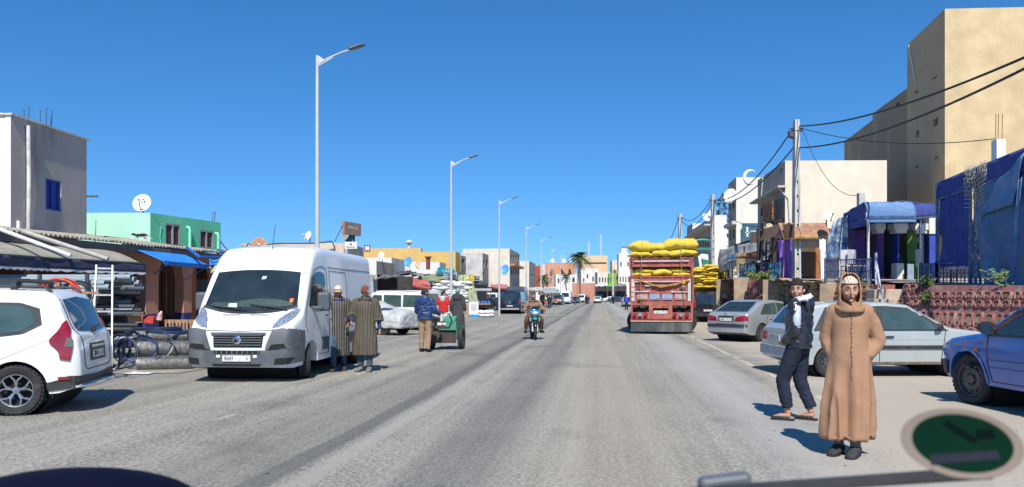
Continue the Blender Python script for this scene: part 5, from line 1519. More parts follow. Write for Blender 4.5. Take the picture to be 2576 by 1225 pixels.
def left_row():
 # the big grey house
 h = House('grey_house','tall grey plaster house with one blue shuttered window and a drainpipe, at the far left','house',27,21.4,290,GREYPL,u=(0.05,1,0),px_u=218,lv=9,mat_v=WHITEPL,z0=3.3,ops_u=[(115,457,154,526,dict(kind='shutter',fmat=mt('blue painted wood',(0.03,0.06,0.33),0.7),pmat=mt('blue painted wood',()),depth=0.07))],coping=mt('pale coping stone',(0.62,0.56,0.48),0.9,0.2,3,dirt=(0.2,0.17,0.14),dscale=4))
 b = MB(); s,z = on_face(h.A,h.u,65,560); zt = h.z1 - 0.15
 b.tube([h.p(s,-0.07,zt),h.p(s,-0.09,lerp(zt,z,0.5)),h.p(s,-0.07,z - 0.3)],0.055,10)
 b.build('drainpipe',mt('white painted drainpipe',(0.60,0.60,0.57),0.5,0.3,3,dirt=(0.2,0.17,0.15)),h.t,smooth=60)
 s2,z2 = on_face(h.A,h.u,44,565)
 b = MB(); b.box(h.p(s2,-0.05,z2),(0.08,0.12,0.2)); b.build('junction_box',M_PLATE,h.t)
 b = MB(); e = h.p(h.lu,0,ZD(494,h.A.y + h.lu)); b.bar(e + V(-0.1,0,0),e + V(0.35,0,0),0.05,0.05); b.build('spout',M_STEELRIM,h.t)
 rebar(h.p(2.2,1.0,h.z1 - 0.35),2,1.2,'pair of thin rebar rods on the grey house roof, left of the others',0.12)
 rebar(h.p(2.9,1.0,h.z1 - 0.35),2,1.2,'leaning rebar rods in the middle of the grey house roof',0.1)
 rebar(h.p(3.4,1.0,h.z1 - 0.35),2,1.3,'crossing rebar rods near the end of the grey house roof',0.12)
 # the green house
 g = House('green_house','green two-window house with sunlit pale mint side wall behind the corrugated roof','house',378,27.6,535,MINT,u=(0.29,1,0),v=(-1,0.02,0),px_u=555,lv=7.5,mat_v=MINTP,z0=3.25,
              ops_u=[(416,566,455,617,dict(kind='shutter',fmat=mt('lilac grey window surround',(0.28,0.24,0.27),0.8),pmat=mt('brown plank shutter',(0.055,0.04,0.035),0.8),depth=0.03)),(503,582,538,624,dict(kind='shutter',fmat=mt('lilac grey window surround',()),pmat=mt('brown plank shutter',()),depth=0.03))])
 for px in (470.5,542.5):
  s,z = on_face(g.A,g.u,px,625)
  b = MB(); zt = g.z1 - 0.35 if px < 500 else g.z1 - 0.45
  b.tube([g.p(s,0.02,zt),g.p(s,-0.08,zt),g.p(s,-0.10,zt - 0.1),g.p(s,-0.10,z - 0.3)],0.06,8); b.build('drainpipe',mt('mint painted pipe',(0.22,0.66,0.45),0.5),g.t,smooth=60)
 s,z = on_face(g.A,g.u,398,560)
 b = MB(); b.tube([g.p(0.1,-0.01,g.z1),g.p(0.5,-0.03,g.z1 - 0.4),g.p(0.45,-0.02,g.z1 - 0.8),g.p(0.6,-0.02,g.z1 - 1.7)],0.012,6); b.build('cable',mt('mint painted pipe',()),g.t)
 rebar(g.p(g.lu - 0.3,0.15,g.z1),3,0.45,'short rebar stubs at the far corner of the green house roof',0.12)
 d = dish(358,513,28.2,0.36,(0.15,-0.86,0.5),'large white dish with a small black emblem on the green house roof',M_PLATE,zb=g.z1 - 0.4)
 b = MB()
 for dx,dz in ((0,0.07),(-0.05,0.0),(0.05,0.01)): b.box((dx + 0.05,-0.03 - dz * 0.1,0.08 + dz),(0.045,0.012,0.05),M=Matrix.Rotation(R(40),3,'Y'))
 b.build('emblem',M_INK,d)
 # ---- shop row: corrugated eave, arcade, dark interiors
 def ez(px):
  D = 1.66 * FPX / (168 - 0.105 * px); return V(XD(px,D),D,3.2)
 E0,E1 = ez(-60),ez(640)
 u = (E1 - E0); L = u.length; u.normalize(); v = V(-u.y,u.x,0)
 t = thing('shop_row','low shop arcade with salmon pink arches, dark interiors and corrugated roof, left of the van','shop',(E0.x,E0.y,0),0,None,world=True)
 pt = lambda s,d,z: V(E0.x,E0.y,0) + u * s + v * d + V(0,0,z)
 CORR = mt('corrugated fibre cement',(0.36,0.33,0.27),0.95,0.3,6,0.3,40,dirt=(0.09,0.08,0.06),dscale=3,damt=0.7)
 n = int(L / 1.0)
 for i in range(n):
  s0 = i * L / n
  dz = rnd.uniform(-0.02,0.03); dy = rnd.uniform(-0.10,0.06)
  b = MB(); b.grid(lambda a,c: pt(s0 + a * (L / n + 0.05),dy + c * 1.7,3.19 + dz + c * 0.3 + 0.035 * math.sin(a * 2 * PI * 6) + (0.012 if i % 2 else 0)),36,2)
  b.build('roof_sheet',CORR,t,smooth=180,solid=0.012,recalc=False)
 b = MB(); b.box((pt(L / 2,0.12,3.03)),(0.12,L,0.22),M=Matrix((v,u,V(0,0,1))).transposed()); b.build('eave_beam',mt('grey beam',(0.13,0.11,0.11),0.9),t)
 # arcade
 sp = lambda px: on_face(pt(0,0.3,0),u,px)[0]
 arches = [(-0.5,sp(60)),(sp(84),sp(205)),(sp(232),sp(367)),(sp(399),sp(462)),(sp(482),sp(545)),(sp(562),L + 0.5)]
 b = MB(); W = 0.35
 def topz(s,a,c): x = (2 * s - a - c) / (c - a); return 2.15 + 0.75 * math.sqrt(max(0,1 - abs(x) ** 2.2))
 prev = 0.0; solid_spans = []
 for a,c in arches:
  if a > prev: solid_spans.append((prev,a))
  m = 14
  for k in range(m):
   q0,q1 = lerp(max(a,0),min(c,L),k / m),lerp(max(a,0),min(c,L),(k + 1) / m)
   z0,z1 = topz(q0,a,c),topz(q1,a,c)
   b.add([pt(q0,0.3,z0),pt(q1,0.3,z1),pt(q1,0.3,3.12),pt(q0,0.3,3.12)],[(0,1,2,3)])
   b.add([pt(q0,0.3,z0),pt(q1,0.3,z1),pt(q1,0.3 + W,z1),pt(q0,0.3 + W,z0)],[(0,1,2,3)])
  prev = c
 for a,c in solid_spans:
  b.box(pt((a + c) / 2,0.3 + W / 2,(0.95 + 3.12) / 2),(W,c - a,3.12 - 0.95),M=Matrix((v,u,V(0,0,1))).transposed())
 b.build('arcade',PINKP,t)
 for a,c in solid_spans:
  b = MB(); b.box(pt((a + c) / 2,0.3 + W / 2,0.475),(W + 0.01,c - a + 0.01,0.95),M=Matrix((v,u,V(0,0,1))).transposed()); b.build('pillar_base',mt('dark blue painted plinth',(0.03,0.035,0.16),0.8,0.3,4),t)
 # back wall with doors, side walls, floor slab, ceiling
 b = MB(); b.box(pt(L / 2,3.4,1.6),(0.1,L,3.2),M=Matrix((v,u,V(0,0,1))).transposed())
 b.box(pt(L / 2,1.9,3.10),(3.0,L,0.06),M=Matrix((v,u,V(0,0,1))).transposed())
 b.box(pt(0,1.9,1.6),(3.0,0.1,3.0),M=Matrix((v,u,V(0,0,1))).transposed()); b.box(pt(L,1.9,1.6),(3.0,0.1,3.0),M=Matrix((v,u,V(0,0,1))).transposed())
 b.build('back_wall',plaster('orange brown interior plaster',(0.30,0.13,0.07)),t)
 def inner(px0,px1,z0,z1,mat,name,d=1.6):
  A = pt(0,d,0); s0 = on_face(A,u,px0)[0]; s1 = on_face(A,u,px1)[0]
  b = MB(); b.box(pt((s0 + s1) / 2,d,(z0 + z1) / 2),(0.06,s1 - s0,z1 - z0),M=Matrix((v,u,V(0,0,1))).transposed()); return b.build(name,mat,t)
 inner(408,452,0.9,2.45,mt('brown red panelled door',(0.14,0.05,0.035),0.7),'door')
 for px in (416,430,444): inner(px,px + 2,0.9,2.45,M_WOOD,'door_slat',1.55)
 inner(455,477,0.0,2.6,mt('leaf green wall',(0.04,0.11,0.02),0.8),'green_pier',1.2)
 inner(478,492,0.0,2.9,plaster('orange plaster',(0.42,0.15,0.06)),'orange_pier',0.9)
 inner(490,525,0.9,2.2,mt('slate door',(0.05,0.07,0.09),0.7),'door',1.2)
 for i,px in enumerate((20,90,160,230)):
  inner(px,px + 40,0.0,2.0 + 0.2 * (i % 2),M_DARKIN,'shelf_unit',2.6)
 for i in range(26):       # goods in the gloom
  s = rnd.uniform(0.5,L - 0.5); z = rnd.choice([0.15,0.5,0.9,1.3,1.7]); k = rnd.uniform(0.12,0.3)
  b = MB(); b.box(pt(s,rnd.uniform(2.2,3.1),z + k / 2),(k,k * rnd.uniform(0.7,1.6),k),rnd.uniform(0,1)); tag(b.build('goods_box',rnd.choice([mt('dim red goods',(0.35,0.05,0.03)),mt('dim blue goods',(0.06,0.12,0.3)),mt('dim green goods',(0.05,0.14,0.06)),M_WOOD,M_PLATE])),'small goods box stored in the dark shop behind the arches','box','goods boxes in the arcade shops')
 # grey awning with scalloped edge
 AW = mt('faded olive grey canvas',(0.30,0.285,0.225),0.9,0.12,2,0.3,30,dirt=(0.14,0.13,0.11),dscale=1.5,damt=0.4)
 NV = mt('dark grey blue valance',(0.05,0.055,0.10),0.9,0.2,3)
 for k,(pa,pb,lab) in enumerate(((-30,128,'faded grey shop awning with scalloped hem at the left edge'),(122,366,'faded grey awning with rounded end above the stacked pipes'))):
  def fz(px): D = lerp(18.4,23.4,(px + 0) / 366); return V(XD(px,D),D,lerp(2.50,2.50,0))
  w = thing('awning',lab,'awning',fz(pa),0,None,world=True)
  B0,B1 = fz(pa) + v * 1.7 + V(0,0,0.38),fz(pb) + v * 1.7 + V(0,0,0.38)
  b = MB()
  def fn(a,c):
   p = B0.lerp(B1,a).lerp(fz(pa).lerp(fz(pb),a),c)
   q = c ** 1.0
   return p + V(0,0,0.16 * math.sin(PI * c) - 0.02 * abs(math.sin(a * PI * 6)) * c) + V(0,0,-0.1 * max(0,(a - 0.93) / 0.07) ** 2 * (k))
  b.grid(fn,36,8); b.build('canopy',AW,w,smooth=180,solid=0.015,recalc=False)
  F0,F1 = fz(pa),fz(pb)
  sheet('valance',F0,F1,F0 - V(0,0,0.27),F1 - V(0,0,0.27),NV,w,wob=0.03,nu=48,nv=3,scallop=0.0,wf=6)
  b = MB(); b.grid(lambda a,c: F0.lerp(F1,a) - V(0,0,0.27 + c * (0.035 + 0.035 * abs(math.sin(a * PI * 9)))) + V(0.004,-0.008,0),72,1); b.build('scalloped_hem',M_PLATE,w,solid=0.012,recalc=False)
  b = MB(); b.bar(F0,F1,0.04,0.04); 
  for p_ in (F0,F1): b.bar(p_,p_ + v * 1.75 - V(0,0,0.35),0.03,0.03)
  b.build('frame',M_STEELRIM,w)
 # loose pipes lying over the awning
 b = MB(); b.tube([P(-10,573,19.6),P(178,643,19.4)],0.05,12); tag(b.build('loose_pipe',mt('white pvc pipe',(0.66,0.67,0.66),0.4),smooth=60),'white plastic pipe lying slantwise over the grey awning','pipe')
 b = MB(); b.tube([P(60,583,20.4),P(272,652,20.3)],0.06,12); tag(b.build('loose_pipe',mt('beige grey pipe',(0.38,0.36,0.32),0.5),smooth=60),'beige grey pipe running from the drainpipe down over the awning','pipe')
 # blue awning
 BL = mt('bright blue canvas',(0.02,0.20,0.62),0.8,0.15,3,0.2,40,dirt=(0.05,0.3,0.6),dscale=2,damt=0.3)
 w = thing('awning','bright blue awning with wavy hem over the doorway left of the van','awning',P(412,650,25.2),0,None,world=True)
 a0,a1 = P(412,657,25.2),P(527,667,27.6)
 sheet('canopy',a0 + v * 0.9 + V(0,0,0.36),a1 + v * 0.9 + V(0,0,0.36),a0,a1,BL,w,sag=0.05,nu=20)
 sheet('valance',a0,a1,a0 - V(0,0,0.09),a1 - V(0,0,0.09),BL,w,nu=60,nv=2,scallop=0.05,ns=9)
 b = MB(); b.bar(a0 + V(0.1,0,-0.05),P(390,690,26.8),0.03); b.bar(a1,a1 + v * 0.9 + V(0,0,-0.5),0.03); b.bar(a0,a1,0.035); b.build('frame',mt('blue paint metal',(0.03,0.15,0.5),0.5),w)
 b = MB(); b.bar(P(470,622,28.0),P(500,645,26.8),0.07); b.bar(P(548,628,30.5),P(598,645,29),0.07); b.bar(P(500,645,26.8),P(598,647,29),0.06); b.build('beam',mt('blue paint metal',()),w)
 w = thing('awning','collapsed blue and tan tarpaulin bundled behind the van roof corner','awning',P(560,660,27.5),0,None,world=True)
 sheet('canopy',P(526,650,28),P(600,652,29),P(528,664,26.8),P(600,672,27.6),BL,w,sag=0.1,wob=0.1)
 sheet('bundle',P(526,670,26.9),P(585,668,27.6),P(545,690,26.7),P(572,690,27.2),mt('tan rag',(0.40,0.36,0.27),0.9,0.2,5),w,sag=0.1,wob=0.25,wf=6)
 # cable bundles from the green house to the next roof
 wire(P(556,608,31),P(612,618,36),0.35,0.02,M_BLACKP,'cable','black cable sagging from the green house to the cream building')
 # cream building beyond with roof sign and dishes
 c = House('cream_building','low cream building with roof sign and dishes, behind the white van','building',869,38,611,CREAM,u=(0.03,1,0),v=(-1,0.05,0),px_v=607,px_u=915,ops_u=())
 b = MB(); s = 0.0
 b.tube([P(612,632,37.7),P(625,612,37.7),P(640,622,37.7),P(636,640,37.7)],0.03,5); b.tube([P(640,618,37.6),P(700,612,37.6),P(790,612,37.7),P(835,607,37.7),P(842,622,37.7),P(842,650,37.7)],0.035,6)
 b.build('cable_bundle',M_BLACKP,c.t)
 b = MB(); b.tube([P(865,612,37.85),P(865,700,37.85)],0.04,6); b.tube([P(872,614,38.0),P(872,700,38.0)],0.05,6); b.build('drainpipe',M_CONC,c.t)
 RUST = mt('rusty dish',(0.42,0.22,0.11),0.8,0.3,9,dirt=(0.6,0.55,0.48),dscale=3,damt=0.6)
 dish(652,619,36.5,0.40,(0.25,-0.9,0.35),'rust brown dish leaning at the left end of the cream building',RUST,rot=0.2)
 dish(776,594,38.5,0.24,(-0.45,-0.8,0.4),'small white dish on the cream building roof, left of the lamp post',M_PLATE)
 dish(874,596,40,0.36,(0.3,-0.85,0.35),'grey glassy dish behind the brown roof sign',mt('grey dish',(0.25,0.3,0.33),0.4))
 D = 39.0
 t2 = thing('roof_sign','brown billboard on two black posts on the cream building roof','sign',P(884,610,D),0,None,world=True)
 a,e = P(863,574,D),P(905,577,D + 1.6)
 du = (e - a).normalized(); nn = V(du.y,-du.x,0)
 b = MB(); b.box((a + e) / 2,((e - a).length,0.16,0.62),M=Matrix((V(du.x,du.y,0).normalized(),-nn,V(0,0,1))).transposed()); b.build('board',mt('brown sign face',(0.30,0.20,0.16),0.7,0.12,2),t2)
 for q in (0.45,0.65):
  b = MB(); p_ = a.lerp(e,q); b.bar(p_ - V(0,0,0.3),V(p_.x,p_.y,c.z1 - 0.35),0.08); b.build('post',M_BLACKP,t2)
 b = MB(); b.bar(P(862,566,D),P(842,608,D),0.03); b.build('stay',M_BLACKP,t2)
 text_obj('MOSATEQ','lettering',mt('cream letters',(0.62,0.58,0.5),0.6),t2,(a + e) / 2 + nn * 0.085 + V(0,0,0.03),0.2,(PI / 2,0,math.atan2(du.y,du.x)))
 D = 37.4
 t2 = thing('shop_sign','white REGAL sign with a small crown on the corner of the cream building','sign',P(883,617,D),0,None,world=True)
 q = P(883,617,D); b = MB(); b.box(q,(0.58,0.06,0.32)); b.build('board',M_PLATE,t2)
 text_obj('REGAL','lettering',M_INK,t2,q + V(0,-0.035,-0.08),0.13,sx=1.15)
 b = MB(); b.prism([q + V(x,-0.038,z) for x,z in ((-0.05,0.02),(0.05,0.02),(0.07,0.09),(0.03,0.06),(0,0.11),(-0.03,0.06),(-0.07,0.09))],(0,0.005,0)); b.build('crown',M_INK,t2)
 b = MB(); b.box(P(870,613,D),(0.12,0.04,0.22)); b.build('side_box',mt('sky blue plastic',(0.08,0.32,0.7),0.4),t2)
 t2 = thing('shop_sign','small purple sign with two white strokes beyond the cream building','sign',P(924,625,44),0,None,world=True)
 b = MB(); b.box(P(924,625,44),(0.32,0.05,0.38)); b.build('board',mt('purple sign face',(0.22,0.04,0.28),0.5),t2)
 for px in (921.5,926.5):
  b = MB(); ell(b,P(px,625,43.96),(0.055,0.02,0.14)); b.build('stroke',M_PLATE,t2,smooth=60)
left_row()
def cat():
 c = P(355,606,26.6)
 t = thing('cat','black and white cat walking along the edge of the corrugated roof','cat',(c.x,c.y,c.z - 0.02),R(15))
 b = MB()
 limb(b,[V(0.17,0,0.20),V(0.08,0,0.215),V(-0.08,0,0.20),V(-0.17,0,0.205)],[0.055,0.062,0.055,0.045],flat=1)
 limb(b,[V(-0.16,0,0.20),V(-0.22,0,0.235),V(-0.245,0,0.24)],[0.042,0.036,0.034]); ell(b,V(-0.255,0,0.235),(0.045,0.036,0.034)); ell(b,V(-0.292,0,0.225),(0.018,0.018,0.014))
 for s in (-1,1): b.tube([V(-0.245,s * 0.02,0.255),V(-0.243,s * 0.026,0.29)],[0.014,0.003],5)
 for s,fo in ((-1,-0.04),(1,0.03)):
  limb(b,[V(-0.14,s * 0.03,0.18),V(-0.135 + fo,s * 0.03,0.10),V(-0.15 + fo * 1.6,s * 0.03,0.01)],[0.026,0.016,0.012])
  limb(b,[V(0.15,s * 0.03,0.18),V(0.12 - fo,s * 0.03,0.11),V(0.17 - fo,s * 0.03,0.07),V(0.155 - fo,s * 0.03,0.01)],[0.036,0.024,0.013,0.012])
 limb(b,[V(0.19,0,0.22),V(0.26,0,0.18),V(0.31,0,0.10),V(0.36,0,0.09)],[0.018,0.013,0.012,0.010])
 me = remeshed(b,0.008,2)
 m = bpy.data.materials.new('black and white fur'); nt,bs = nodes_of(m)
 tc = nt.nodes.new('ShaderNodeTexCoord'); sp_ = nt.nodes.new('ShaderNodeSeparateXYZ'); nt.links.new(tc.outputs['Object'],sp_.inputs[0])
 ad = N(nt,'ShaderNodeMath',operation='MULTIPLY_ADD'); nt.links.new(nse(nt,tc.outputs['Object'],9,2),ad.inputs[0]); ad.inputs[1].default_value = 0.12; nt.links.new(sp_.outputs[2],ad.inputs[2])
 nt.links.new(mixc(nt,ramp(nt,ad.outputs[0],0.225,0.24),(0.55,0.53,0.5),(0.012,0.012,0.012)),bs.inputs['Base Color']); bs.inputs['Roughness'].default_value = 0.9
 finish(me,'body',m,t,smooth=180)
cat()
def hardware():
 # pvc pipes, hollow, shared meshes
 def pipe_mesh(r,L):
  b = MB(); b.lathe([(r,0),(r,L),(r * 0.86,L),(r * 0.86,0),(r,0)],n=16,M=Matrix.Rotation(R(-90),3,'Y') if False else Matrix.Rotation(R(90),3,'Y'))
  me = b.mesh('pipe'); bm = bmesh.new(); bm.from_mesh(me); bmesh.ops.recalc_face_normals(bm,faces=bm.faces); bm.to_mesh(me); bm.free()
  me.shade_smooth(); me.set_sharp_from_angle(angle=R(40)); return me
 big = pipe_mesh(0.066,4.2); big.materials.append(M_PVC); small = pipe_mesh(0.05,3.6); small.materials.append(M_PVCD)
 lsm = pipe_mesh(0.05,3.6); lsm.materials.append(M_PVC)
 def put(me,end,lab,grp,tilt=0.0):
  o = bpy.data.objects.new('pvc_pipe',me); C.objects.link(o)
  o.rotation_euler = (0,tilt,R(rnd.uniform(-0.6,0.6)) - R(3)); L = 4.2 if me is big else 3.6
  o.location = end - Vector((L * math.cos(o.rotation_euler.z),L * math.sin(o.rotation_euler.z),0))
  return tag(o,lab,'pipe',grp)
 rows = [(697,[(330,19.2),(318,19.4),(300,19.6)]),(703,[(340,19.3),(292,19.0)]),(712,[(352,19.8),(334,19.5),(265,18.8)]),(722,[(356,20.0),(276,18.8),(340,19.8)]),(733,[(250,18.8),(345,19.6)]),(745,[(246,18.8),(238,19.0)]),(756,[(242,18.8)])]
 for y,es in rows:
  for px,D in es: put(big,P(px,y,D),'long light grey plastic pipe on the upper part of the stack behind the ladder','large grey pipes stacked before the arcade')
 for k in range(52):
  y = 728 + (k % 13) * 10.2 + rnd.uniform(-3,3); px = rnd.uniform(285,372) - (k % 13) * 1.2; D = 19.2 + rnd.uniform(0,1.2)
  q = P(px,y,D)
  if q.z < 0.1: continue
  put(lsm if rnd.random() < 0.16 else small,q,'thinner pipe end in the dark lower pile right of the ladder','thin pipes in the dark lower pile')
 t = thing('pipe_rack','dark steel rack holding the pipes behind the ladder','rack',P(200,870,19.3),0,None,world=True)
 for px in (30,140,255):
  for D in (18.65,20.4):
   b = MB(); q = P(px,745,19.3); b.bar(V(q.x,D,0),V(q.x,D,2.05),0.07); b.build('upright',M_STEELRIM,t)
  for z in (0.25,0.9,1.38): b = MB(); b.bar(V(q.x,18.65,z),V(q.x,20.4,z),0.06); b.build('crossbar',M_STEELRIM,t)
 # ladder
 t = thing('ladder','paint-spattered aluminium ladder standing between the car and the pipes','ladder',P(262,935,16.3),0,None,world=True)
 lt,lb,rt,rb = P(243,667,16.9),P(229,937,16.3),P(283,668,16.9),P(281,937,16.15)
 for a,c in ((lt,lb),(rt,rb)): b = MB(); b.bar(a,c,0.035,0.085); b.build('rail',M_ALU,t,bev=0.006)
 for k in range(7):
  f = [0.03,0.13,0.285,0.44,0.60,0.75,0.90][k]
  b = MB(); b.bar(lt.lerp(lb,f),rt.lerp(rb,f),0.075,0.035); b.build('rung',M_ALU,t)
 # wire mesh rolls
 WM = mt('galvanised wire',(0.33,0.34,0.33),0.45,0.3,9,metal=0.5)
 b = MB(); L,r = 1.15,0.15
 for d in (-1,1):
  for k in range(11):
   b.tube([V(L * i / 26,math.cos(2 * PI * (k / 11 + d * i / 26 * 2.6)) * r * (1 + 0.05 * noisy((i,k,d),0.7)),math.sin(2 * PI * (k / 11 + d * i / 26 * 2.6)) * r) for i in range(27)],0.0035,3,cap=False)
 for i in range(12):
  b.tube([V(L * i / 11 + 0.004 * math.sin(a * 3),math.cos(a) * r * 1.01,math.sin(a) * r * 1.01) for a in [2 * PI * q / 20 for q in range(21)]],0.0035,3,cap=False)
 wm = b.mesh('wires'); wm.materials.append(WM)
 b = MB(); b.lathe([(r * 0.93,0.02),(r * 0.93,L - 0.02),(r * 0.62,L - 0.02),(r * 0.62,0.02),(r * 0.93,0.02)],n=24,M=Matrix.Rotation(R(90),3,'Y')); core = b.mesh('core'); core.materials.append(mt('tightly wound wire core',(0.15,0.15,0.14),0.55,0.6,40,0.8,90,metal=0.4)); core.shade_smooth(); core.set_sharp_from_angle(angle=R(40))
 for i,(px,py,D,rz,sc_,lab) in enumerate([(340,847,17.6,6,1.0,'wire mesh roll on top of the pile left of the pallet'),(346,877,17.2,2,1.15,'fat wire mesh roll in the middle of the pile'),(344,916,16.6,14,0.95,'wire mesh roll lying lowest at the kerb with open end towards us'),(395,912,17.0,4,1.0,'wire mesh roll low beside the van bumper'),(372,856,18.0,10,1.0,'wire mesh roll at the back of the pile')]):
  q = P(px,py,D); t = thing('wire_mesh_roll',lab,'wire roll',q,R(rz),'wire mesh rolls on the pavement'); t.scale = (sc_,) * 3
  for nm,me in (('wires',wm),('core',core)):
   o = bpy.data.objects.new(nm,me); C.objects.link(o); o.parent = t
   if nm == 'wires': o['kind'] = 'stuff'
 # blue black hose coils
 HB = mt('blue black polythene hose',(0.025,0.045,0.11),0.35,0.4,3,coat=0.3,rv=0.4)
 labs = ['upright dark hose coil nearest the ladder foot','upright dark hose coil just behind the ladder','widest flat dark hose coil on top of the pile','flat dark hose coil at the back of the pile top','slanting dark hose coil draped over the upper mesh rolls','large loose hose loop reaching across the mesh rolls','smallest hose coil, low beside the white car','flat hose coil at the pallet end of the pile']
 for i,(px,py,D,rr,ax,turns,k) in enumerate([(312,895,16.9,0.36,'u',9,0),(298,880,17.3,0.33,'u',7,0),(395,828,17.6,0.52,'f',9,2),(372,835,17.9,0.50,'f',7,2),(345,878,17.0,0.42,'d',4,1),(360,870,16.8,0.62,'d',2,1),(275,905,16.7,0.3,'u',6,0),(420,836,17.5,0.45,'f',6,2)]):
  q = P(px,py,D); b = MB(); n = turns * 22
  pts = []
  for j in range(n + 1):
   a = 2 * PI * j / 22; ra = rr * (1 + 0.12 * noisy((j * 0.04,i,0),1)); off = 0.06 * noisy((i,j * 0.03,3),1) + (j / n - 0.5) * 0.1
   if ax == 'u': p_ = V(math.cos(a) * ra * 0.75,off + math.sin(a) * 0.12,math.sin(a) * ra)
   elif ax == 'f': p_ = V(math.cos(a) * ra,math.sin(a) * ra * 0.6,off * 0.8 + 0.02 * math.sin(a * 2))
   else: p_ = V(math.cos(a) * ra,math.sin(a) * ra * 0.35,math.sin(a) * ra * 0.6 + off)
   p_ += q; p_.z = max(p_.z,0.02); pts.append(p_)
  b.tube(pts,0.011,5)
  tag(b.build('hose_coil',HB,smooth=60),labs[i],'hose','dark hose coils on the hardware pile')
 # orange-red hose coil behind the roof rack of the mpv
 RH = mt('orange red hose',(0.62,0.06,0.02),0.4,0.15,4)
 b = MB(); q = P(150,735,13.6); b.tube([q + V(math.cos(a) * (0.27 + 0.03 * math.sin(a * 0.31)),0.08 * math.sin(a * 0.13) + 0.05 * math.cos(a),math.sin(a) * (0.21 + 0.03 * math.sin(a * 0.21))) for a in [2 * PI * j / 24 for j in range(24 * 7)]],0.013,6); tag(b.build('hose_coil',RH,smooth=60),'orange red hose coil hanging behind the white car roof rack','hose')
 b = MB(); q = P(190,738,14.0); b.tube([q + V(math.cos(a) * (0.25 + 0.03 * math.sin(a * 0.3)),0.1 * math.sin(a * 0.17),math.sin(a) * (0.20 + 0.02 * math.sin(a * 0.2))) for a in [2 * PI * j / 24 for j in range(24 * 5)]],0.011,6); tag(b.build('hose_coil',mt('black hose',(0.02,0.02,0.03),0.4),smooth=60),'black hose coil beside the orange red one','hose')
 b = MB(); q = P(148,730,13.85); b.bar(V(q.x,q.y,0),V(q.x,q.y,1.85),0.06); b.bar(V(q.x - 0.1,q.y,1.6),V(q.x + 0.7,q.y,1.6),0.04); tag(b.build('hose_stand',M_WOOD),'rough post stand the coloured hose coils hang on','stand')
 # pallet crate
 t = thing('pallet','wooden slatted pallet stood on edge between the mesh rolls and the van','pallet',P(452,870,19),R(0),None,world=True)
 x0,x1 = P(416,0,19).x,P(495,0,19).x; zt,zb = ZD(804,19),ZD(868,19)
 for z in (zt - 0.04,(zt + zb) / 2 + 0.03,zb + 0.04): b = MB(); b.box(((x0 + x1) / 2,19.0,z),(x1 - x0,0.08,0.08)); b.build('rail',M_WOOD,t)
 for k in range(9): b = MB(); b.box((lerp(x0,x1,(k + 0.5) / 9),18.94 + 0.02 * (k % 2),(zt + zb) / 2),(0.045,0.03,zt - zb)); b.build('slat',M_WOOD,t)
 # open cardboard box, red and white box
 CB = mt('brown cardboard',(0.42,0.23,0.12),0.85,0.1,4)
 t = thing('cardboard_box','open brown cardboard box on top of the hose pile','box',P(343,810,18),R(12)); b = MB()
 for a in ((0,-0.1,0.06,0.3,0.01,0.14),(0,0.1,0.06,0.3,0.01,0.14),(-0.15,0,0.06,0.01,0.2,0.14),(0.15,0,0.06,0.01,0.2,0.14),(0,0,0,0.3,0.2,0.01)): b.box(a[:3],a[3:])
 b.build('carton',CB,t); b = MB(); b.box((-0.02,-0.17,0.145),(0.3,0.13,0.008),M=Matrix.Rotation(R(-14),3,'X')); b.build('flap',CB,t); b = MB(); b.box((0.2,0,0.16),(0.12,0.2,0.008),M=Matrix.Rotation(R(-30),3,'Y')); b.build('flap',CB,t)
 b = MB(); b.box((0,0,0.08),(0.34,0.2,0.16),M=Matrix.Rotation(R(8),3,'Y')); o = b.build('red_box',mt('red carton',(0.45,0.04,0.035),0.6,0.2,3),bev=0.005); tag(o,'red carton tipped beside the open cardboard box','box'); o.location = P(372,812,18.1)
 b = MB(); b.tube([V(0,0,0),V(0.02,0,0.1),V(0.05,0.02,0.2)],[0.07,0.06,0.02],10); o = b.build('traffic_cone',mt('red white plastic',(0.6,0.3,0.28),0.5,0.8,14),smooth=60); tag(o,'crumpled red and white plastic packet standing on the hose pile','packet'); o.location = P(400,805,18.1); o.name = 'plastic_packet'
 # flattened white plastic sheet on the kerb
 q = P(348,942,15.8)
 b = MB(); b.grid(lambda a,c: V(q.x + (a - 0.5) * 0.55,q.y + (c - 0.5) * 0.35,0.02 + 0.05 * abs(noisy((a * 4,c * 4,1),1.3)) * math.sin(PI * a) * math.sin(PI * c)),20,12); tag(b.build('plastic_sheet',mt('thin white plastic',(0.68,0.70,0.70),0.3),smooth=180,solid=0.003),'crumpled white plastic sheet lying on the kerb below the mesh rolls','plastic sheet')
 # pavement strip under the goods
 b = MB(); b.grid(lambda a,c: V(lerp(-30,XD(470,16.2) + 0.12 * (lerp(15.9,36,c) - 16.2),a),lerp(15.9 if True else 0,36,c),0.012),1,4); tag(b.build('pavement',mt('dusty pavement slab',(0.30,0.27,0.22),0.95,0.2,1.4,0.3,30,dirt=(0.14,0.12,0.1))),kind='structure')
hardware()
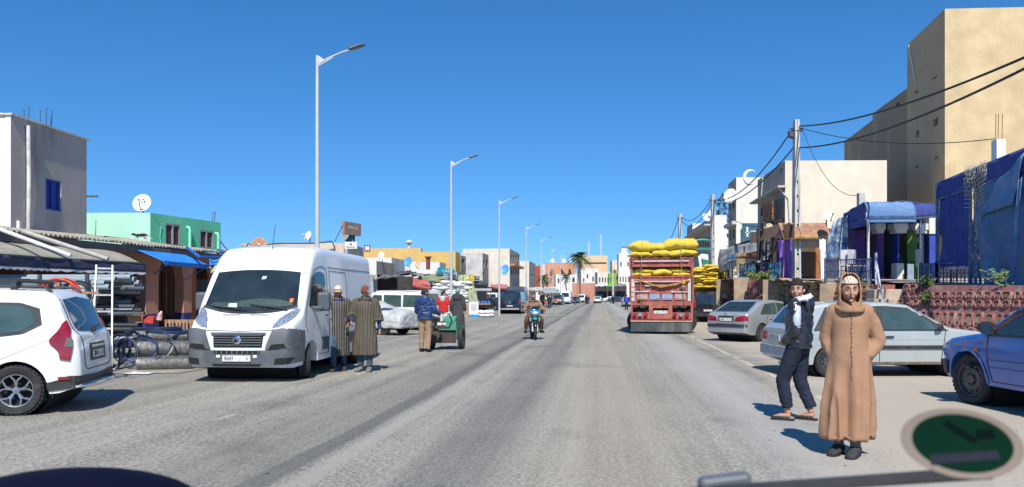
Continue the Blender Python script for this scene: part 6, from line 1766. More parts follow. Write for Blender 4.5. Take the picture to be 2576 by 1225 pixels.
# ================================================================ RIGHT SIDE OF THE STREET
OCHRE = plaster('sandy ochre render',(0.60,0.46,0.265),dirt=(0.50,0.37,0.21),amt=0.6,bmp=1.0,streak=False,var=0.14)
OCHRE_SHADE = plaster('shaded ochre render',(0.50,0.36,0.22),dirt=(0.55,0.42,0.3),amt=0.25)  # tower ochre with the street side's shade put into the colour
CONCB = plaster('raw grey brown render',(0.34,0.245,0.16),dirt=(0.50,0.42,0.32),amt=0.45)
CREAMW = plaster('pale cream wall',(0.68,0.60,0.48),dirt=(0.56,0.46,0.36),amt=0.35,bmp=0.4)
GREYW = plaster('grey block and shaded street wall',(0.38,0.335,0.28),amt=0.4)  # grey of one block; also shade put into pale houses' street walls
M_BLUEC = mt('royal blue canvas',(0.035,0.055,0.24),0.9,0.12,3,0.15,60,dirt=(0.08,0.12,0.30),dscale=2,damt=0.3)
M_BLUEL = mt('sunlit blue canvas',(0.10,0.20,0.38),0.85,0.15,2.5,0.2,40,dirt=(0.26,0.36,0.45),dscale=1.6,damt=0.5)  # lighter blue: sunlight put into the colour of the lit panels
M_TEAL = mt('steel blue tarpaulin',(0.05,0.14,0.28),0.6,0.2,2,0.2,20,dirt=(0.16,0.30,0.44),dscale=1.5,damt=0.6,spec=0.4)
M_RAIL = mt('old blue railing paint',(0.05,0.09,0.20),0.6,0.3,9,dirt=(0.25,0.3,0.36),dscale=9)
def tower():
 kw = dict(fmat=M_STEELRIM,pmat=M_DARKIN,depth=0.18)
 o = lambda a,b_,c,d: (a,b_,c,d,dict(kind='dark',**kw))
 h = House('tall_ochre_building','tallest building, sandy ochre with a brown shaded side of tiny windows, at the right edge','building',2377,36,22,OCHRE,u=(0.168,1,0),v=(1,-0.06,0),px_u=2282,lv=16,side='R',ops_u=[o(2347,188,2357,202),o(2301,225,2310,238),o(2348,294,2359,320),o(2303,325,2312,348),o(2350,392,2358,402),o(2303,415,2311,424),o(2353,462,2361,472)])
 h.wall.data.materials[0] = OCHRE_SHADE; 
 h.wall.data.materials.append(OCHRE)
 # sunlit camera side keeps the lighter ochre; the street side has shade in its colour
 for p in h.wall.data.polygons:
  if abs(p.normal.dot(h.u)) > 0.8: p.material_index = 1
 s,z = on_face(h.A,h.u,2284,125)
 b = MB(); b.tube([h.p(s - 0.2,-0.02,h.z1 - 0.1),h.p(s - 0.7,-0.05,h.z1 - 1.0),h.p(s - 1.2,-0.03,h.z1 - 2.3)],0.03,6); b.build('trailing_rag',M_PLATE,h.t)
 A2 = h.p(h.lu,0.02,0)
 px2 = HX + A2.x / A2.y * FPX
 House('stepped_rear_block','grey brown rendered block with one small window behind the tall ochre building','building',px2,A2.y + 0.01,221,CONCB,u=(0.14,1,0),v=(1,-0.06,0),px_u=2195,lv=14,side='R',ops_u=[o(2254,255,2263,270)])
 k = House('stepped_rear_block','lowest stained grey block behind the cream building roof','building',2195,A2.y + 6.2,302,CONCB,u=(0.16,1,0),v=(1,-0.06,0),px_u=2124,lv=13,side='R',ops_u=[o(2202,330,2208,343)])
tower()
def mid_right():
 zt = terr_z(38)
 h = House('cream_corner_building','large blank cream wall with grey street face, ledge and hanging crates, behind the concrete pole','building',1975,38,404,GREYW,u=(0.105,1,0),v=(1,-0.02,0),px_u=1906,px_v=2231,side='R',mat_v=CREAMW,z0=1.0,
              ops_u=[(1938,553,1946,590,dict(kind='grille')),(1913,520,1919,545,dict(kind='grille')),(1968,545,1973,562,dict(kind='dark')),(1914,560,1919,583,dict(kind='grille')),(1962,420,1966,437,dict(kind='dark')),(1914,462,1917,475,dict(kind='dark'))])
 M3 = Matrix((h.v,h.u,V(0,0,1))).transposed()
 s,z = on_face(h.A,h.u,1972,470)
 b = MB(); b.box(h.p(h.lu / 2 + 0.1,-0.18,ZD(470,38)),(0.4,h.lu + 0.6,0.09),M=M3); b.build('ledge',M_CONC,h.t)
 b = MB(); b.tube([h.p(0.1,-0.25,ZD(474,38)),h.p(-0.05,0.15,ZD(500,38)),h.p(-0.05,0.22,ZD(560,38)),h.p(-0.05,0.2,ZD(600,38))],0.05,8); b.build('drainpipe',M_CONC,h.t,smooth=60)
 b = MB(); s,z = on_face(h.A,h.u,1924,445); b.tube([h.p(s,-0.1,h.z1),h.p(s,-0.25,ZD(520,40)),h.p(s - 0.2,-0.3,ZD(575,40))],0.03,6); b.build('cable',M_CONC,h.t)
 for px,w_,hh in ((1963,0.72,1.0),(1950,0.45,0.9)):
  s,z = on_face(h.A,h.u,px,532)
  t = thing('crate_cage','rusty orange crates hung in a window cage on the grey wall, %s one' % ('nearer and larger' if px == 1963 else 'farther and narrower'),'cage',h.p(s,-0.3,z),0,None,world=True)
  b = MB()
  for dz in (-hh / 2,hh / 2):
   for q in (-w_,w_): b.bar(h.p(s + q,0,z + dz),h.p(s + q,-0.5,z + dz),0.03)
   b.bar(h.p(s - w_,-0.5,z + dz),h.p(s + w_,-0.5,z + dz),0.04)
  b.build('cage_frame',M_BLACKP,t)
  for i in range(6):
   for j in range(3):
    b = MB(); b.box(h.p(s - w_ + 0.12 + i * (2 * w_ - 0.2) / 5,-0.52,z - hh / 3 + j * hh / 3),(0.06,(2 * w_) / 7,hh / 3.6),M=M3); b.build('crate_board',mt('orange brown boards',(0.36,0.14,0.05),0.85,0.4,5,rv=0.3),t)
 dish(1934,575,36,0.24,(-0.4,-0.85,0.35),'rust-stained tan dish below the hanging crates',mt('tan dish',(0.6,0.42,0.25),0.7,0.25,6))
 dish(2083,545,31,0.26,(0.2,-0.85,0.5),'translucent pale dish on the cream wall above the brown awning',CREAMW)
 # white three storey building with crescent
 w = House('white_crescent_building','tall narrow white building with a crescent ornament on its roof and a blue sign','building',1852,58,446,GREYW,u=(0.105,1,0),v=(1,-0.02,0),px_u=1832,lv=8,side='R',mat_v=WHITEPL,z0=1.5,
              ops_u=[(1834,508,1838,530,dict(kind='window',pmat=mt('pale blue shutter',(0.12,0.25,0.33),0.7))),(1842,502,1847,527,dict(kind='window',pmat=mt('pale blue shutter',()))),(1835,577,1839,605,dict(kind='dark')),(1843,575,1848,601,dict(kind='dark')),(1840,452,1846,458,dict(kind='dark'))])
 b = MB(); M3 = Matrix((w.v,w.u,V(0,0,1))).transposed(); b.box(w.p(w.lu / 2,-0.15,ZD(560,58)),(0.35,w.lu + 0.3,0.25),M=M3); b.build('ledge',M_CONC,w.t)
 c = P(1890,446,58); b = MB(); b.tube([c + V(math.cos(a) * 0.5,0,math.sin(a) * 0.5) for a in [R(50) + R(260) * k / 18 for k in range(19)]],[0.015 + 0.12 * math.sin(PI * k / 18) for k in range(19)],8)
 b.build('crescent',M_PLATE,w.t)
 dish(1838,494,57,0.55,(-0.5,-0.8,0.3),'big white dish on the side of the crescent building',M_PLATE)
 b = MB(); q = P(1887,585,57.6); b.box(q,(1.15,0.1,1.35)); sg = b.build('sign_board',mt('slate blue sign',(0.04,0.12,0.17),0.5),w.t)
 b = MB(); b.box(q + V(-0.22,-0.06,0.05),(0.14,0.02,0.7)); b.box(q + V(-0.22,-0.06,0.0),(0.3,0.02,0.08)); b.box(q + V(0.2,-0.06,0.1),(0.4,0.02,0.06)); b.box(q + V(0.2,-0.06,-0.2),(0.35,0.02,0.06)); b.build('sign_print',M_PLATE,sg)
 # long low white terrace with green arcs, further blocks
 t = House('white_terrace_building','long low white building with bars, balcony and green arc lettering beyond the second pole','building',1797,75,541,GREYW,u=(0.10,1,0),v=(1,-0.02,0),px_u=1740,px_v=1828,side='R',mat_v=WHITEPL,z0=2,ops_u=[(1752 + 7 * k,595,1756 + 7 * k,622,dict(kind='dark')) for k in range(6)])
 b = MB(); b.box(t.p(t.lu / 2,-0.45,ZD(572,78)),(0.9,t.lu,0.15),M=M3); b.build('balcony',M_CONC,t.t)
 b = MB(); q = P(1768,618,74)
 b.tube([q + V(math.cos(a) * 1.1,0,math.sin(a) * 0.55) for a in [R(20) + R(200) * k / 12 for k in range(13)]],0.12,6); b.bar(q + V(-1.0,0,-0.3),q + V(1.0,0,-0.3),0.2); b.build('green_lettering',mt('green sign paint',(0.02,0.22,0.14),0.5),t.t)
 House('pale_block','pale stepped block with a flat top beyond the long white building','building',1742,92,562,GREYW,u=(0.1,1,0),px_u=1728,lv=6,side='R',mat_v=WHITEPL,z0=2)
 dish(1776,548,76,0.45,(0.2,-0.8,0.5),'white dish on the long low white building',M_PLATE)
 dish(1789,538,76,0.35,(-0.3,-0.8,0.5),'second white dish standing edge-on beside the pole',M_PLATE)
 # a conifer tip behind
 c = P(1815,545,82); t = thing('conifer','small dark conifer tip showing behind the white building roof','tree',(c.x,c.y,2.5))
 b = MB(); b.tube([V(0,0,0),V(0,0,9.3)],[0.15,0.03],6); b.build('trunk',M_WOOD,t)
 b = MB()
 for k in range(260):
  z = rnd.uniform(4,9.5); r_ = (9.7 - z) * 0.28 * rnd.uniform(0.3,1); a = rnd.uniform(0,6.28); p_ = V(math.cos(a) * r_,math.sin(a) * r_,z); b.add([p_,p_ + V(math.cos(a) * 0.3,math.sin(a) * 0.3,-0.08),p_ + V(0,0,0.2)],[(0,1,2)])
 b.build('crown',mt('dark conifer green',(0.03,0.06,0.03),0.9),t)
mid_right()
# ---- terrace wall of red mortar and stones, steps, rails
MORTAR = mt('faded red painted mortar',(0.27,0.11,0.095),0.9,0.3,4,0.5,30,dirt=(0.40,0.28,0.22),dscale=3.5,damt=0.7)
LIPM = mt('pinkish mortar ridge',(0.42,0.25,0.21),0.9,0.2,8,0.4,60)
STONE = mt('ochre rubble stone',(0.27,0.20,0.125),0.95,0.4,7,0.7,30,rv=0.45)
def stone_mesh(seed,w=1.0,h=1.0,lip=False):
 r_ = random.Random(seed); n = 10; b = MB()
 rad = [1 + r_.uniform(-0.14,0.12) for _ in range(n)]
 pt = lambda k,f,d: V(math.copysign(abs(math.cos(2 * PI * k / n)) ** 0.7,math.cos(2 * PI * k / n)) * rad[k % n] * f * 0.5 * w,-d,math.copysign(abs(math.sin(2 * PI * k / n)) ** 0.7,math.sin(2 * PI * k / n)) * rad[k % n] * f * 0.5 * h)
 if lip: b.loft([[pt(k,f,d) for k in range(n)] for f,d in ((0.98,-0.03),(1.0,0.035),(1.06,0.045),(1.4,0.035),(1.46,-0.02))],cap=False)
 else: b.loft([[pt(k,f,d) for k in range(n)] for f,d in ((1.05,-0.05),(0.98,-0.01),(0.6,0.012 + r_.uniform(0,0.02)),(0.15,0.02))],cap=True)
 return b
def stone_wall(name,label,A,B,zb,zt,batter,cell=(0.22,0.34),mort=MORTAR,seed=1,skip=0.05,ragged=0.0,lip=True):
 A,B = Vector(A),Vector(B); u = (B - A); u.z = 0; L = u.length; u.normalize(); nrm = V(u.y,-u.x,0)
 if nrm.y > 0: nrm = -nrm
 t = thing(name,label,'wall',A,0,None,world=True)
 top = lambda s: lerp(zt[0],zt[1],s / L) + ragged * noisy((s * 1.3,seed,0))
 bot = lambda s: zb
 pt = lambda s,z,d=0.0: V(A.x,A.y,0) + u * s + nrm * (batter * (1 - (z - zb) / (max(zt) - zb)) + d) + V(0,0,z)
 n = 24; b = MB()
 for d in (0.0,):
  b.grid(lambda a,c: pt(a * L,lerp(bot(0),top(a * L),c)),n,6)
  b.grid(lambda a,c: pt(a * L,top(a * L),-c * 0.4),n,1)
  for e in (0,L): b.add([pt(e,zb),pt(e,top(e)),pt(e,top(e),-0.6),pt(e,zb,-batter - 0.6)],[(0,1,2,3)])
 b.build('mortar',mort,t,recalc=False)
 r_ = random.Random(seed)
 meshes = []
 for k in range(5):
  me = stone_mesh(seed + k).mesh('stone'); me.materials.append(STONE); meshes.append(me)
 lips = MB(); cnt = 0
 sl = (pt(0,max(zt)) - pt(0,zb)).normalized(); rot = Matrix((u,-sl.cross(u) * -1,sl)).transposed()
 if (rot @ V(0,-1,0)).dot(nrm) < 0: rot = Matrix((u,sl.cross(u) * -1 * -1,sl)).transposed()
 yv = sl.cross(u); 
 if yv.dot(nrm) > 0: yv = -yv
 rot = Matrix((u,yv,sl)).transposed()
 z = zb + cell[1] * 0.55; row = 0
 while z < max(zt) - 0.05:
  hh = cell[1] * r_.uniform(0.75,1.1) * (0.6 if z > max(zt) - 0.45 else 1); s = cell[0] * (0.6 + 0.3 * (row % 2))
  while s < L - cell[0] * 0.4:
   w = cell[0] * r_.uniform(0.7,1.2)
   if z + hh * 0.4 < top(s) and r_.random() > skip:
    p_ = pt(s,z,0.0)
    o = bpy.data.objects.new('stone',meshes[r_.randrange(5)]); C.objects.link(o); o.parent = t
    o.matrix_local = Matrix.Translation(p_ - A) @ (rot @ Matrix.Rotation(r_.uniform(-0.15,0.15),3,'Y') @ Matrix.Diagonal((w * (0.72 if lip else 0.95),1 if lip else 1.7,hh * (0.74 if lip else 0.95)))).to_4x4()
    cnt += 1
    lm = stone_mesh(seed + r_.randrange(5),w * 0.76,hh * 0.78,True)
    lips.add([rot @ q + p_ for q in lm.v],lm.f)
   s += w + 0.03
  z += hh * 1.02; row += 1
 if lips.v and lip: tag(lips.build('mortar_ridge',mort,t),kind='stuff')
 return t
stone_wall('terrace_wall','sloping red mortar wall with rows of inset stones at the right, under the blue tarpaulins',P(2275,716,18.6),P(2640,716,14.6),0.0,(1.80,1.74),0.75,seed=3)
stone_wall('terrace_wall','short red stone panel beside the stair rail, just right of the tan-robed man',P(2105,718,22),P(2205,718,20.6),0.2,(1.86,1.84),0.5,seed=8,ragged=0.05)
stone_wall('rubble_wall','brown rubble wall stretch with jagged mortar behind the silver car',P(1882,706,32),P(1966,706,30),0.3,(2.2,2.15),0.3,cell=(0.2,0.42),seed=12,ragged=0.14)
stone_wall('rubble_wall','crumbling stone footing below the purple cloth and concrete pole',P(1960,712,29.6),P(2110,716,24),0.3,(2.15,1.95),0.35,cell=(0.38,0.26),mort=mt('sandy earth mortar',(0.33,0.25,0.17),0.95,0.3,3,0.6,20),seed=20,ragged=0.16,lip=False)
stone_wall('rubble_wall','pale broken retaining wall between the plastic bundle and the plants',P(1836,712,36),P(1884,708,32.4),0.0,(2.3,2.25),0.2,cell=(0.4,0.28),mort=mt('sandy earth mortar',()),seed=27,ragged=0.14,lip=False)
t = thing('steps','worn stone steps between the two red stone wall panels','steps',P(2240,740,19.6),0,None,world=True)
for k in range(7):
 b = MB(); q = P(2238,745,19.0 + k * 0.27); b.box((q.x,18.9 + k * 0.27,(k + 1) * 0.245 / 2),(1.1,0.5,(k + 1) * 0.245)); b.build('step',mt('sandy worn step',(0.42,0.34,0.26),0.95,0.2,4,0.5,25),t,bev=0.02)
def plant(px,py,D,h,w,label,n=180,flower=False,col=(0.07,0.12,0.03)):
 c = P(px,py,D); t = thing('wild_plant',label,'plant',c)
 b = MB()
 tips = []
 for k in range(9):
  a = rnd.uniform(0,6.28); e = V(math.cos(a) * w * rnd.uniform(0.3,1),math.sin(a) * w * 0.5,h * rnd.uniform(0.4,1)); b.tube([V(0,0,0),e * 0.5 + V(0,0,h * 0.1),e],0.006,4); tips.append(e)
 b.build('stem',mt('plant stem',(0.12,0.13,0.05),0.9),t)
 b = MB()
 for k in range(n):
  e = rnd.choice(tips); p_ = e * rnd.uniform(0.35,1.05) + V(rnd.gauss(0,w * 0.13),rnd.gauss(0,w * 0.1),rnd.gauss(0,h * 0.08)); s = rnd.uniform(0.03,0.075); a,e2 = rnd.uniform(0,6.28),rnd.uniform(-0.5,0.9)
  d = V(math.cos(a) * math.cos(e2),math.sin(a) * math.cos(e2),math.sin(e2)); x = d.orthogonal().normalized()
  b.add([p_,p_ + d * s + x * s * 0.35,p_ + d * s * 2,p_ + d * s - x * s * 0.35],[(0,1,2,3)])
 tag(b.build('foliage',mt('leaf green ' + str(col[0]),col,0.7,0.5,5),t),kind='stuff')
 if flower:
  b = MB()
  for k in range(26): e = rnd.choice(tips); ell(b,e * rnd.uniform(0.8,1.1) + V(rnd.gauss(0,w * 0.15),0,rnd.gauss(0,0.04)),(0.022,0.022,0.018),n=6,m=4)
  b.build('flowers',mt('yellow petals',(0.6,0.42,0.02),0.7),t)
plant(1905,706,31,0.36,0.5,'bushy green plant with yellow flowers on the rubble wall',420,True)
plant(1930,706,30.6,0.3,0.4,'smaller yellow-flowered plant beside the concrete pole footing',260,True)
plant(2332,728,17.8,0.34,0.14,'upright weed growing on the stone wall near its left end',160)
plant(2328,758,17.5,0.22,0.12,'small weed sprouting lower on the wall face',70,col=(0.09,0.15,0.04))
plant(2511,712,16,0.26,0.22,'leafy young shoot on top of the wall before the blue tarpaulin',70,col=(0.14,0.24,0.07))
plant(2532,745,15.7,0.28,0.2,'leafy weed growing out of the stone wall at the right',90,col=(0.12,0.2,0.06))
plant(2150,722,21.5,0.2,0.5,'low green weeds along the top of the short stone panel',200)
def railing(name,label,pts,h,n,mat=M_RAIL,deco=True):
 t = thing(name,label,'railing',pts[0],0,None,world=True)
 for a,c in zip(pts,pts[1:]):
  a,c = Vector(a),Vector(c)
  for q in (0.08,0.55,1.0):
   b = MB(); b.bar(a + V(0,0,h * q),c + V(0,0,h * q),0.035 if q == 1 else 0.025); b.build('rail',mat,t)
  for e in (a,c): b = MB(); b.bar(e,e + V(0,0,h + 0.05),0.05); b.build('post',mat,t)
  for k in range(1,n):
   p_ = a.lerp(c,k / n); b = MB(); b.bar(p_ + V(0,0,h * 0.08),p_ + V(0,0,h),0.018)
   if deco and k % 2: b.tube([p_ + V(0,0,h * 0.3),p_ + (c - a).normalized() * 0.06 + V(0,0,h * 0.42),p_ + V(0,0,h * 0.54)],0.008,4)
   b.build('baluster',mat,t)
 return t
def cafe():
 ztr = terr_z
 M_WP = mt('off white capital paint',(0.66,0.64,0.58),0.8,0.15,4)
 # back wall of the cafes: dark doors between painted piers
 t = thing('cafe_row','row of cafe fronts with white capitals, purple and green piers and black doorways','cafe',(13.2,22,ztr(22)),0,None,world=True)
 D = 24.5
 def pier(x0,x1,y0,y1,mat,name,dd=0.0,th=0.35):
  a,c = P(x0,y1,D + dd),P(x1,y0,D + dd); b = MB(); b.box(((a.x + c.x) / 2,D + dd + th / 2,(a.z + c.z) / 2),(c.x - a.x,th,c.z - a.z)); return b.build(name,mat,t)
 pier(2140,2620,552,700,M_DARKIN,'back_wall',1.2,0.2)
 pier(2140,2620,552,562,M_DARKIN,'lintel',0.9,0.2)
 PURP = mt('violet painted plaster',(0.08,0.035,0.17),0.85,0.2,3); LEAF = mt('leaf green plaster',(0.06,0.14,0.03),0.85,0.2,3)
 for x0,x1,mat in ((2206,2224,PURP),(2258,2262,mt('royal blue paint',(0.03,0.06,0.35),0.7)),(2283,2307,LEAF),(2338,2355,mt('royal blue paint',())),(2150,2176,PURP)):
  pier(x0,x1,578,702,mat,'pier',0.3)
 for x0,x1 in ((2204,2228),(2250,2285),(2303,2336)):
  pier(x0,x1,562,578,M_WP,'capital',0.1,0.45); pier(x0 + 3,x1 - 4,578,586,M_WP,'capital',0.14,0.4)
 pier(2256,2274,662,702,M_WP,'pedestal',-0.2); pier(2283,2299,664,702,mt('grey blue board',(0.25,0.3,0.36),0.7),'menu_board',-0.5,0.05)
 pier(2304,2316,655,702,LEAF,'counter',-0.3); pier(2338,2356,548,588,M_WP,'wall_panel',0.25); pier(2226,2254,564,702,mt('black door',(0.012,0.011,0.012),0.6),'door',0.9,0.1)
 for k in range(4): pier(2228,2252,640 + k * 15,643 + k * 15,mt('dark crossbar',(0.04,0.035,0.03),0.6),'crossbar',0.85,0.05)
 pier(2420,2470,640,652,M_WOOD,'bench_back',-3.2,0.05); pier(2375,2410,640,650,M_WP,'bench_back',-3.0,0.05)
 # cafe tables and chairs half hidden behind the rail
 for k,px in enumerate((2140,2160,2330,2400)):
  q = P(px,700,22.5); tt = thing('cafe_chair',['cafe chair behind the rail near the printed banner','cafe chair behind the rail, right of the first','cafe chair behind the rail beside the blue curtain','cafe chair in the shade behind the blue curtain'][k],'chair',(q.x,q.y,ztr(22.5)),R(40 * k),'cafe chairs')
  b = MB(); b.box((0,0,0.45),(0.42,0.42,0.03)); b.build('seat',mt('white cafe plastic',(0.5,0.5,0.52),0.5),tt); b = MB(); b.box((0,0.2,0.72),(0.42,0.03,0.4)); b.build('backrest',mt('white cafe plastic',()),tt)
  for sx in (-1,1):
   for sy in (-1,1): b = MB(); b.bar((sx * 0.19,sy * 0.19,0),(sx * 0.19,sy * 0.19,0.45),0.03); b.build('leg',M_BLACKP,tt)
 # big blue canopy on the right: side face runs towards us
 w = thing('blue_canopy','big royal blue awning frame with rounded top running to the right edge','awning',P(2356,715,20.9),0,None,world=True)
 A,B = P(2356,475,20.9),P(2690,347,15.0)
 T0,T1 = P(2358,462,20.9),P(2692,330,15.0)
 back = V(1.6,0.3,0.35)
 b = MB(); b.grid(lambda a,c: T0.lerp(T1,a) + back * (0.0 + c) * 1.0 + V(0,0,0.10 * math.sin(PI * min(1,c * 1.0)) + 0.03 * abs(math.sin(a * PI * 9))) ,40,8); b.build('canopy_top',M_BLUEL,w,smooth=180,solid=0.01,recalc=False)
 sheet('fascia',T0 + V(0,-0.01,0.03),T1 + V(0,-0.01,0.03),T0 - V(0,0,0.42),T1 - V(0,0,0.42),M_BLUEC,w,wob=0.05,nu=40,nv=5,wf=6)
 b = MB(); b.bar(T0 - V(0,0,0.42),T1 - V(0,0,0.42),0.05)
 for q in (0.0,0.315,0.36): e = T0.lerp(T1,q); b.bar(e,V(e.x,e.y,ztr(e.y) - 0.1),0.06)
 b.build('frame',M_RAIL,w)
 c0,c1 = T0.lerp(T1,0.02),T0.lerp(T1,0.30)
 t2 = thing('blue_curtain','deep blue fabric curtain hanging from the big canopy, weighted by a bottom bar','curtain',P(2400,670,20),0,None,world=True)
 sheet('cloth',c0 - V(0,0.03,0.42),c1 - V(0,0.03,0.42),V(c0.x,c0.y - 0.05,ZD(676,c0.y)),V(c1.x,c1.y - 0.05,ZD(672,c1.y)),M_BLUEC,t2,wob=0.10,pleat=0.022,pf=46,nu=70,nv=16,wf=4)
 b = MB(); b.bar(V(c0.x,c0.y - 0.08,ZD(676,c0.y)),V(c1.x,c1.y - 0.08,ZD(672,c1.y)),0.04,0.07); b.build('bottom_bar',mt('pale bar',(0.4,0.42,0.5),0.6),t2)
 t3 = thing('blue_tarpaulin','large steel blue tarpaulin hanging in diagonal folds at the right edge','tarpaulin',P(2500,715,17.5),0,None,world=True)
 d0,d1 = T0.lerp(T1,0.36),T0.lerp(T1,1.0)
 b = MB()
 def tf(a,c):
  p_ = (d0 - V(0,0.05,0.42)).lerp(d1 - V(0,0.05,0.42),a); q = V(p_.x + 0.05,p_.y - 0.35 * c,ztr(p_.y) - 0.05); r_ = p_.lerp(q,c)
  k = math.sin((a * 9 + c * 2.2) + 2 * noise.noise(V(a * 3,c * 2,5))) * 0.10 * (0.3 + c) + 0.05 * noise.noise(V(a * 9,c * 5,2))
  return r_ + V(-k,-k * 0.6,0)
 b.grid(tf,70,30); b.build('cloth',M_TEAL,t3,smooth=180,solid=0.008,recalc=False)
 sheet('fold_flap',d0.lerp(d1,0.05) - V(0.1,0.2,0.9),d0.lerp(d1,0.55) - V(0.12,0.25,0.1),d0.lerp(d1,0.03) - V(0.1,0.25,1.15),d0.lerp(d1,0.42) - V(0.12,0.3,1.1),M_BLUEL,t3,wob=0.12,nu=20)
 for q,r_ in ((0.40,0.50),(0.55,0.62)):
  sheet('fold_flap',d0.lerp(d1,r_) - V(0.16,0.25,0.7),d0.lerp(d1,r_ + 0.05) - V(0.16,0.25,0.6),d0.lerp(d1,q) - V(0.2,0.4,2.9),d0.lerp(d1,q + 0.03) - V(0.2,0.4,2.9),M_BLUEL,t3,wob=0.06)
 # net of pale string hanging from the canopy
 b = MB()
 for k in range(16):
  a = T0.lerp(T1,0.27 + 0.012 * k) + V(-0.05,-0.06,0.1); L = rnd.uniform(0.7,1.9) if 4 < k < 14 else rnd.uniform(0.4,0.8)
  b.tube([a + V(rnd.uniform(-0.02,0.02),-0.02,-L * j / 14) + V(0.015 * math.sin(j * 2 + k),0,0) for j in range(15)],0.008,4)
 for k in range(10): a = T0.lerp(T1,0.27) + V(-0.08,-0.08,0.05 - k * 0.1); b.tube([a,a.lerp(T0.lerp(T1,0.45) + V(-0.08,-0.08,0.05 - k * 0.1),0.5) - V(0,0,0.08),T0.lerp(T1,0.45) + V(-0.08,-0.08,0.05 - k * 0.1)],0.007,4)
 o = b.build('hanging_net',mt('pale string',(0.5,0.45,0.34),0.9)); tag(o,'torn net of pale string hanging off the big blue canopy','net')
 # middle canopy: sunlit front in the lighter blue, shaded left side in the darker
 w = thing('blue_canopy','lower blue awning with lighter sunlit front panel between the printed banner and big canopy','awning',P(2240,700,22),0,None,world=True)
 F0,F1,G0 = P(2181,549,22.3),P(2304,548,22.3),P(2122,566,25.2)
 K1 = P(2356,543,24.0)
 def front(a0,a1,hh,mat,name,lean): 
  b = MB()
  b.grid(lambda a,c: a0.lerp(a1,a) + V(0,lean * c ** 3,hh * (1 - (1 - c) ** 1.35)) + V(0,0,0.02 * abs(math.sin(a * PI * 5))),24,8); b.build(name,mat,w,smooth=180,solid=0.01,recalc=False)
 front(F0,F1,0.47,M_BLUEL,'front_panel',0.3); front(F1 + V(0.03,0.1,0),K1,0.40,M_BLUEC,'right_panel',0.3)
 sheet('side_panel',G0 + V(0,0,0.36),F0 + V(0,0.25,0.46),G0,F0,M_BLUEC,w,wob=0.05)
 sheet('top_panel',G0 + V(0.1,0,0.38),G0 + V(2.9,0,0.62),F0 + V(0,0.3,0.47),F1 + V(0,0.3,0.47),M_BLUEL,w,wob=0.08)
 sheet('front_valance',F0,F1,F0 - V(0,0.03,0.13),F1 - V(0,0.03,0.13),M_BLUEL,w,nv=2)
 sheet('rolled_side',G0 - V(0.02,0,-0.02),F0 - V(0.02,0,-0.02),G0 - V(0,0,0.2),F0 - V(0,0,0.2),M_BLUEC,w,wob=0.08,nv=3)
 b = MB(); b.bar(F0 + V(0,-0.02,0),F1 + V(0,-0.02,0),0.04); b.bar(F1,K1,0.04); b.bar(G0,F0,0.04)
 b.build('frame',M_RAIL,w)
 for px,D_,pt_ in ((2184,22.2,mt('chalky white post',(0.6,0.58,0.52),0.8,0.3,6)),(2315,22.8,M_RAIL),(2128,24.5,M_STEELRIM),(2357,21.2,M_RAIL)):
  b = MB(); q = P(px,552,D_); b.bar(V(q.x,q.y,ztr(q.y) - 0.1),q,0.055); b.build('post',pt_,w)
 # printed banner
 t4 = thing('printed_banner','draped grey blue printed banner with red and yellow blots and scribbled lines','banner',P(2100,650,24.6),0,None,world=True)
 BN = bpy.data.materials.new('blue grey printed vinyl'); nt,bs = nodes_of(BN); tc = nt.nodes.new('ShaderNodeTexCoord'); v = tc.outputs['Object']
 c_ = mixc(nt,ramp(nt,nse(nt,v,3.2,4),0.42,0.58),(0.05,0.10,0.22),(0.38,0.47,0.55)); c_ = mixc(nt,ramp(nt,nse(nt,v,2.3,1),0.66,0.68,0,0.8),c_,(0.45,0.06,0.06)); n2 = nse(nt,v,16,3); c_ = mixc(nt,ramp(nt,n2,0.60,0.62,0,0.6),c_,(0.65,0.66,0.64)); nt.links.new(c_,bs.inputs['Base Color']); bs.inputs['Roughness'].default_value = 0.5
 sheet('vinyl',P(2096,556,24.6),P(2134,542,24.4),P(2070,650,24.6),P(2132,656,24.3),BN,t4,wob=0.25,pleat=0.03,pf=22,nu=30,nv=24,wf=3)
 # brown awning over the shop behind the pole
 BA = mt('peeling brown canvas',(0.30,0.15,0.09),0.9,0.15,3,0.3,30,dirt=(0.50,0.33,0.22),dscale=6,damt=0.6)
 w = thing('awning','peeling brown awning with ragged ochre hem right of the concrete pole','awning',P(1975,600,32),0,None,world=True)
 a0,a1 = P(1969,590,31.5),P(2090,590,31.5); bk = V(0.1,2.0,0.75)
 front_b = [a0,a1]
 b = MB(); b.grid(lambda a,c: a0.lerp(a1,a) + V(0,0.5 * c,0.5 * c) ,20,3); b.grid(lambda a,c: a0.lerp(a0 + V(0.35,5.5,0),a) + V(0.15 * c,0.3 * c,0.5 * c),12,3); b.build('canopy',BA,w,solid=0.02,recalc=False)
 sheet('valance',a0,a1,a0 - V(0,0.02,0.14),a1 - V(0,0.02,0.14),mt('ochre hem',(0.42,0.24,0.10),0.9,0.3,8),w,nu=60,nv=2,scallop=0.06,ns=12)
 b = MB(); b.box(P(1985,580,31.45),(0.42,0.03,0.5)); b.build('patch',mt('dark brown patch',(0.07,0.035,0.025),0.9),w)
 sheet('canopy',P(2130,583,26),P(2210,575,26),P(2130,598,25),P(2200,592,25),BA,w,sag=0.1,wob=0.1)
 # shop behind: dark opening, side walls
 t = thing('clothes_shop','dark open shop under the brown awning with hanging clothes and white door jamb','shop',P(2010,697,33.5),0,None,world=True)
 D2 = 33.6; z0 = ztr(33) - 0.1
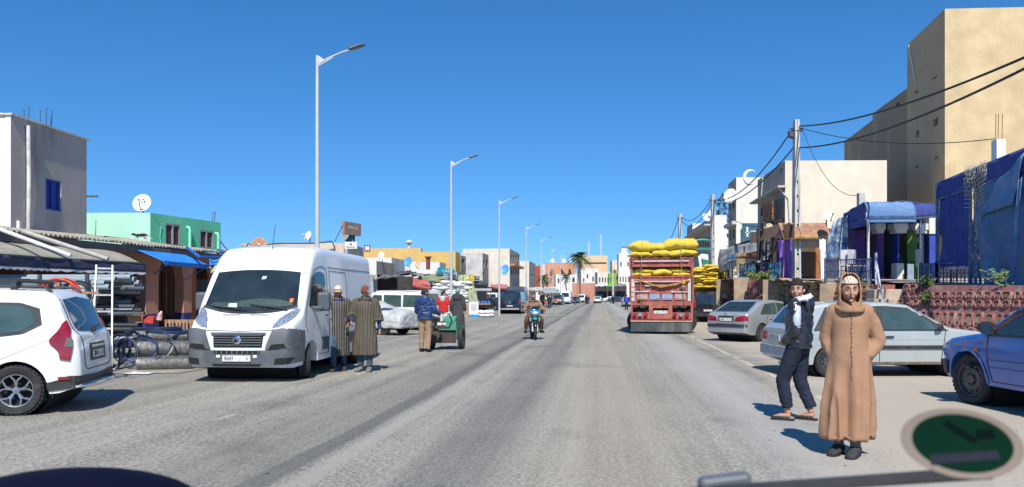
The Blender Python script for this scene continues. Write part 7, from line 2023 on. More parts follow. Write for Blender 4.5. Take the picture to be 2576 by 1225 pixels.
 for x0,x1,y0,mat,nm,dd in ((1905,2110,575,M_DARKIN,'back_wall',1.6),(2060,2076,595,M_PLATE,'door_jamb',-0.3),(1968,2078,590,M_DARKIN,'lintel',0.0)):
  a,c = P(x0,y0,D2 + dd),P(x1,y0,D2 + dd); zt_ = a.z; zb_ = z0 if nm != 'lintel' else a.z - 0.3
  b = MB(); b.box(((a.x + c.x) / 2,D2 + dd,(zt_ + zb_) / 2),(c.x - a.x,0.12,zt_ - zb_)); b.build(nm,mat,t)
 for px,hh,mt_ in ((2040,1.3,cloth('brown kaftan',(0.12,0.07,0.04))),(2056,1.5,cloth('rust brown gown',(0.30,0.12,0.05))),(2020,1.0,cloth('grey gown',(0.07,0.08,0.08))),(2030,1.1,cloth('brown kaftan',()))):
  q = P(px,630,33.0); b = MB(); torso_rings(b,pose(),[(q - V(0,0,hh),0.16,0.06),(q,0.13,0.05),(q + V(0,0,0.12),0.04,0.03)]); o = b.build('hanging_garment',mt_,smooth=60); tag(o,{2040: 'brown kaftan hanging in the dark shop doorway',2056: 'rust brown gown hanging against the white door jamb',2020: 'grey gown hanging nearest the concrete pole',2030: 'second brown kaftan hanging beside the grey gown'}[px],'garment')
 # purple cloth
 t5 = thing('purple_cloth','bright violet cloth hung from the stall frame left of the concrete pole','cloth',P(1970,696,33),0,None,world=True)
 sheet('cloth',P(1958,604,33.2),P(1999,602,32.8),P(1961,698,33.1),P(2001,699,32.8),mt('violet cotton',(0.26,0.12,0.55),0.9,0.12,3),t5,wob=0.12,pleat=0.03,pf=18,scallop=0)
 # stall frames and tattered canopies along the terrace, going away
 CAN = mt('grey white ragged plastic',(0.34,0.33,0.32),0.8,0.3,4,0.3,20,dirt=(0.12,0.11,0.10),dscale=2,damt=0.7)
 w = thing('stall_canopy','long ragged grey and white plastic canopy on rusty poles above the terrace stalls','canopy',P(1880,640,40),0,None,world=True)
 a0,a1 = P(1808,668,47),P(1925,628,36.5)
 sheet('plastic',a0 + V(0.3,0.9,1.0),a1 + V(1.2,0.6,0.75),a0,a1,CAN,w,sag=0.15,wob=0.14,nu=40,wf=5)
 sheet('fringe',a0,a1,a0 - V(0,0,0.35),a1 - V(0,0,0.3),CAN,w,wob=0.08,nu=60,nv=3,wf=9,scallop=0.1,ns=9)
 sheet('blue_patch',P(1833,644,44),P(1868,640,42),P(1830,652,43.6),P(1866,648,41.6),M_TEAL,w,wob=0.1)
 for px,D_ in ((1811,47),(1832,45),(1842,44),(1872,41),(1925,36.5),(1945,35),(1957,34)):
  b = MB(); q = P(px,640,D_); b.bar(V(q.x,q.y,ztr(D_) - 0.2),V(q.x,q.y,q.z + rnd.uniform(0,0.5)),0.07); b.build('pole',M_STEELRIM,w)
 b = MB(); b.bar(P(1852,648,38),P(1922,640,36),0.08); b.bar(P(1852,648,38),P(1925,650,36),0.08); b.bar(P(1880,640,37.5),P(1925,628,36),0.08)
 for k in range(5): b.bar(P(1866 + k * 14,646,37.6),P(1872 + k * 14,634,38),0.05)
 b.build('rust_frame',mt('rust red angle iron',(0.28,0.09,0.04),0.8),w)
 w = thing('metal_stall','open black metal stall frame with small grey tarps beside the purple cloth','frame',P(1940,640,34),0,None,world=True)
 for a,c in (((1927,605,34),(1927,690,34)),((1939,600,34),(1939,690,34)),((1956,598,33.6),(1956,690,33.6)),((1927,612,34),(1999,606,33)),((1927,632,34),(1999,628,33)),((1939,650,34),(1960,600,33.6)),((1907,690,35),(1907,660,35))):
  b = MB(); b.bar(P(*a),P(*c),0.06); b.build('strut',M_BLACKP,w)
 sheet('tarp',P(1922,601,35),P(1951,596,34.6),P(1919,655,35),P(1941,640,34.6),mt('charcoal tarp',(0.10,0.10,0.11),0.9),w,wob=0.2)
 sheet('tarp',P(1907,655,34.8),P(1935,640,34.6),P(1899,668,34.8),P(1930,655,34.6),CAN,w,wob=0.3)
 b = MB(); b.tube([P(1973,600,32.2),P(1970,698,32.2)],0.03,6); b.build('bamboo',mt('orange bamboo',(0.45,0.22,0.08),0.8,0.3,12),w)
 # stalls' dark back with posters
 t = thing('stall_row','shadowy stall shops with a yellowish Arabic poster under the ragged canopy','shop',P(1870,700,44),0,None,world=True)
 A,B = P(1800,700,53),P(1958,700,37.5); uu = (B - A).normalized(); uu.z = 0
 b = MB(); b.bar(V(A.x + 1.5,A.y + 1,3.5),V(B.x + 1.5,B.y + 1,3.5),0.15,3.0); b.build('back_wall',M_DARKIN,t)
 b = MB(); b.box(P(1872,660,40),(0.78,0.05,0.95)); po = b.build('poster',mt('dull yellow poster',(0.26,0.20,0.09),0.8,0.3,5),t)
 for k,tx in enumerate(('\u0645\u0637\u0639\u0645','\u0645\u0642\u0647\u0649','\u0634\u0648\u0627\u0621')): text_obj(tx,'lettering',mt('pale letter',(0.5,0.47,0.36),0.8),po,P(1876,652 + k * 8,39.96),0.2)
 b = MB(); b.box(P(1808,655,48),(0.5,0.05,2.4)); b.build('banner_print',M_PLATE,t)
 t = thing('shop_banner','green and white feather banner sign between the truck and the stalls','sign',P(1760,700,55),0,None,world=True)
 b = MB(); b.add([P(1756,645,55),P(1765,638,55),P(1781,640,55),P(1785,700,55),P(1765,700,55)],[(0,1,2,3,4)]); b.build('flag',M_PLATE,t,solid=0.03); b = MB(); b.add([P(1764,650,54.9),P(1783,655,54.9),P(1784,672,54.9),P(1768,668,54.9)],[(0,1,2,3)]); b.build('green_print',mt('dark green print',(0.02,0.20,0.13),0.6),t,solid=0.02)
 # railings
 railing('terrace_railing','blue grey railing with curled balusters in front of the printed banner cafe',[V(P(2076,0,23.2).x,23.2,ztr(23) - 0.05),V(P(2190,0,21.6).x,21.6,ztr(21.6) - 0.05)],0.68,22)
 railing('terrace_railing','blue railing under the deep blue curtain',[V(P(2318,0,21.4).x,21.4,ztr(21) - 0.05),V(P(2356,0,20.8).x,20.8,ztr(21) - 0.05),V(P(2466,0,18.8).x,18.8,ztr(19) - 0.05)],0.55,12)
 railing('stair_railing','peeling pale blue handrail sloping down beside the stone steps',[V(P(2203,0,21.4).x,21.4,ztr(21.4)),V(P(2224,0,19.3).x,19.3,0.35)],0.75,2,mt('peeling pale paint',(0.42,0.46,0.5),0.7,0.4,14))
 railing('terrace_railing','railing strung with blue and green plastic straps by the flowering plants',[V(P(1862,0,38).x,38,ztr(38) - 0.1),V(P(1905,0,34.5).x,34.5,ztr(34.5) - 0.1),V(P(1962,0,31.6).x,31.6,ztr(31.6) - 0.1)],0.75,14)
 for k in range(70):
  s_ = rnd.choice([rnd.uniform(0.05,0.42),rnd.uniform(0.75,1.0)]); q = V(P(1862,0,38).x,38,ztr(38)).lerp(V(P(1962,0,31.6).x,31.6,ztr(31.6)),s_)
  if k == 0: bb = MB()
  bb.tube([q + V(rnd.uniform(-0.05,0.05),-0.08,0.62),q + V(rnd.uniform(-0.08,0.08),-0.1,0.3),q + V(rnd.uniform(-0.12,0.12),-0.08,0.0)],0.014,4)
 o = bb.build('plastic_straps',mt('blue green white straps',(0.10,0.30,0.42),0.6,0.9,9)); tag(o,'tangled blue, green and white plastic straps tied along the terrace railing','straps',kind='stuff')
cafe()
# ---- electricity poles and cables
def epole(px,D,zt,zb,label,w=0.22):
 t = thing('utility_pole',label,'utility pole',(XD(px,D),D,zb),0,'concrete poles along the right side')
 h = zt - zb; b = MB()
 for s in (-1,1): b.loft([[V(s * w * 0.5 * k + q[0] * w * 0.17 - s * w * 0.17,q[1] * w * 0.8 * k,z) for q in ((-1,-1),(1,-1),(1,1),(-1,1))] for z,k in ((0,1.15),(h,0.8))])
 b.build('flange',M_CONC,t)
 b = MB(); b.loft([[V(q[0] * w * 0.33 * k,q[1] * w * 0.55 * k,z) for q in ((-1,-1),(1,-1),(1,1),(-1,1))] for z,k in ((0,1.15),(h,0.8))]); b.build('web',M_CONC,t)
 n = int(h * 0.66 / 0.58)
 for k in range(n):
  b = MB(); b.box((0,-w * 0.52,0.5 + k * 0.58),(w * 0.45,w * 0.25,0.09)); b.build('slot',M_WELL,t)
 b = MB(); b.tube([V(math.cos(a) * w * 0.75,math.sin(a) * w * 0.7,h - 0.45) for a in [2 * PI * j / 10 for j in range(11)]],0.02,5); b.bar(V(-w * 0.3,0,h - 0.4),V(-w * 1.4,-0.1,h - 0.35),0.04); b.box((w * 0.7,-0.05,h - 0.42),(0.12,0.1,0.14)); b.build('bracket',M_STEELRIM,t)
 return V(XD(px,D),D,zt)
tp = epole(2003,32,ZD(302,32),terr_z(32) - 0.1,'tall pale concrete utility pole nearest us with rung slots and a flood lamp')
t2 = epole(1793,57,ZD(490,57),1.5,'second concrete utility pole, beside the long white building',0.26)
t3 = epole(1711,74,ZD(538,74),0.5,'third concrete utility pole behind the truck load',0.3)
b = MB(); b.box(tp + V(-0.25,-0.15,-0.62),(0.24,0.12,0.3),M=Matrix.Rotation(R(-30),3,'X') @ Matrix.Rotation(R(20),3,'Z')); b.bar(tp + V(-0.05,0,-0.5),tp + V(-0.22,-0.1,-0.6),0.04); tag(b.build('flood_lamp',M_STEELRIM),'small grey flood lamp on the nearest concrete pole','flood lamp')
WB = mt('black twisted cable',(0.01,0.01,0.012),0.6)
near = lambda px,py,D: P(px,py,D)
wire(tp + V(0.1,0,-0.24),near(2700,90,13),0.35,0.028,WB,'cable','upper thick black cable from the near pole across the tall ochre building')
wire(tp + V(0.1,0,-1.1),near(2700,110,12.5),0.4,0.028,WB,'cable','lower thick black cable from the near pole to the top right corner')
wire(tp + V(0.1,0,-0.3),P(2503,349,24.5),0.35,0.014,WB,'cable','thin cable from the near pole to the white rebar column')
wire(tp + V(0.2,0,-0.2),P(2155,492,26),0.75,0.010,WB,'cable','thin service cable hanging from the near pole to the short post')
wire(tp + V(-0.1,0,-0.3),t2 + V(0.1,0,-0.35),0.9,0.030,WB,'cable','upper cable sagging between the first and second concrete poles')
wire(tp + V(-0.1,0,-1.1),t2 + V(0.1,0,-0.55),0.75,0.030,WB,'cable','lower cable sagging between the first and second concrete poles')
wire(t2 + V(-0.1,0,-0.3),t3 + V(0.1,0,-0.3),0.8,0.03,WB,'cable','upper cable between the second and third poles')
wire(t2 + V(-0.1,0,-0.6),t3 + V(0.1,0,-0.6),1.0,0.03,WB,'cable','lower cable between the second and third poles')
wire(t3 + V(-0.1,0,-0.3),V(17,98,4.5),0.8,0.035,WB,'cable','cable dropping away beyond the third pole')
wire(t2 + V(0.1,0,-0.4),P(1910,570,45),0.5,0.02,WB,'cable','thin cable from the second pole to the grey wall')
t = thing('concrete_column','short white column stub with rebar rising above the big blue canopy','column',P(2512,410,24.5),0,None,world=True)
b = MB(); q = P(2512,352,24.5); b.box((q.x,q.y,(q.z + 2) / 2),(0.28,0.28,q.z - 2)); b.v = [p_ + V(0,0,1) if False else p_ for p_ in b.v]; b.build('column',M_PLATE,t)
bx = b.v
for dx in (-0.1,-0.02,0.1): b = MB(); b.tube([V(q.x + dx,q.y,q.z - 0.4),V(q.x + dx + 0.02,q.y,q.z + 0.8)],0.012,5); b.build('rod',mt('rusty rebar',(0.25,0.15,0.05),0.8),t)
b = MB(); q = P(2166,486,26); b.box((q.x,q.y,q.z - 1.2),(0.2,0.2,2.4)); tag(b.build('post_stub',M_CONC),'short square concrete post above the blue canopy','post')
# ================================================================ LOADED TRUCK, SACKS
YEL = mt('yellow woven sack',(0.62,0.46,0.055),0.8,0.12,5,0.45,9,dirt=(0.45,0.36,0.12),dscale=5,damt=0.5,spec=0.2,bdist=0.03)
WSK = mt('white woven sack',(0.68,0.68,0.66),0.6,0.1,5,0.5,14,bdist=0.03)
def sack_mesh(seed,L,W,H,mat):
 b = MB(); n,m = 14,16
 def f(a,c):
  u,t = a * 2 - 1,2 * PI * c
  k = (1 - abs(u) ** 3.2) ** 0.45 if abs(u) < 1 else 0
  y = math.cos(t) * (0.5 * W) * (0.72 + 0.28 * k); z = math.sin(t) * 0.5 * H * max(0.06,k)
  z = math.copysign(abs(z) ** 0.9 * (0.5 * H) ** 0.1,z)
  p_ = V(u * L / 2,y,z + 0.5 * H)
  return p_ + V(0,1,1) * 0.06 * noise.noise(p_ * 3.5 + V(seed,0,0)) + V(0,0,-0.05 * abs(u) ** 2)
 b.grid(f,n,m)
 for s in (-1,1): b.add([f((s + 1) / 2,0) + V(0,0,0.02),f((s + 1) / 2,0.5) + V(0,0,0.02),f((s + 1) / 2,0.5) + V(s * 0.06,-0.03,0.03),f((s + 1) / 2,0) + V(s * 0.07,0.03,0.0)],[(0,1,2,3)])
 me = b.mesh('sack'); me.materials.append(mat); me.shade_smooth(); return me
_sk = {}
ORD = ('lowest','second','third','fourth','fifth','sixth','seventh','eighth','ninth','tenth','eleventh','topmost')
def sack(loc,L,W,H,rz,mat,label,group,seed=0,tilt=(0,0)):
 k = (round(L,2),round(W,2),round(H,2),mat.name,seed % 3)
 if k not in _sk: _sk[k] = sack_mesh(seed % 3 * 7.3,L,W,H,mat)
 o = bpy.data.objects.new('sack',_sk[k]); C.objects.link(o); o.location = loc; o.rotation_euler = (tilt[0],tilt[1],rz)
 return tag(o,label,'sack',group)
TRED = mt('weathered red truck paint',(0.33,0.085,0.06),0.6,0.2,3,0.2,40,dirt=(0.40,0.25,0.20),dscale=3.4,damt=0.45)
def truck():
 D = 32.4; k = D / FPX
 t = thing('loaded_truck','red flatbed truck seen from behind, piled with yellow sacks, rubber mudflap hanging low','truck',(XD(1663,D),D,0),0)
 X = lambda px: (px - 1663) * k
 Z = lambda py: ZD(py,D)
 def bx(nm,x0,x1,y0,y1,mat,d=0.0,th=0.08,parent=None,bev=0.0):
  b = MB(); b.box(((X(x0) + X(x1)) / 2,d + th / 2,(Z(y0) + Z(y1)) / 2),(X(x1) - X(x0),th,Z(y0) - Z(y1))); return b.build(nm,mat,parent or t,bev=bev)
 # side boards along the load and bed floor
 L = 7.2
 for s in (1587,1740):
  for (y0,y1) in ((647,676),(694,760)):
   b = MB(); b.box((X(s) + (0.04 if s < 1600 else -0.04),L / 2,(Z(y0) + Z(y1)) / 2),(0.07,L,Z(y0) - Z(y1)))
   for q in range(9): b.box((X(s),0.2 + q * 0.85,(Z(y0) + Z(y1)) / 2),(0.12,0.08,Z(y0) - Z(y1)))
   b.build('side_board',TRED,t)
 b = MB(); b.box((0,L / 2,Z(764)),(X(1738) - X(1588),L,0.12)); b.build('bed',TRED,t)
 bx('corner_post',1586,1591,645,762,TRED,0,0.12); bx('corner_post',1737,1742,645,762,TRED,0,0.12)
 # tailgate: panels with ribs
 tg = bx('tailgate',1591,1737,694,760,TRED,0.03)
 up = bx('upper_board',1591,1737,647,671,TRED,0.03)
 for x in (1591,1612,1634,1663,1690,1714,1733):
  bx('rib',x,x + 3,694,760,TRED,-0.0,0.05,tg); bx('rib',x,x + 3,647,671,TRED,0.0,0.05,up)
 for y in (695,706,717,736,757): bx('rail',1591,1737,y,y + 2.5,TRED,-0.01,0.05,tg)
 bx('rail',1591,1737,648,650,TRED,-0.012,0.05,up); bx('rail',1591,1737,669,671,TRED,-0.012,0.05,up)
 for x0,x1,y in ((1596,1731,655),(1598,1722,706.5),(1599,1636,731.5),(1688,1727,732.5),(1623,1700,717)): bx('metal_strip',x0,x1,y,y + 3.0,M_ALU,-0.06,0.035)
 bx('shackle',1589,1597,702,757,M_STEEL,-0.02,0.04); bx('shackle',1729,1736,702,757,M_STEEL,-0.02,0.04)
 BP = mt('pale blue worn panel',(0.18,0.26,0.42),0.7,0.3,12,dirt=(0.35,0.12,0.08),dscale=7,damt=0.6); PP = mt('pinkish worn panel',(0.42,0.20,0.17),0.7,0.3,12)
 for x0,x1,m_,tx in ((1605,1630,PP,'MBR'),(1634,1660,BP,'TUR'),(1665,1691,BP,'TUR'),(1697,1724,PP,'MBR')):
  o = bx('tailgate_panel',x0,x1,739,754,m_,-0.02,0.03); text_obj(tx,'lettering',M_STEEL,o,(X((x0 + x1) / 2),-0.028,Z(746.5)),0.22)
 for z in (718,731,742): 
  b = MB(); b.lathe([(0.001,0.02),(0.07,0.015),(0.075,0.0)],c=(X(1593),-0.03,Z(z)),n=16,M=Matrix.Rotation(R(90),3,'X')); b.build('round_reflector',mt('cream reflector',(0.6,0.45,0.35),0.3),t)
 for px in (1604,1712): b = MB(); q = V(X(px + 3),-0.04,Z(728)); b.add([q + V(-0.11,0,0),q + V(0.11,0,0),q + V(0,0,0.17),q + V(-0.11,0.02,0),q + V(0.11,0.02,0),q + V(0,0.02,0.17)],[(0,1,2),(5,4,3),(0,3,4,1),(1,4,5,2),(2,5,3,0)]); b.build('warning_triangle',M_RED,t)
 # rear frame with two openings, lamps, plate, bumper
 for x0,x1,y0,y1 in ((1587,1741,760,768),(1587,1592,768,803),(1633,1643,768,786),(1643,1684,768,775),(1681,1691,768,786),(1736,1741,768,803),(1587,1741,786,806),(1643,1684,784,790)): bx('rear_frame',x0,x1,y0,y1,TRED,-0.02 - 0.001 * (x0 % 7),0.1)
 for x0,x1 in ((1592,1633),(1691,1736)): 
  bx('spring_recess',x0,x1,768,786,M_WELL,0.12,0.05)
  b = MB(); b.tube([V(X(x0 + 2 + q * 4.1),0.05,Z(771 + 2.5 * math.sin(q * 1.3))) for q in range(10)],0.07,7); b.build('canvas_roll',M_BLACKP,t,smooth=60)
 bx('plate_recess',1643,1684,773,787,M_WELL,0.05,0.05)
 b = MB(); b.box((X(1662),-0.03,Z(785)),(0.54,0.02,0.12)); o = b.build('number_plate',M_PLATE,t); text_obj('1668 | A | 45','plate_number',M_INK,o,(X(1662),-0.042,Z(785)),0.12,sx=0.8)
 bx('yellow_strip',1647,1678,765,768,mt('yellow reflector strip',(0.55,0.30,0.02),0.4),-0.14,0.03)
 for x in (1598,1611,1625,1697,1712,1727):
  b = MB(); b.lathe([(0.001,0.05),(0.06,0.045),(0.085,0.0)],c=(X(x),-0.12,Z(792)),n=18,M=Matrix.Rotation(R(90),3,'X')); b.build('tail_lamp',M_LAMP if x in (1611,1712) else M_RED,t)
 bx('bumper',1587,1741,803,809,TRED,-0.12,0.14); bx('bumper_strip',1588,1740,807,809,mt('pale worn edge',(0.45,0.35,0.28)),-0.14,0.02); bx('bumper_strip',1590,1738,802,803.5,M_RED,-0.14,0.02)
 mf = mt('grimy rubber mudflap',(0.05,0.06,0.06),0.8,0.3,3,0.2,30,dirt=(0.22,0.22,0.2),dscale=1.6,damt=0.5,streak=True)
 b = MB(); b.grid(lambda a,c: V(lerp(X(1588),X(1739),a),-0.1 + 0.03 * math.sin(a * 9) * c,lerp(Z(809),Z(834),c)),30,3); b.build('mudflap',mf,t,solid=0.02)
 b = MB(); b.box((0,3.7,0.75),(0.9,6.5,0.2)); b.box((0,1.6,0.5),(2.0,0.15,0.15)); b.build('chassis',M_WELL,t)
 for y in (1.4,2.7,6.9):
  for s in (-1,1): add_wheel(t,0,0,0.5,0.5 if y < 5 else 0.28,'steel').location = (s * 0.95,y,0.5); t.children[-1].rotation_euler = (0,0,s * PI / 2)
 b = MB(); b.box((0,8.0,1.7),(2.35,1.7,2.3)); b.build('cab',TRED,t,bev=0.1)
 # ropes
 RP = mt('orange yellow rope',(0.52,0.27,0.06),0.9,0.3,20)
 b = MB(); b.tube([V(X(1597),-0.07,Z(701)),V(X(1640),-0.09,Z(716)),V(X(1663),-0.09,Z(723)),V(X(1700),-0.09,Z(716)),V(X(1718),-0.08,Z(709)),V(X(1734),-0.07,Z(705))],0.028,6); b.tube([V(X(1641),-0.1,Z(718)),V(X(1672),-0.1,Z(719)),V(X(1718),-0.1,Z(710))],0.022,6)
 ell(b,V(X(1718),-0.1,Z(711)),(0.09,0.05,0.1)); b.build('rope',RP,t,smooth=60)
 for px,x2,m_ in ((1616,1611,mt('hemp rope',(0.3,0.2,0.12),0.9)),(1712,1719,mt('hemp rope',()))):
  b = MB(); b.tube([V(X(px),3.0,Z(601)),V(X(px),0.6,Z(604)),V(X(px),-0.14,Z(612)),V(X(px) - 0.02,-0.16,Z(645)),V(X(x2),-0.12,Z(750)),V(X(x2) + 0.05,-0.1,Z(775))],0.013,5); ell(b,V(X(x2),-0.12,Z(752 if px < 1650 else 722)),(0.12,0.04,0.05)); b.build('rope',m_,t,smooth=60)
 # sacks: top load and the row showing between the boards
 base = t.location
 top = [(1584,1642,632,646),(1640,1690,628,646),(1684,1752,628,646),(1582,1640,607,633),(1636,1684,613,632),(1668,1722,602,630),(1700,1754,603,628),(1620,1660,611,628)]
 wh = ['at the lower left of the load','in the middle of the lower top layer','at the lower right of the load','bulging at the upper left corner','small one tied in the middle top','with twisted neck right of the middle','at the upper right corner','behind the left corner sack']
 for i,(x0,x1,y0,y1) in enumerate(top):
  sack(base + V(X((x0 + x1) / 2),0.25 + (0.3 if i == 7 else 0),Z(y1)),(x1 - x0) * k * 1.05,0.75,(y1 - y0) * k * 1.12,rnd.uniform(-0.05,0.05),YEL,'yellow sack on top of the red truck, ' + wh[i],'yellow sacks loaded on the truck',i,(0,rnd.uniform(-0.05,0.05)))
 for i,(x0,x1,y0,y1) in enumerate(((1590,1658,673,688),(1670,1738,673,688),(1642,1690,676,694),(1590,1650,684,697),(1680,1738,684,697))):
  sack(base + V(X((x0 + x1) / 2),0.45 - 0.12 * (i == 2),Z(y1)),(x1 - x0) * k,0.7,(y1 - y0) * k * 1.1,0,YEL,['long yellow sack showing left between the truck boards','long yellow sack showing right between the truck boards','yellow sack slumped over the middle of the tailgate','yellow sack lowest at the left of the tailgate','yellow sack lowest at the right of the tailgate'][i],'yellow sacks loaded on the truck',i)
 for r_ in range(4):       # deeper rows
  for c_ in range(3):
   sack(base + V(-0.8 + c_ * 0.8,1.3 + r_ * 0.95,Z(652) + 0.36 * (r_ % 2) * 0 + 0.12),0.95,0.9,0.42,0,YEL,'yellow sack deep in the truck load, row %s, %s' % (('second','third','fourth','fifth')[r_],('left','middle','right')[c_]),'yellow sacks deep in the truck',r_ + c_)
 an = -0.205
 for o in [x for x in C.objects if x.get('group','').startswith('yellow sacks')]:
  o.location = t.location + Matrix.Rotation(an,3,'Z') @ (o.location - t.location); o.rotation_euler.z += an
 t.rotation_euler.z = an
 for z in range(3):
  b = MB(); b.box((0,3.6,Z(690) + z * 0.35),(2.2,6.0,0.33)); b.build('load_layer',YEL,t)
truck()
def stacks():
 D = 47.5; k = D / FPX; n = 0
 rows = 9
 for r_ in range(rows):
  y = 724 - r_ * 6.4 if r_ else 724
  for i in range(3 if r_ % 2 else 2 if r_ == 99 else 3):
   x = 1752 + i * 31 + (6 if r_ % 2 else -2) + rnd.uniform(-2,2)
   if r_ == 8 and i == 0: continue
   sack(P(x + 4,y + rnd.uniform(-1,1),D + rnd.uniform(-0.15,0.2)),35 * k,0.9,8.2 * k,rnd.uniform(-0.15,0.15),YEL,'yellow sack in the %s layer of the stack right of the truck, %s' % (ORD[r_],('left end','middle','right end')[i]),'stacked yellow sacks on the ground',r_ + i,(0,rnd.uniform(-0.06,0.06)))
 b = MB(); b.box((XD(1788,D),D + 1.0,ZD(730,D) / 2 + 0.2),(1.9,1.6,ZD(730,D) + 0.4)); tag(b.build('trailer_bed',M_WOOD),'wooden platform carrying the tall stack of yellow sacks','platform')
 t = thing('plastic_bundle','bulging bundle of grey clear plastic beside the yellow sack stack','bundle',P(1846,735,46))
 b = MB(); ell(b,V(0,0,0.75),(0.42,0.5,1.1),n=20,m=16); ell(b,V(0.1,-0.1,1.35),(0.36,0.4,0.6),n=20,m=16); me = remeshed(b,0.035,1); fold(me,0.12,(3,3,3),2,ridged=True); fold(me,0.05,(9,9,9),4); finish(me,'wrap',mt('cloudy grey plastic film',(0.36,0.38,0.36),0.25,0.3,6,0.5,14,spec=0.8),t,smooth=180)
 D = 61.0; k = D / FPX
 for r_ in range(12):
  for i in range(5):
   x = 1094 + i * 20 + (5 if r_ % 2 else -4) + rnd.uniform(-2,2)
   if r_ > 9 and i < 1: continue
   sack(P(x,790 - r_ * 6.9 + rnd.uniform(-1,1),D + rnd.uniform(-0.2,0.2)),24 * k,0.9,8.6 * k,rnd.uniform(-0.2,0.2),WSK,'white sack in the %s layer of the roadside pile, %s' % (ORD[r_],('left end','second from left','middle','second from right','right end')[i]),'white sacks piled by the road',r_ + i,(0,rnd.uniform(-0.07,0.07)))
 for i in range(6): sack(P(1212 + (i % 3) * 11,797 - (i // 3) * 8,59),18 * k,0.6,9 * k,rnd.uniform(-0.4,0.4),WSK,'small loose white sack right of the cartons, %s' % ('lower left','lower middle','lower right','upper left','upper middle','upper right')[i],'loose white sacks',i)
 t = thing('pile_cover','drab green tarpaulin thrown over the right end of the white sack pile','tarpaulin',P(1190,760,60),0,None,world=True)
 sheet('cloth',P(1170,704,61.2),P(1192,712,61),P(1182,766,59.6),P(1204,760,59.6),mt('drab green tarp',(0.30,0.32,0.20),0.8,0.2,2),t,wob=0.5,wf=5)
 for px0,px1,py0,py1,m_,lab in ((1180,1204,760,797,M_PLATE,'tall white appliance carton with blue base at the road side'),(1168,1179,764,797,mt('brown carton',(0.36,0.24,0.15),0.8),'brown carton standing left of the white one')):
  t = thing('carton',lab,'carton',(XD((px0 + px1) / 2,59),59,0)); w_,h_ = (px1 - px0) * 59 / FPX,(py1 - py0) * 59 / FPX
  b = MB(); b.box((0,0,h_ / 2),(w_,w_,h_)); b.build('carton',m_,t,bev=0.02)
  if px0 > 1175: b = MB(); b.box((0,-0.005,0.1),(w_ + 0.01,w_ + 0.01,0.2)); b.build('blue_base',mt('carton blue',(0.03,0.25,0.55),0.6),t); b = MB(); b.box((0,-w_ / 2 - 0.004,0.7),(w_ * 0.6,0.004,0.5)); b.build('print',M_STEEL,t)
stacks()
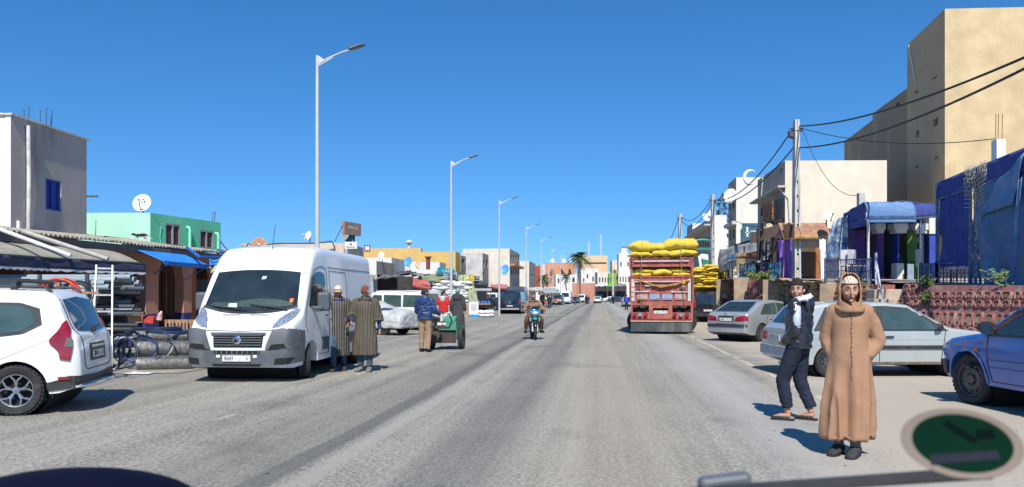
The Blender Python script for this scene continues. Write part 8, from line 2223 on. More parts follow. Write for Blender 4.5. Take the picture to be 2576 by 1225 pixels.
# ================================================================ MOTORCYCLE, HANDCART
def bike(px,D,rider=True):
 t = thing('motorcycle','black and blue moped with big headlamp ridden towards us in the middle of the road','motorcycle',(XD(px,D),D,0),R(4))
 wh = MB(); ring = [V(0,math.cos(a),math.sin(a)) for a in [2 * PI * j / 32 for j in range(32)]]
 for y,nm in ((0.0,'f'),(1.22,'r')):
  b = MB(); b.tube([V(0,y,0.29) + q * 0.255 for q in ring + ring[:1]],0.042,8,cap=False); w = b.build('wheel',M_RUBBER,t,smooth=60)
  b = MB(); b.tube([V(0,y,0.29) + q * 0.215 for q in ring + ring[:1]],0.014,6,cap=False)
  for j in range(10): b.bar(V(0,y,0.29),V(0,y,0.29) + ring[j * 3] * 0.21,0.012)
  b.build('rim',M_ALLOY,w)
 BK = mt('gloss black plastic',(0.015,0.015,0.018),0.15,0.2,5,coat=0.8); BU = mt('bright blue plastic',(0.02,0.28,0.6),0.2,coat=0.8)
 b = MB()
 for s in (-1,1): b.tube([V(s * 0.085,0,0.29),V(s * 0.085,0.12,0.72)],0.022,8); b.tube([V(s * 0.085,-0.0,0.3),V(s * 0.085,0.04,0.46)],0.032,8)
 b.build('fork',M_STEEL,t,smooth=60)
 b = MB(); b.loft([[V(math.cos(a) * w_,y + dy,z + math.sin(a) * h_) for a in [2 * PI * j / 14 for j in range(14)]] for y,dy,z,w_,h_ in ((-0.27,0,0.50,0.05,0.02),(-0.15,0,0.585,0.075,0.045),(0.02,0,0.61,0.08,0.05),(0.18,0,0.55,0.06,0.04))]); b.build('mudguard',BK,t,smooth=60)
 # front shield and headlamp nacelle
 b = MB()
 for s in (-1,1): b.loft([[V(s * (0.05 + q[0] * w_),y + q[1] * 0.05,z) for q in ((0,-1),(1,-0.2),(1,0.6),(0,0.6))] for z,w_,y in ((0.30,0.10,0.26),(0.48,0.17,0.16),(0.66,0.20,0.08),(0.80,0.13,0.05),(0.88,0.08,0.08))])
 b.build('leg_shield',BK,t,smooth=40)
 b = MB(); b.loft([[V(math.cos(a) * w_,y,z + math.sin(a) * h_) for a in [2 * PI * j / 16 for j in range(16)]] for y,z,w_,h_ in ((-0.13,0.955,0.06,0.04),(-0.09,0.965,0.17,0.085),(0.02,0.985,0.20,0.105),(0.15,1.0,0.14,0.09))]); b.build('nacelle',BU,t,smooth=60)
 b = MB(); ell(b,V(0,-0.085,0.95),(0.125,0.06,0.065)); b.build('headlamp',mt('bright lamp glass',(0.75,0.74,0.66),0.1,0.1,9,metal=0.3,coat=1),t,smooth=180)
 b = MB(); b.loft([[V(math.cos(a) * w_,y,z + math.sin(a) * 0.02) for a in [2 * PI * j / 12 for j in range(12)]] for y,z,w_ in ((-0.08,1.05,0.13),(0.0,1.13,0.09),(0.04,1.15,0.03))]); b.build('visor',BK,t,smooth=60)
 for s in (-1,1):
  b = MB(); b.loft([[V(s * 0.15 + q[0],-0.0 + q[1],0.73 + q[2]) for q in ((-0.05 * s,-0.03,-0.09),(0.05 * s,0.0,0.07),(0.03 * s,0.03,0.08),(-0.05 * s,0.03,-0.08))]],cap=True) if False else ell(b,V(s * 0.15,0.06,0.73),(0.045,0.05,0.10)); b.build('indicator_lens',M_LAMP,t,smooth=180)
  b = MB(); b.box((s * 0.10,0.035,0.84),(0.07,0.02,0.045)); b.build('yellow_sticker',mt('acid yellow',(0.6,0.6,0.02),0.4),t)
  b = MB(); b.tube([V(s * 0.04,0.16,1.02),V(s * 0.22,0.14,1.06),V(s * 0.36,0.24,1.04)],0.014,6); b.tube([V(s * 0.27,0.2,1.06),V(s * 0.36,0.16,1.16)],0.006,5); b.build('handlebar',M_BLACKP,t)
  b = MB(); b.loft([[V(s * 0.42 + math.cos(a) * 0.06,0.16 + d,1.17 + math.sin(a) * 0.035) for a in [2 * PI * j / 10 for j in range(10)]] for d in (0,-0.03)]); b.build('mirror',M_BLACKP,t)
  b = MB(); b.box((s * 0.30,0.12,1.09),(0.12,0.03,0.02)); b.build('orange_grip_light',M_ORANGE,t)
 b = MB(); b.box((0,0.0,0.79),(0.12,0.03,0.12)); b.build('green_badge',mt('turquoise badge',(0.05,0.55,0.45),0.3),t)
 b = MB(); b.box((0,0.85,0.72),(0.26,0.7,0.12)); b.build('seat',M_BLACKP,t,bev=0.04)
 b = MB(); b.box((0,0.6,0.40),(0.26,0.5,0.26)); b.box((0,0.9,0.55),(0.2,0.7,0.2)); b.tube([V(-0.3,0.42,0.28),V(0.3,0.42,0.28)],0.02,6); b.tube([V(0.14,0.6,0.25),V(0.17,1.3,0.35)],0.04,8); b.build('engine',M_STEELRIM,t)
 r = thing('person','bearded rider in brown hooded top and knitted hat astride the moped, facing us','person',(XD(px,D),D + 0.02,0),R(4))
 J = pose(pel=(0,0.72,0.86),wst=(0,0.68,1.0),chs=(0,0.62,1.19),nck=(0,0.56,1.37),hed=(0,0.50,1.54),sh=[(-0.20,0.58,1.31),(0.20,0.58,1.31)],el=[(-0.33,0.46,1.08),(0.33,0.46,1.08)],wr=[(-0.36,0.26,1.05),(0.36,0.26,1.05)],hp=[(-0.10,0.68,0.82),(0.10,0.68,0.82)],kn=[(-0.27,0.34,0.72),(0.27,0.34,0.72)],an=[(-0.28,0.48,0.32),(0.28,0.48,0.32)],toe=[(-0.33,0.32,0.27),(0.33,0.32,0.27)],curl=1.4)
 body_mesh(J,SKIN2,parent=r,voxel=0.009); beard(J,r,BEARD)
 jacket(J,cloth('dusty brown wool',(0.24,0.165,0.125),0.15,6),r,fat=1.15,voxel=0.013,sl=0.95,amp=0.02); hood_down(J,cloth('dusty brown wool',()),r,1.1)
 trousers(J,cloth('rust brown trousers',(0.13,0.07,0.04)),r,voxel=0.013,hem=0.06); shoes(J,BLACKC,r); cap(J,r,cloth('dark brown knit',(0.045,0.032,0.025),0.3,40))
 return t
bike(1346,28.0)
def handcart():
 D = 22.9; t = thing('handcart','green and rusty two-wheeled handcart pushed along the road','cart',(XD(1117,D),D,0),R(-8))
 CG = mt('worn green cart paint',(0.05,0.26,0.16),0.7,0.3,5,dirt=(0.2,0.16,0.1),dscale=4); CR = mt('rusty dark cart sheet',(0.05,0.04,0.035),0.8,0.4,4,dirt=(0.14,0.08,0.05),dscale=3)
 W_,L_ = 0.72,1.25
 b = MB(); b.box((0,0.6,0.34),(W_,L_,0.05)); b.build('floor',CR,t)
 for s in (-1,1): b = MB(); b.box((s * W_ / 2,0.6,0.52),(0.03,L_,0.36)); b.build('side',CR if s < 0 else CG,t)
 b = MB(); b.box((0,-0.02,0.45),(W_,0.03,0.5)); b.build('tail_sheet',CR,t)
 b = MB(); b.box((0.22,-0.06,0.72),(0.30,0.03,0.22)); b.build('green_board',CG,t); b = MB(); b.box((0.12,-0.08,0.60),(0.5,0.04,0.05)); b.build('green_board',CG,t)
 b = MB(); b.box((0.0,0.7,0.84),(0.35,0.6,0.03),M=Matrix.Rotation(R(18),3,'X')); b.build('load_sheet',CG,t)
 for s in (-1,1):
  b = MB(); b.tube([V(s * 0.26,0.2,0.62),V(s * 0.24,-0.3,0.98),V(s * 0.2,-0.42,1.0)],0.022,7); b.build('handle',M_STEELRIM,t)
  b = MB(); b.lathe([(0.20,-0.05),(0.29,-0.06),(0.31,-0.03),(0.31,0.03),(0.29,0.06),(0.20,0.05),(0.20,-0.05)],c=(s * 0.44,0.35,0.31),n=26,M=Matrix.Rotation(R(90),3,'Y')); w = b.build('wheel',M_RUBBER,t,smooth=40)
  b = MB(); b.lathe([(0.2,-0.02),(0.2,0.02),(0.001,0.04),(0.001,-0.04),(0.2,-0.02)],c=(s * 0.44,0.35,0.31),n=20,M=Matrix.Rotation(R(90),3,'Y')); b.build('rim',M_STEELRIM,w)
 b = MB(); b.bar((-0.24,-0.4,1.0),(0.24,-0.4,1.0),0.035); b.build('crossbar',mt('pale bar grip',(0.6,0.6,0.55),0.6),t)
 b = MB(); b.box((-0.05,0.25,0.66),(0.5,0.45,0.3)); tag(b.build('black_sack',mt('shiny black sack',(0.02,0.02,0.02),0.3,0.3,5,0.6,12),bev=0.1),'shiny black bag riding in the handcart','bag').location = t.location
handcart()
def simple_car(name,label,kindp,loc,hd,pm,plate_txt=None,group=None,sc_=1.0):
 """compact builder for the vehicles further down the street"""
 root = thing(name,label,'van' if 'van' in name else 'car',loc,math.atan2(hd[1],hd[0]),group); root.scale = (sc_,) * 3
 hw = {'mpv': (4.36,1.75,[(-2.18,0.9),(-2.16,1.1),(-2.02,1.72),(-1.9,1.80),(0.3,1.80),(0.62,1.70),(1.25,1.10),(1.4,1.03),(1.95,0.92),(2.12,0.78),(2.18,0.5)],1.05,1.66,0.12),
          'van': (4.9,1.95,[(-2.45,0.9),(-2.43,1.2),(-2.38,1.86),(-2.25,1.95),(0.9,1.95),(1.15,1.84),(1.75,1.22),(2.2,1.05),(2.38,0.88),(2.45,0.5)],1.12,1.78,0.08),
          'tall': (5.4,2.0,[(-2.7,0.9),(-2.68,1.4),(-2.62,2.5),(-2.5,2.6),(1.0,2.6),(1.4,2.45),(1.9,1.45),(2.3,1.2),(2.6,1.0),(2.7,0.5)],1.3,2.2,0.06),
          'saloon': (4.5,1.75,[(-2.25,0.8),(-2.2,0.98),(-1.5,1.02),(-0.95,1.36),(-0.6,1.42),(0.2,1.41),(0.95,0.98),(1.9,0.86),(2.2,0.7),(2.25,0.45)],0.93,1.33,0.22)}[kindp]
 L,W,top,belt,gt,tum = hw
 c = Car(root,L,W,top,[(-L / 2,0.34),(-L / 2 + 0.3,0.25),(L / 2 - 0.3,0.25),(L / 2,0.3)],belt - 0.05,tum,(-L * 0.3,L * 0.32),0.315,pm,rear_round=(0.25,0.1),sill=0.25,nst=36)
 r0,r1 = top[2][0],top[-5][0]
 for ax in 'LR':
  xs = {'mpv': [(-1.95,-1.0),(-0.92,0.0),(0.08,0.98)],'van': [(-2.2,-1.2),(-1.1,0.3),(0.4,1.35)],'tall': [(0.8,1.6)],'saloon': [(-1.2,-0.35),(-0.28,0.75)]}[kindp]
  for x0,x1 in xs:
   q0 = x0 + (0.25 if kindp == 'saloon' and x0 < -1 else 0.03); q1 = x1 - (0.45 if x1 == xs[-1][1] else 0.0)
   c.patch('side_window',ax,[(x0,belt),(x1,belt)],[(q0,gt - 0.08),(q1,gt - 0.06)],M_GLASS2 if kindp == 'mpv' else M_GLASS,n=6,m=3)
  c.patch('side_strip',ax,[(-L * 0.2,0.42),(L * 0.22,0.42)],[(-L * 0.2,0.52),(L * 0.22,0.52)],M_BLACKP,n=8,m=1,off=0.015)
  c.handle(ax,-0.1,belt - 0.16,M_BLACKP)
 yb = W / 2 - 0.22
 if kindp in ('van','tall'):
  for s in (-1,1): c.patch('rear_window','B',[(s * 0.06,belt + 0.04),(s * yb,belt + 0.04)],[(s * 0.06,gt),(s * (yb - 0.03),gt)],M_GLASS,n=6,m=3)
  c.line('B',[(0,0.5),(0,gt + 0.1)],0.006)
 else: c.patch('rear_window','B',[(-yb,belt + 0.03),(yb,belt + 0.03)],[(-yb + 0.06,gt),(yb - 0.06,gt)],M_GLASS,n=8,m=4)
 c.patch('windscreen','F',[(-yb,belt + 0.06),(yb,belt + 0.06)],[(-yb + 0.08,gt),(yb - 0.08,gt)],M_GLASS,n=8,m=4)
 for s in (-1,1):
  z0,z1 = (0.95,1.4) if kindp in ('mpv','van','tall') else (0.68,0.84)
  c.patch('tail_lamp','B',[(s * (W / 2 - 0.18),z0 - 0.1),(s * (W / 2 - 0.05),z0 - 0.1)],[(s * (W / 2 - 0.15),z1),(s * (W / 2 - 0.06),z1)],M_RED,n=4,m=3,off=0.012)
  c.patch('headlamp','F',[(s * 0.5,0.68),(s * (W / 2 - 0.08),0.7)],[(s * 0.52,0.82),(s * (W / 2 - 0.1),0.88)],M_LAMP,n=4,m=3,off=0.012)
 c.patch('rear_bumper','B',[(-W / 2 + 0.08,0.36),(W / 2 - 0.08,0.36)],[(-W / 2 + 0.08,0.56),(W / 2 - 0.08,0.56)],M_BLACKP if kindp != 'saloon' else pm,n=10,m=2,off=0.04,th=0.06)
 c.patch('front_bumper','F',[(-W / 2 + 0.08,0.34),(W / 2 - 0.08,0.34)],[(-W / 2 + 0.08,0.54),(W / 2 - 0.08,0.54)],M_BLACKP,n=10,m=2,off=0.04,th=0.06)
 p_,n_ = c.hit('B',0,0.72); plate(root,p_.x - 0.02,0,0.7,plate_txt or '14406 | A | 33',-1)
 p_,n_ = c.hit('F',0,0.5); plate(root,p_.x + 0.06,0,0.45,plate_txt or '50126 | B | 8',1)
 c.mirror(L * 0.22,W / 2 - 0.06,belt + 0.08,(0.16,0.14),M_BLACKP,0.02)
 c.add_wheels(W - 0.22,0.2,'cap')
 return root,c
NVY = paint('black blue van paint',(0.012,0.014,0.028),0.2); GRY = paint('dark grey car paint',(0.06,0.065,0.075),0.3); WH2 = paint('white car paint',(0.76,0.77,0.76),0.3)
def cars():
 dirv = (0.11,1); g = 'traffic and parked cars down the street'
 def at(px,py): D = 1.54 * FPX / (py - HY); return (XD(px,D),D,0)
 r,c = simple_car('white_minivan','white leisure van with roof rails parked behind the handcart man, nose to the left','mpv',(0,0,0),(-0.93,0.36),WH2)
 r.location = (XD(988,37.2),37.2,0); c.both('roof_rail',[(-1.8,1.80),(0.2,1.80)],[(-1.8,1.84),(0.2,1.84)],M_BLACKP,off=0.02)
 r,c = simple_car('black_van','black-blue van with rear doors and chrome bumper tube driving away, left of the rider','van',(XD(1290,71.5),71.5,0),dirv,NVY,'14497 | A | 33')
 b = MB(); b.tube([V(-2.52,-0.8,0.42),V(-2.52,0.8,0.42)],0.05,8); b.build('bumper_bar',M_CHROME,r); b = MB(); b.lathe([(0.05,0.02),(0.11,0.02),(0.12,0)],c=(-2.49,0,0.98),n=16,M=Matrix.Rotation(R(-90),3,'Y')); b.box((-2.5,0,0.98),(0.02,0.28,0.05)); b.build('emblem',M_CHROME,r)
 simple_car('dark_tall_van','dark van with roof rack standing just beyond the black-blue van','tall',(XD(1303,84),84,0),dirv,GRY,sc_=0.97)
 simple_car('dark_saloon','dark blue saloon parked by the sacks, rear three-quarter view','saloon',(XD(1236,88),88,0),(-0.75,0.66),paint('dark blue grey paint',(0.03,0.04,0.07)))
 simple_car('white_van','small white van parked behind the dark blue saloon','van',(XD(1243,101),101,0),(0.2,1),WH2)
 simple_car('black_estate','black estate car seen from behind between the truck and the silver liftback','mpv',(XD(1792,49),49,0),(0.35,0.94),paint('black car paint',(0.012,0.014,0.018)),sc_=1.0)
 simple_car('grey_oncoming_van','dark grey small van coming towards us beyond the rider','mpv',(XD(1404,143),143,0),(-0.2,-1),GRY,group=g)
 simple_car('white_tall_van','tall white van coming towards us behind the grey one','tall',(XD(1424,157),157,0),(-0.15,-1),WH2,group=g)
 simple_car('white_oncoming_car','small white car coming towards us far down the road centre','saloon',(XD(1503,178),178,0),(-0.1,-1),WH2,group=g)
 simple_car('white_parked_van','far white van left of the small white car','van',(XD(1464,196),196,0),(-0.2,-1),WH2,group=g)
 simple_car('white_far_van','farthest white van beyond the small white car','van',(XD(1506,232),232,0),(-0.1,-1),WH2,group=g)
 simple_car('dark_far_car','dark car parked left of the truck, far away','saloon',(XD(1556,175),175,0),(0.9,-0.3),paint('far dark blue paint',(0.02,0.04,0.09)),group=g)
 simple_car('white_far_car','pale car side-on beyond the dark far car','saloon',(XD(1537,215),215,0),(1,0.1),WH2,group=g)
 simple_car('silver_far_car','silver car partly hidden by the truck at its left side','saloon',(XD(1579,118),118,0),(0.1,1),SILVER,group=g)
 simple_car('grey_far_car','grey car among the far traffic left of the white vans','saloon',(XD(1448,172),172,0),(-0.2,-1),GRY,group=g)
 # covered car beyond the two old men
 t = thing('covered_car','car under a wrinkled silver cover behind the two old men in striped robes','car',(XD(925,32.5),32.5,0),math.atan2(0.45,-0.9))
 b = MB(); b.loft([[V(x,math.cos(a) * w_ * 0.5 * (1 if abs(math.cos(a)) < 0.9 else 0.97),0.28 + (h_ - 0.28) * max(0,math.sin(a)) ** 0.7) for a in [PI * j / 12 for j in range(13)]] + [V(x,-w_ * 0.48,0.28),V(x,w_ * 0.48,0.28)] for x,w_,h_ in ((-2.1,1.45,0.85),(-2.0,1.6,1.0),(-1.3,1.7,1.08),(-0.6,1.7,1.36),(0.3,1.7,1.38),(0.9,1.7,1.05),(1.75,1.6,0.95),(1.92,1.45,0.75))])
 me = remeshed(b,0.05,1); fold(me,0.03,(4,4,5),3,ridged=True); finish(me,'cover',mt('silver grey car cover',(0.42,0.43,0.43),0.45,0.15,3,0.3,20,spec=0.6),t,smooth=180)
 for s in (-1,1):
  add_wheel(t,-1.25,s * 0.66,0.3,0.18,'steel'); add_wheel(t,1.2,s * 0.66,0.3,0.18,'steel')
cars()
# ================================================================ STREET LAMPS
def lamp(px,ytop,label,D=None):
 D = D or 7.4 * FPX / (HY - ytop)
 H = 8.94; t = thing('street_lamp',label,'street lamp',(XD(px,D),D,0),R(-4),'street lamps along the left side')
 b = MB(); b.tube([V(0,0,0),V(0,0,3),V(0,0,H)],[0.085,0.072,0.045],12); b.build('pole',M_STEEL,t,smooth=60)
 b = MB(); b.tube([V(0,0,H - 0.28),V(0.35,0,H - 0.08),V(0.8,0,H + 0.10),V(1.05,0,H + 0.16)],[0.032,0.028,0.026,0.024],8); b.bar(V(0.02,0,H - 0.32),V(0.5,0,H - 0.05),0.03); b.tube([V(0,0,H),V(0.2,0,H - 0.14)],0.02,6); b.build('arm',M_STEEL,t,smooth=60)
 b = MB(); b.add([V(0.03,-0.01,H - 0.05),V(0.28,-0.01,H - 0.14),V(0.03,-0.01,H - 0.3)],[(0,1,2)]); b.build('gusset',M_STEEL,t,solid=0.02)
 b = MB(); b.loft([[V(0.98 + x,y * w_,H + 0.15 + x * 0.30 + z) for y,z in ((-1,0),(1,0),(0.8,h_),(-0.8,h_))] for x,w_,h_ in ((0,0.05,0.05),(0.06,0.11,0.07),(0.45,0.12,0.05),(0.5,0.08,0.03))]); o = b.build('lamp_head',mt('dark grey lamp housing',(0.10,0.11,0.12),0.5),t)
 b = MB(); b.box((1.22,0,H + 0.205),(0.36,0.17,0.012),M=Matrix.Rotation(R(-16.5),3,'Y')); b.build('diffuser',M_WINGLASS,o)
for i,(px,y) in enumerate([(798,140),(1135,405),(1256,505),(1324,570),(1361,602),(1389,627),(1410,643),(1381,655),(1362,664)]):
 lamp(px,y,['nearest and tallest street lamp, rising behind the white van','second street lamp from the left, beside the white sacks','third street lamp, above the black-blue van','fourth street lamp, by the cream buildings','fifth street lamp in the row','sixth street lamp, left of the large palm','seventh and farthest street lamp right of the others','small far street lamp before the orange building','farthest left street lamp by the small palm'][i])
# ================================================================ BUILDINGS DOWN THE STREET, LEFT
def dk(*r): return [(*q,dict(kind='dark',pmat=M_DARKIN)) for q in r]
YELW = plaster('warm yellow plaster',(0.62,0.42,0.14),amt=0.15); MOTT = plaster('mottled grey white render',(0.55,0.53,0.5),dirt=(0.3,0.29,0.28),amt=0.7,streak=False)
PEACH = plaster('orange peach plaster',(0.56,0.27,0.15),amt=0.2); SANDW = plaster('sandy white wall',(0.64,0.58,0.48),amt=0.3); TERRA = plaster('terracotta wall',(0.50,0.24,0.17),amt=0.2); OFFW = plaster('off white wall',(0.68,0.66,0.62),amt=0.3)
g = 'flat-roofed buildings down the left side'
House('shop_cabin','boxy kiosk with white lit end and grey shaded side, dark shutters, beyond the van','kiosk',947,47,656,GREYW,px_u=994,lv=3.2,side='L',mat_v=OFFW,z0=ZD(691,47))
t = thing('lattice_shop','dark shopfront with white lattice gate under a grey fringed awning beyond the van','shop',P(965,745,47),0,None,world=True)
b = MB(); q = P(940,745,50); b.box((q.x + 0.3,51,1.4),(4.0,0.2,2.8)); b.box((q.x - 0.9,49,1.4),(0.2,4,2.8)); b.build('back_wall',M_DARKIN,t)
sheet('awning_fringe',P(940,686,48),P(995,686,52),P(938,700,46),P(998,697,50.5),mt('grey fringe',(0.16,0.16,0.16),0.9,0.4,8),t,wob=0.2,scallop=0.12,ns=20,nu=60)
b = MB()
for k in range(5): b.bar(P(933 + k * 3.6,692,47),P(933 + k * 3.6,742,47),0.05)
for k in range(9): b.bar(P(932,696 + k * 5.5,47),P(949,696 + k * 5.5,47),0.05)
b.build('lattice_gate',M_PLATE,t)
House('low_house','small grey flat-roofed hut above the scrap roof, left of the blue dish','house',985,66,648,OFFW,px_u=1018,lv=4,group=g,ops_u=dk())
House('white_hut','long low white hut with a red chimney pipe behind the turquoise sign','house',1106,78,659,OFFW,px_u=1122,lv=6.5,group=g)
yb = House('yellow_building','long warm yellow building with a small roof vent','building',1146,92,633,YELW,px_u=1158,lv=12.2,group=g)
House('yellow_roof_block','raised yellow roof storey on the left part of the yellow building','building',1059,94,624,YELW,px_u=1063,lv=7.6,z0=yb.z1 - 0.3,group=g)
t = thing('roof_vent','small white mushroom vent on the yellow roof','vent',P(1029,622,95)); b = MB(); b.tube([V(0,0,-0.4),V(0,0,0.5)],0.2,8); b.build('pipe',OFFW,t); b = MB(); b.lathe([(0.45,0.5),(0.5,0.6),(0.001,0.9)],n=14); b.build('hood',OFFW,t)
b = MB(); b.tube([P(1077,678,76),P(1077,648,76)],0.2,8); b.tube([P(1077,649,76),P(1077,645,76)],0.32,8); tag(b.build('chimney_pipe',mt('rust red pipe',(0.20,0.05,0.03),0.8)),'rust red chimney pipe in front of the yellow building','chimney')
House('grey_side_block','narrow grey block joined to the yellow building with one barred opening','building',1159,97,642,GREYW,px_u=1172,lv=1.2,group=g,ops_u=dk((1162,652,1168,662)))
House('mottled_building','mottled grey and white two-storey building with dark narrow windows','building',1214,104,636,GREYW,px_u=1229,lv=3.2,mat_v=MOTT,group=g,ops_u=dk((1216,655,1219,672),(1223,655,1227,672),(1216,684,1219,696)))
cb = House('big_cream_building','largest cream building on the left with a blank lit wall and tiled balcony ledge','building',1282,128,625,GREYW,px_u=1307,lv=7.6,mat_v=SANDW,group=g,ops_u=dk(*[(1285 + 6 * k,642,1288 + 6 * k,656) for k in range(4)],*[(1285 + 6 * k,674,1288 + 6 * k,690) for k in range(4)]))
b = MB(); b.box(cb.p(cb.lu / 2,-0.4,ZD(667,130)),(0.8,cb.lu,0.35),M=Matrix((cb.v,cb.u,V(0,0,1))).transposed()); b.build('tiled_ledge',mt('orange roof tiles',(0.42,0.20,0.10),0.8,0.3,9),cb.t)
House('grey_flat_building','lower cream building with grey shaded side right of the largest one','building',1331,165,656,GREYW,px_u=1347,lv=2.6,mat_v=SANDW,group=g,ops_u=dk(*[(1333 + 4 * k,690,1335 + 4 * k,700) for k in range(3)]))
for px,py,D,r_,lab,m_ in ((1028,659,62,0.40,'bright blue dish on the scrap roof','sky blue plastic'),(1051,667,64,0.28,'tan dish right of the blue one','tan dish'),(959,644,48,0.26,'white dish on the grey kiosk','plate white'),(1271,679,120,0.5,'blue dish on the wall of the big cream building','sky blue plastic')):
 dish(px,py,D,r_ * (1.0 if D < 100 else 1.6),(-0.35,-0.85,0.3),lab,mt(m_,()))
t = thing('cash_sign','turquoise oval sign reading CASH above the shops','sign',P(1127,682,70),0,None,world=True)
b = MB(); b.box(P(1123,682,70),(0.75,0.1,0.46)); ell(b,P(1137,682,69.95),(0.25,0.06,0.25)); b.build('board',mt('turquoise sign',(0.0,0.22,0.28),0.5),t); text_obj('CASH','lettering',M_PLATE,t,P(1125,682,69.85),0.34)
b = MB(); b.box(P(1108,680,71),(0.5,0.3,0.5)); tag(b.build('turquoise_box',mt('turquoise sign',())),'turquoise sign box left of the CASH sign','sign')
t = thing('fruit_banner','shop banner with three pictures of green and yellow fruit','sign',P(1172,699,72),0,None,world=True)
for k,c_ in enumerate(((0.35,0.42,0.25),(0.5,0.5,0.2),(0.55,0.38,0.03))):
 b = MB(); b.box(P(1159 + k * 14,699,72),(0.47,0.08,0.56)); b.build('picture_panel',mt('fruit print %d' % k,c_,0.6,0.7,6),t)
# cluttered shop roofs, awnings and stalls along the left kerb
t = thing('market_stalls','run of shabby roadside stalls with scrap sheet roofs beyond the white minivan','stall',P(1040,745,66),0,None,world=True)
b = MB(); A,B = P(1000,700,58),P(1200,705,78); b.bar(V(A.x - 2.5,A.y + 4,1.3),V(B.x - 1.5,B.y + 8,1.3),0.3,2.6); A2,B2 = P(1200,720,85),P(1330,730,150); b.bar(V(A2.x - 1,A2.y,1.3),V(B2.x - 1,B2.y,1.3),0.3,2.8); b.build('back_wall',M_DARKIN,t)
for i in range(26):
 px = rnd.uniform(990,1190); D = lerp(56,78,(px - 990) / 200) + rnd.uniform(-1,2); py = lerp(686,702,(px - 990) / 200) + rnd.uniform(-3,6); w_ = rnd.uniform(16,36)
 sheet('roof_sheet',P(px,py - rnd.uniform(2,6),D + 1.8),P(px + w_,py - rnd.uniform(2,6),D + 2),P(px,py + rnd.uniform(0,6),D),P(px + w_,py + rnd.uniform(0,6),D),mt(rnd.choice(['grey scrap sheet','olive scrap sheet','pale scrap sheet','dark scrap sheet']),rnd.choice([(0.22,0.22,0.21),(0.2,0.22,0.13),(0.36,0.38,0.36),(0.07,0.07,0.065)]),0.8,0.3,3),t,wob=0.05,nu=6,nv=4)
for px,py,D,hh in ((1003,745,52,2.6),(1030,745,55,2.4),(1062,745,60,2.4),(1085,745,64,2.5)):
 b = MB(); b.bar(V(XD(px,D),D,0),V(XD(px,D),D,hh),0.08); b.build('pole',M_STEELRIM,t)
AWS = [((998,696,58),(1078,706,62),(1004,706,54),(1084,722,56.5),'faded salmon red awning sloping above the white minivan',(0.50,0.13,0.10)),((1058,690,66),(1120,696,68),(1050,698,62),(1128,706,64),'drab green tarp roof over the stalls',(0.24,0.27,0.15)),((1098,680,72),(1150,684,74),(1092,694,68),(1150,697,70),'grey blue sheet awning below the CASH sign',(0.22,0.30,0.35)),
       ((1236,714,110),(1276,716,118),(1232,722,104),(1278,724,112),'salmon awning beyond the mottled building',(0.50,0.16,0.14)),((1190,706,88),(1225,708,92),(1186,712,84),(1226,715,88),'dark grey awning before the mottled building',(0.08,0.08,0.08)),((1335,722,140),(1362,724,150),(1330,728,134),(1364,732,142),'cream awning below the fourth lamp',(0.5,0.47,0.4)),((1368,724,160),(1400,727,168),(1364,730,150),(1402,735,158),'grey striped stall canopy by the small palm',(0.3,0.32,0.36))]
for a,c,d,e,lab,col in AWS:
 w = thing('awning',lab,'awning',P(*d),0,'awnings down the left side',world=True)
 sheet('cloth',P(*a),P(*c),P(*d),P(*e),mt(lab,col,0.85,0.2,3),w,sag=0.15,wob=0.2); q0,q1 = P(*d),P(*e)
 sheet('valance',q0,q1,q0 - V(0,0,0.25),q1 - V(0,0,0.25),mt(lab,()),w,nu=30,nv=2,scallop=0.08)
 for q in (q0,q1): b = MB(); b.bar(V(q.x,q.y,0),q,0.07); b.build('pole',M_STEELRIM,w)
# ================================================================ END OF THE STREET
g = 'buildings closing the far end of the street'
F = V(1,0.0,0); Bk = V(0,1,0)
def far(name,lab,x0,x1,y0,D,mat,ops=(),dep=8.0,z0=0):
 h = House(name,lab,'building',x0,D,y0,mat,u=(1,0,0),v=(0,1,0),px_u=x1,lv=dep,side='R',z0=z0,group=g,ops_u=dk(*ops)); return h
far('orange_building','long orange peach building with two rows of small dark windows and roof dishes',1370,1446,661,300,PEACH,[(x,677,x + 6,685) for x in (1386,1409,1430)] + [(x,698,x + 5,705) for x in (1386,1409)],14)
far('red_block','dark red block at the left end of the orange building',1347,1359,669,285,mt('dark red plaster',(0.35,0.06,0.04),0.9))
far('grey_block','grey block between the red one and the orange building',1359,1371,664,290,MOTT)
far('ochre_building','cream and ochre building with a railed terrace behind the large palm',1464,1528,643,330,plaster('pale apricot plaster',(0.66,0.48,0.3)),[(1470,660,1526,664)],14)
far('pale_far_block','pale wall between the ochre building and the minaret',1540,1556,655,320,SANDW)
far('white_hall','white low hall with tall openings behind the small palm',1398,1455,690,250,OFFW,[(1403,700,1407,712),(1440,698,1446,710)])
far('white_far_house','white house right of the large palm',1462,1506,676,262,OFFW,[(1467,700,1470,710),(1476,690,1480,700),(1490,696,1494,708)])
far('grey_white_row','pale row of houses with narrow windows in the far middle',1503,1534,684,250,SANDW,[(1507 + 7 * k,698,1510 + 7 * k,710) for k in range(4)])
far('green_house','small bright green house in the far row',1532,1548,687,248,mt('bright green plaster',(0.14,0.38,0.04),0.85),[(1535,698,1537,708),(1542,698,1545,708)])
far('ochre_house','narrow ochre house between the green and white ones',1548,1556,678,249,mt('deep ochre plaster',(0.42,0.26,0.06),0.85),[(1550,694,1553,704)])
far('white_arched_house','white house with arched windows left of the truck',1556,1590,686,246,OFFW,[(1559 + 7 * k,696,1562 + 7 * k,710) for k in range(4)])
far('terracotta_wall','long salmon terracotta wall behind the far vans',1440,1497,712,235,TERRA,(),1.0)
far('left_far_row','low white shops left of the small palm, far away',1300,1400,722,225,OFFW,[(1306 + 12 * k,730,1312 + 12 * k,742) for k in range(8)])
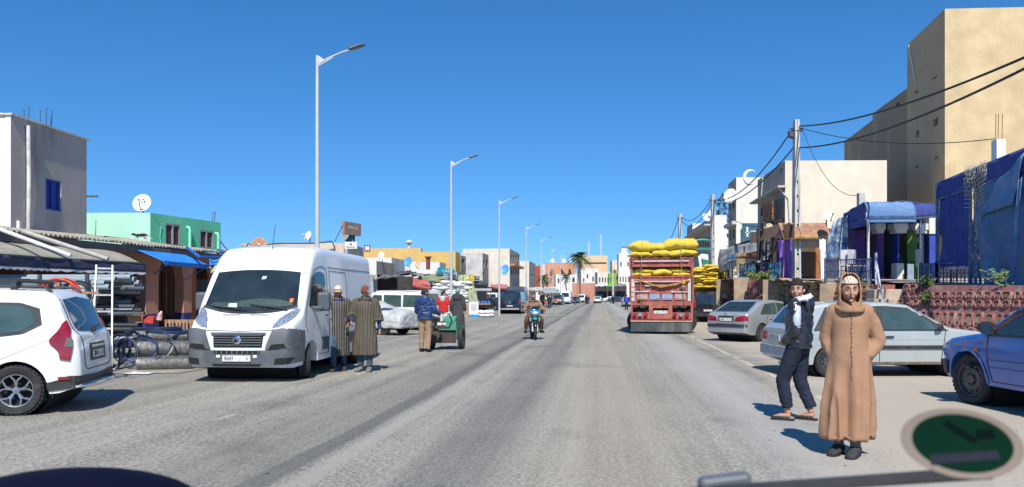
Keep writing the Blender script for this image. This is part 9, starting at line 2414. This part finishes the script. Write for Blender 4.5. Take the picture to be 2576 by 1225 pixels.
for x,lab in ((1390,'left white dish on the orange building roof'),(1418,'middle white dish on the orange building roof'),(1436,'right white dish on the orange building roof')): dish(x,656,296,0.8,(0.1,-0.9,0.4),lab,M_PLATE)
m = thing('minaret','white square minaret with lantern and green pyramid cap behind the truck load','minaret',(XD(1569,300),300,0))
zz = lambda y: ZD(y,300); w_ = 29 * 300 / FPX
for nm,ww,y0,y1,mat in (('tower',w_,638,745,OFFW),('lantern',w_ * 0.5,624,638,OFFW),('balcony',w_ * 0.6,636,638.5,SANDW)): b = MB(); b.box((0,0,(zz(y0) + zz(y1)) / 2),(ww,ww,zz(y0) - zz(y1))); b.build(nm,mat,m)
b = MB(); r4 = [V(x * w_ * 0.27,y * w_ * 0.27,zz(624)) for x,y in ((-1,-1),(1,-1),(1,1),(-1,1))]; b.add(r4 + [V(0,0,zz(617))],[(0,1,4),(1,2,4),(2,3,4),(3,0,4)]); b.build('cap',mt('green grey tiles',(0.12,0.17,0.10),0.8),m)
b = MB(); b.tube([V(0,0,zz(617)),V(0,0,zz(609))],0.12,5); b.build('finial',M_STEEL,m)
for x in (-0.3,0.3): b = MB(); b.box((x * w_,-w_ / 2,zz(665)),(0.5,0.1,1.6)); b.build('window',M_DARKIN,m)
for px,y0,lab in ((1481,608,'shorter lattice radio mast on the skyline'),(1511,590,'taller lattice radio mast on the skyline')):
 t = thing('radio_mast',lab,'mast',(XD(px,420),420,0)); h_ = ZD(y0,420)
 for a in range(3): b = MB(); b.bar(V(math.cos(a * 2.1) * 0.7,math.sin(a * 2.1) * 0.7,0),V(math.cos(a * 2.1) * 0.25,math.sin(a * 2.1) * 0.25,h_),0.22); b.build('leg',M_STEEL,t)
 b = MB()
 for k in range(26): b.bar(V(-0.5,0,h_ * k / 26),V(0.5,0,h_ * (k + 1) / 26),0.12)
 b.build('lattice',M_STEEL,t)
# market shops with dark awnings at the end
t = thing('far_shop_row','dark open shops with white and green awnings at the end of the street','shop',(XD(1535,225),225,0),0,None,world=True)
b = MB(); a,c = P(1496,718,232),P(1576,718,232); b.box(((a.x + c.x) / 2,232,2.3),(c.x - a.x,0.3,4.6)); b.build('back_wall',M_DARKIN,t)
for x0,x1,col in ((1498,1528,(0.6,0.6,0.58)),(1528,1545,(0.18,0.45,0.08)),(1546,1576,(0.22,0.22,0.22))):
 sheet('awning',P(x0,714,230),P(x1,714,230),P(x0,720,224),P(x1,720,224),mt('far awning %d' % x0,col,0.8),t,wob=0.4)
 b = MB(); q = P(x0,720,224); b.bar(V(q.x,q.y,0),q,0.2); b.build('pole',M_STEELRIM,t)
b = MB(); b.tube([V(XD(1542,205),205,0),V(XD(1542,205),205,ZD(672,205))],[0.25,0.18],6); tag(b.build('utility_pole',M_CONC),'concrete pole standing before the far green house','utility pole')
b = MB(); b.tube([V(XD(1453,190),190,0),V(XD(1453,190),190,ZD(688,190))],[0.25,0.18],6); tag(b.build('utility_pole',M_WOOD),'wooden pole left of the large palm','utility pole')
# palms
FR = mt('palm frond green',(0.085,0.12,0.045),0.6,0.4,2); FD = mt('dry palm frond',(0.26,0.20,0.10),0.8,0.3,2); TK = mt('palm trunk',(0.13,0.10,0.07),0.95,0.3,4,0.6,10)
def palm(px,pyc,D,rp,lab,n=44,sd=1):
 r_ = random.Random(sd); c = P(px,pyc,D); t = thing('palm_tree',lab,'palm',(c.x,D,0)); rr = rp * D / FPX; zc = c.z
 b = MB(); b.tube([V(0.25 * math.sin(k),0,zc * k / 6) for k in range(7)],[rr * 0.06] * 6 + [rr * 0.11],10); b.build('trunk',TK,t,smooth=60)
 for dead in (0,1):
  for j in range(n if not dead else n // 3):
   b = MB(); a = r_.uniform(0,6.283); el = r_.uniform(-0.15,1.35) if not dead else r_.uniform(-1.3,-0.5); L = rr * r_.uniform(0.85,1.1) * (0.7 if dead else 1)
   d = V(math.cos(a),math.sin(a),0); pts = []
   for k in range(9):
    f = k / 8; pts.append(V(0,0,zc) + d * L * f * math.cos(el * (1 - f * 0.3)) + V(0,0,L * (math.sin(el) * f - (0.55 + 0.2 * math.cos(el)) * f * f)))
   b.tube(pts,[L * 0.012 * (1.2 - k / 8) for k in range(9)],3)
   sd_ = V(-d.y,d.x,0)
   for k in range(26):
    f = 0.15 + 0.85 * k / 26; i0 = min(7,int(f * 8)); p_ = pts[i0].lerp(pts[i0 + 1],f * 8 - i0); tg = (pts[i0 + 1] - pts[i0]).normalized(); ll = L * 0.26 * (1 - 0.55 * f)
    for s in (-1,1):
     e = p_ + sd_ * s * ll * 0.75 + tg * ll * 0.6 - V(0,0,ll * r_.uniform(0.05,0.5)); b.add([p_ - tg * ll * 0.1,p_ + tg * ll * 0.12,e],[(0,1,2)])
   b.build('frond',FD if dead else FR,t)
palm(1457,648,205,35,'largest date palm standing alone at the end of the street',56,1)
palm(1425,697,195,24,'small spiky palm before the white hall',30,2)
palm(1368,700,190,27,'dense low palm behind the lamp posts',34,3)
palm(1378,712,185,12,'low bushy palm right of the dense one',26,4)
t = thing('bush','round green bush below the palms','bush',(XD(1392,180),180,0)); b = MB()
for k in range(900):
 a,e = rnd.uniform(0,6.28),rnd.uniform(0,1.5); r_ = rnd.uniform(0.5,1) ** 0.5 * 1.9; p_ = V(math.cos(a) * math.cos(e) * r_,math.sin(a) * math.cos(e) * r_,1.3 + math.sin(e) * r_); d = V(rnd.gauss(0,1),rnd.gauss(0,1),rnd.gauss(0,1)).normalized() * 0.25; b.add([p_,p_ + d,p_ + d.orthogonal() * 0.8],[(0,1,2)])
b.build('foliage',mt('bush green',(0.08,0.13,0.03),0.8,0.4,1),t)
# far walkers: legs, torso and head as one body each
def walker(px,D,m1,m2,lab,s=1.0):
 t = thing('person',lab,'person',(XD(px,D),D,0),0,'distant people on the road'); t.scale = (s,) * 3
 b = MB(); J = pose()
 for i in (0,1): limb(b,[J['hp'][i],J['kn'][i],J['an'][i] - V(0,0,0.08)],[0.1,0.08,0.07],8); limb(b,[J['sh'][i],J['el'][i],J['wr'][i]],[0.07,0.06,0.05],8)
 ell(b,J['hed'],(0.09,0.1,0.13)); b.build('body',m2,t,smooth=60); b = MB(); torso_rings(b,J,[(J['pel'] - V(0,0,0.1),0.19,0.14),(J['chs'],0.22,0.15),(J['nck'],0.07,0.07)]); b.build('jacket',m1,t,smooth=60)
walker(1475,150,BLACKC,NAVY,'far person in black walking near the wooden pole'); walker(1480,155,cloth('far blue coat',(0.03,0.05,0.2)),NAVY,'far person in blue beside the one in black'); walker(1447,140,NAVY,JEANS,'far person in blue jeans left of the palm trunk'); walker(1542,160,BLACKC,BLACKC,'far person in black before the concrete pole'); walker(1576,90,mt('vivid blue cloth',(0.02,0.05,0.45),0.8),NAVY,'person in vivid blue left of the truck'); walker(1382,100,NAVY,NAVY,'far person among the stalls left of the grey van')
for px,py,D,col in ((1388,745,118,(0.4,0.05,0.04)),(1376,742,112,(0.1,0.1,0.1)),(1398,742,125,(0.45,0.45,0.42)),(1214,748,75,(0.05,0.15,0.45))):
 t = thing('street_stall','small street stall with goods under a cloth roof, %s' % {1388: 'red goods',1376: 'dark goods',1398: 'pale goods',1214: 'blue chair on top'}[px],'stall',(XD(px,D),D,0))
 b = MB(); b.box((0,0,0.8),(1.5,1.0,0.1)); b.build('table',M_WOOD,t)
 for sx in (-0.7,0.7):
  b = MB(); b.bar((sx,0.4,0),(sx,0.4,2.1),0.06); b.build('pole',M_STEELRIM,t)
 b = MB(); b.box((0,0,2.15),(1.7,1.3,0.06),M=Matrix.Rotation(R(8),3,'X')); b.build('roof',mt('stall roof cloth',(0.35,0.36,0.38),0.9),t)
 for k in range(5): b = MB(); b.box((-0.6 + k * 0.3,-0.2,0.98),(0.22,0.3,0.25)); b.build('goods',mt('stall goods %s' % px,col,0.7,0.5,5),t)
# ================================================================ OUR OWN VEHICLE: sticker, wiper, dashboard hump
def at2(px,py,D): return P(px,py,D)
D = 0.72; c = at2(2420,1115,D)
t = thing('windscreen_sticker','out of focus dark green oval windscreen sticker with tan rim, lower right','sticker',c,0)
Mx = Matrix.Rotation(R(-30),3,'X') @ Matrix.Rotation(R(3),3,'Y'); rx,rz_ = 0.0545,0.0287
def oval(a,c_,th,z=0.0,dx=0): return [[Mx @ V(dx + math.cos(q) * a * k,-z - d,math.sin(q) * c_ * k / math.cos(R(30))) for q in [2 * PI * j / 48 for j in range(48)]] for k,d in ((1,0),(1,th),(0.0001,th))]
b = MB(); b.loft(oval(rx,rz_,0.0008),cap=False); b.build('rim',mt('translucent tan vinyl in shade',(0.19,0.155,0.125),0.9,spec=0.05),t)  # sticker colours darkened: the car roof's shade is put into them
b = MB(); b.loft(oval(rx * 0.82,rz_ * 0.83,0.0007,0.0009),cap=False); b.build('face',mt('shade darkened green vinyl',(0.003,0.018,0.010),0.95,spec=0.02),t)
b = MB(); b.box(Mx @ V(-0.002,-0.0022,-0.014),(0.062,0.0006,0.0085),M=Mx @ Matrix.Rotation(R(-7),3,'Y')); b.build('lilac_band',mt('shade darkened lilac print',(0.02,0.022,0.032),0.95,spec=0.02),t)
b = MB(); b.box(Mx @ V(0.022,-0.0022,0.009),(0.016,0.0006,0.008),M=Mx @ Matrix.Rotation(R(-7),3,'Y')); b.box(Mx @ V(0.0,-0.0022,0.010),(0.03,0.0006,0.006),M=Mx @ Matrix.Rotation(R(35),3,'Y')); b.build('dim_print',mt('shade darkened print',(0.003,0.006,0.007),0.95,spec=0.02),t)
D = 0.95
t = thing('wiper','dark wiper arm lying along the bottom edge of our own windscreen','wiper',at2(1900,1225,D),0,None,world=True)
a,c = at2(1735,1238,D),at2(2500,1186,D - 0.15)
b = MB(); b.bar(a,c,0.016,0.009); b.build('arm',M_BLACKP,t)
b = MB(); b.bar(a - V(0,0,0.009),c - V(0,0,0.010),0.018,0.007); b.build('rubber_blade',mt('pale dusty rubber edge',(0.35,0.33,0.30),0.7),t)
b = MB(); q0,q1 = at2(1757,1222,D),at2(1888,1206,D); b.bar(q0,q1,0.02,0.020); b.build('arm_joint',mt('grey blue painted steel',(0.10,0.12,0.13),0.4),t,bev=0.006)
t = thing('dash_hump','dark navy rounded hump in place of the dashboard reflection at the bottom left corner','dash reflection',at2(190,1225,1.05),0,None,world=True)  # solid hump added in place of the dashboard reflection
q = at2(175,1225,1.05); b = MB(); ell(b,V(q.x,q.y,q.z - 0.035),(0.175,0.12,0.056),n=40,m=20); b.build('shell',mt('dark navy reflection',(0.003,0.003,0.014),0.7,spec=0.1),t,smooth=180)
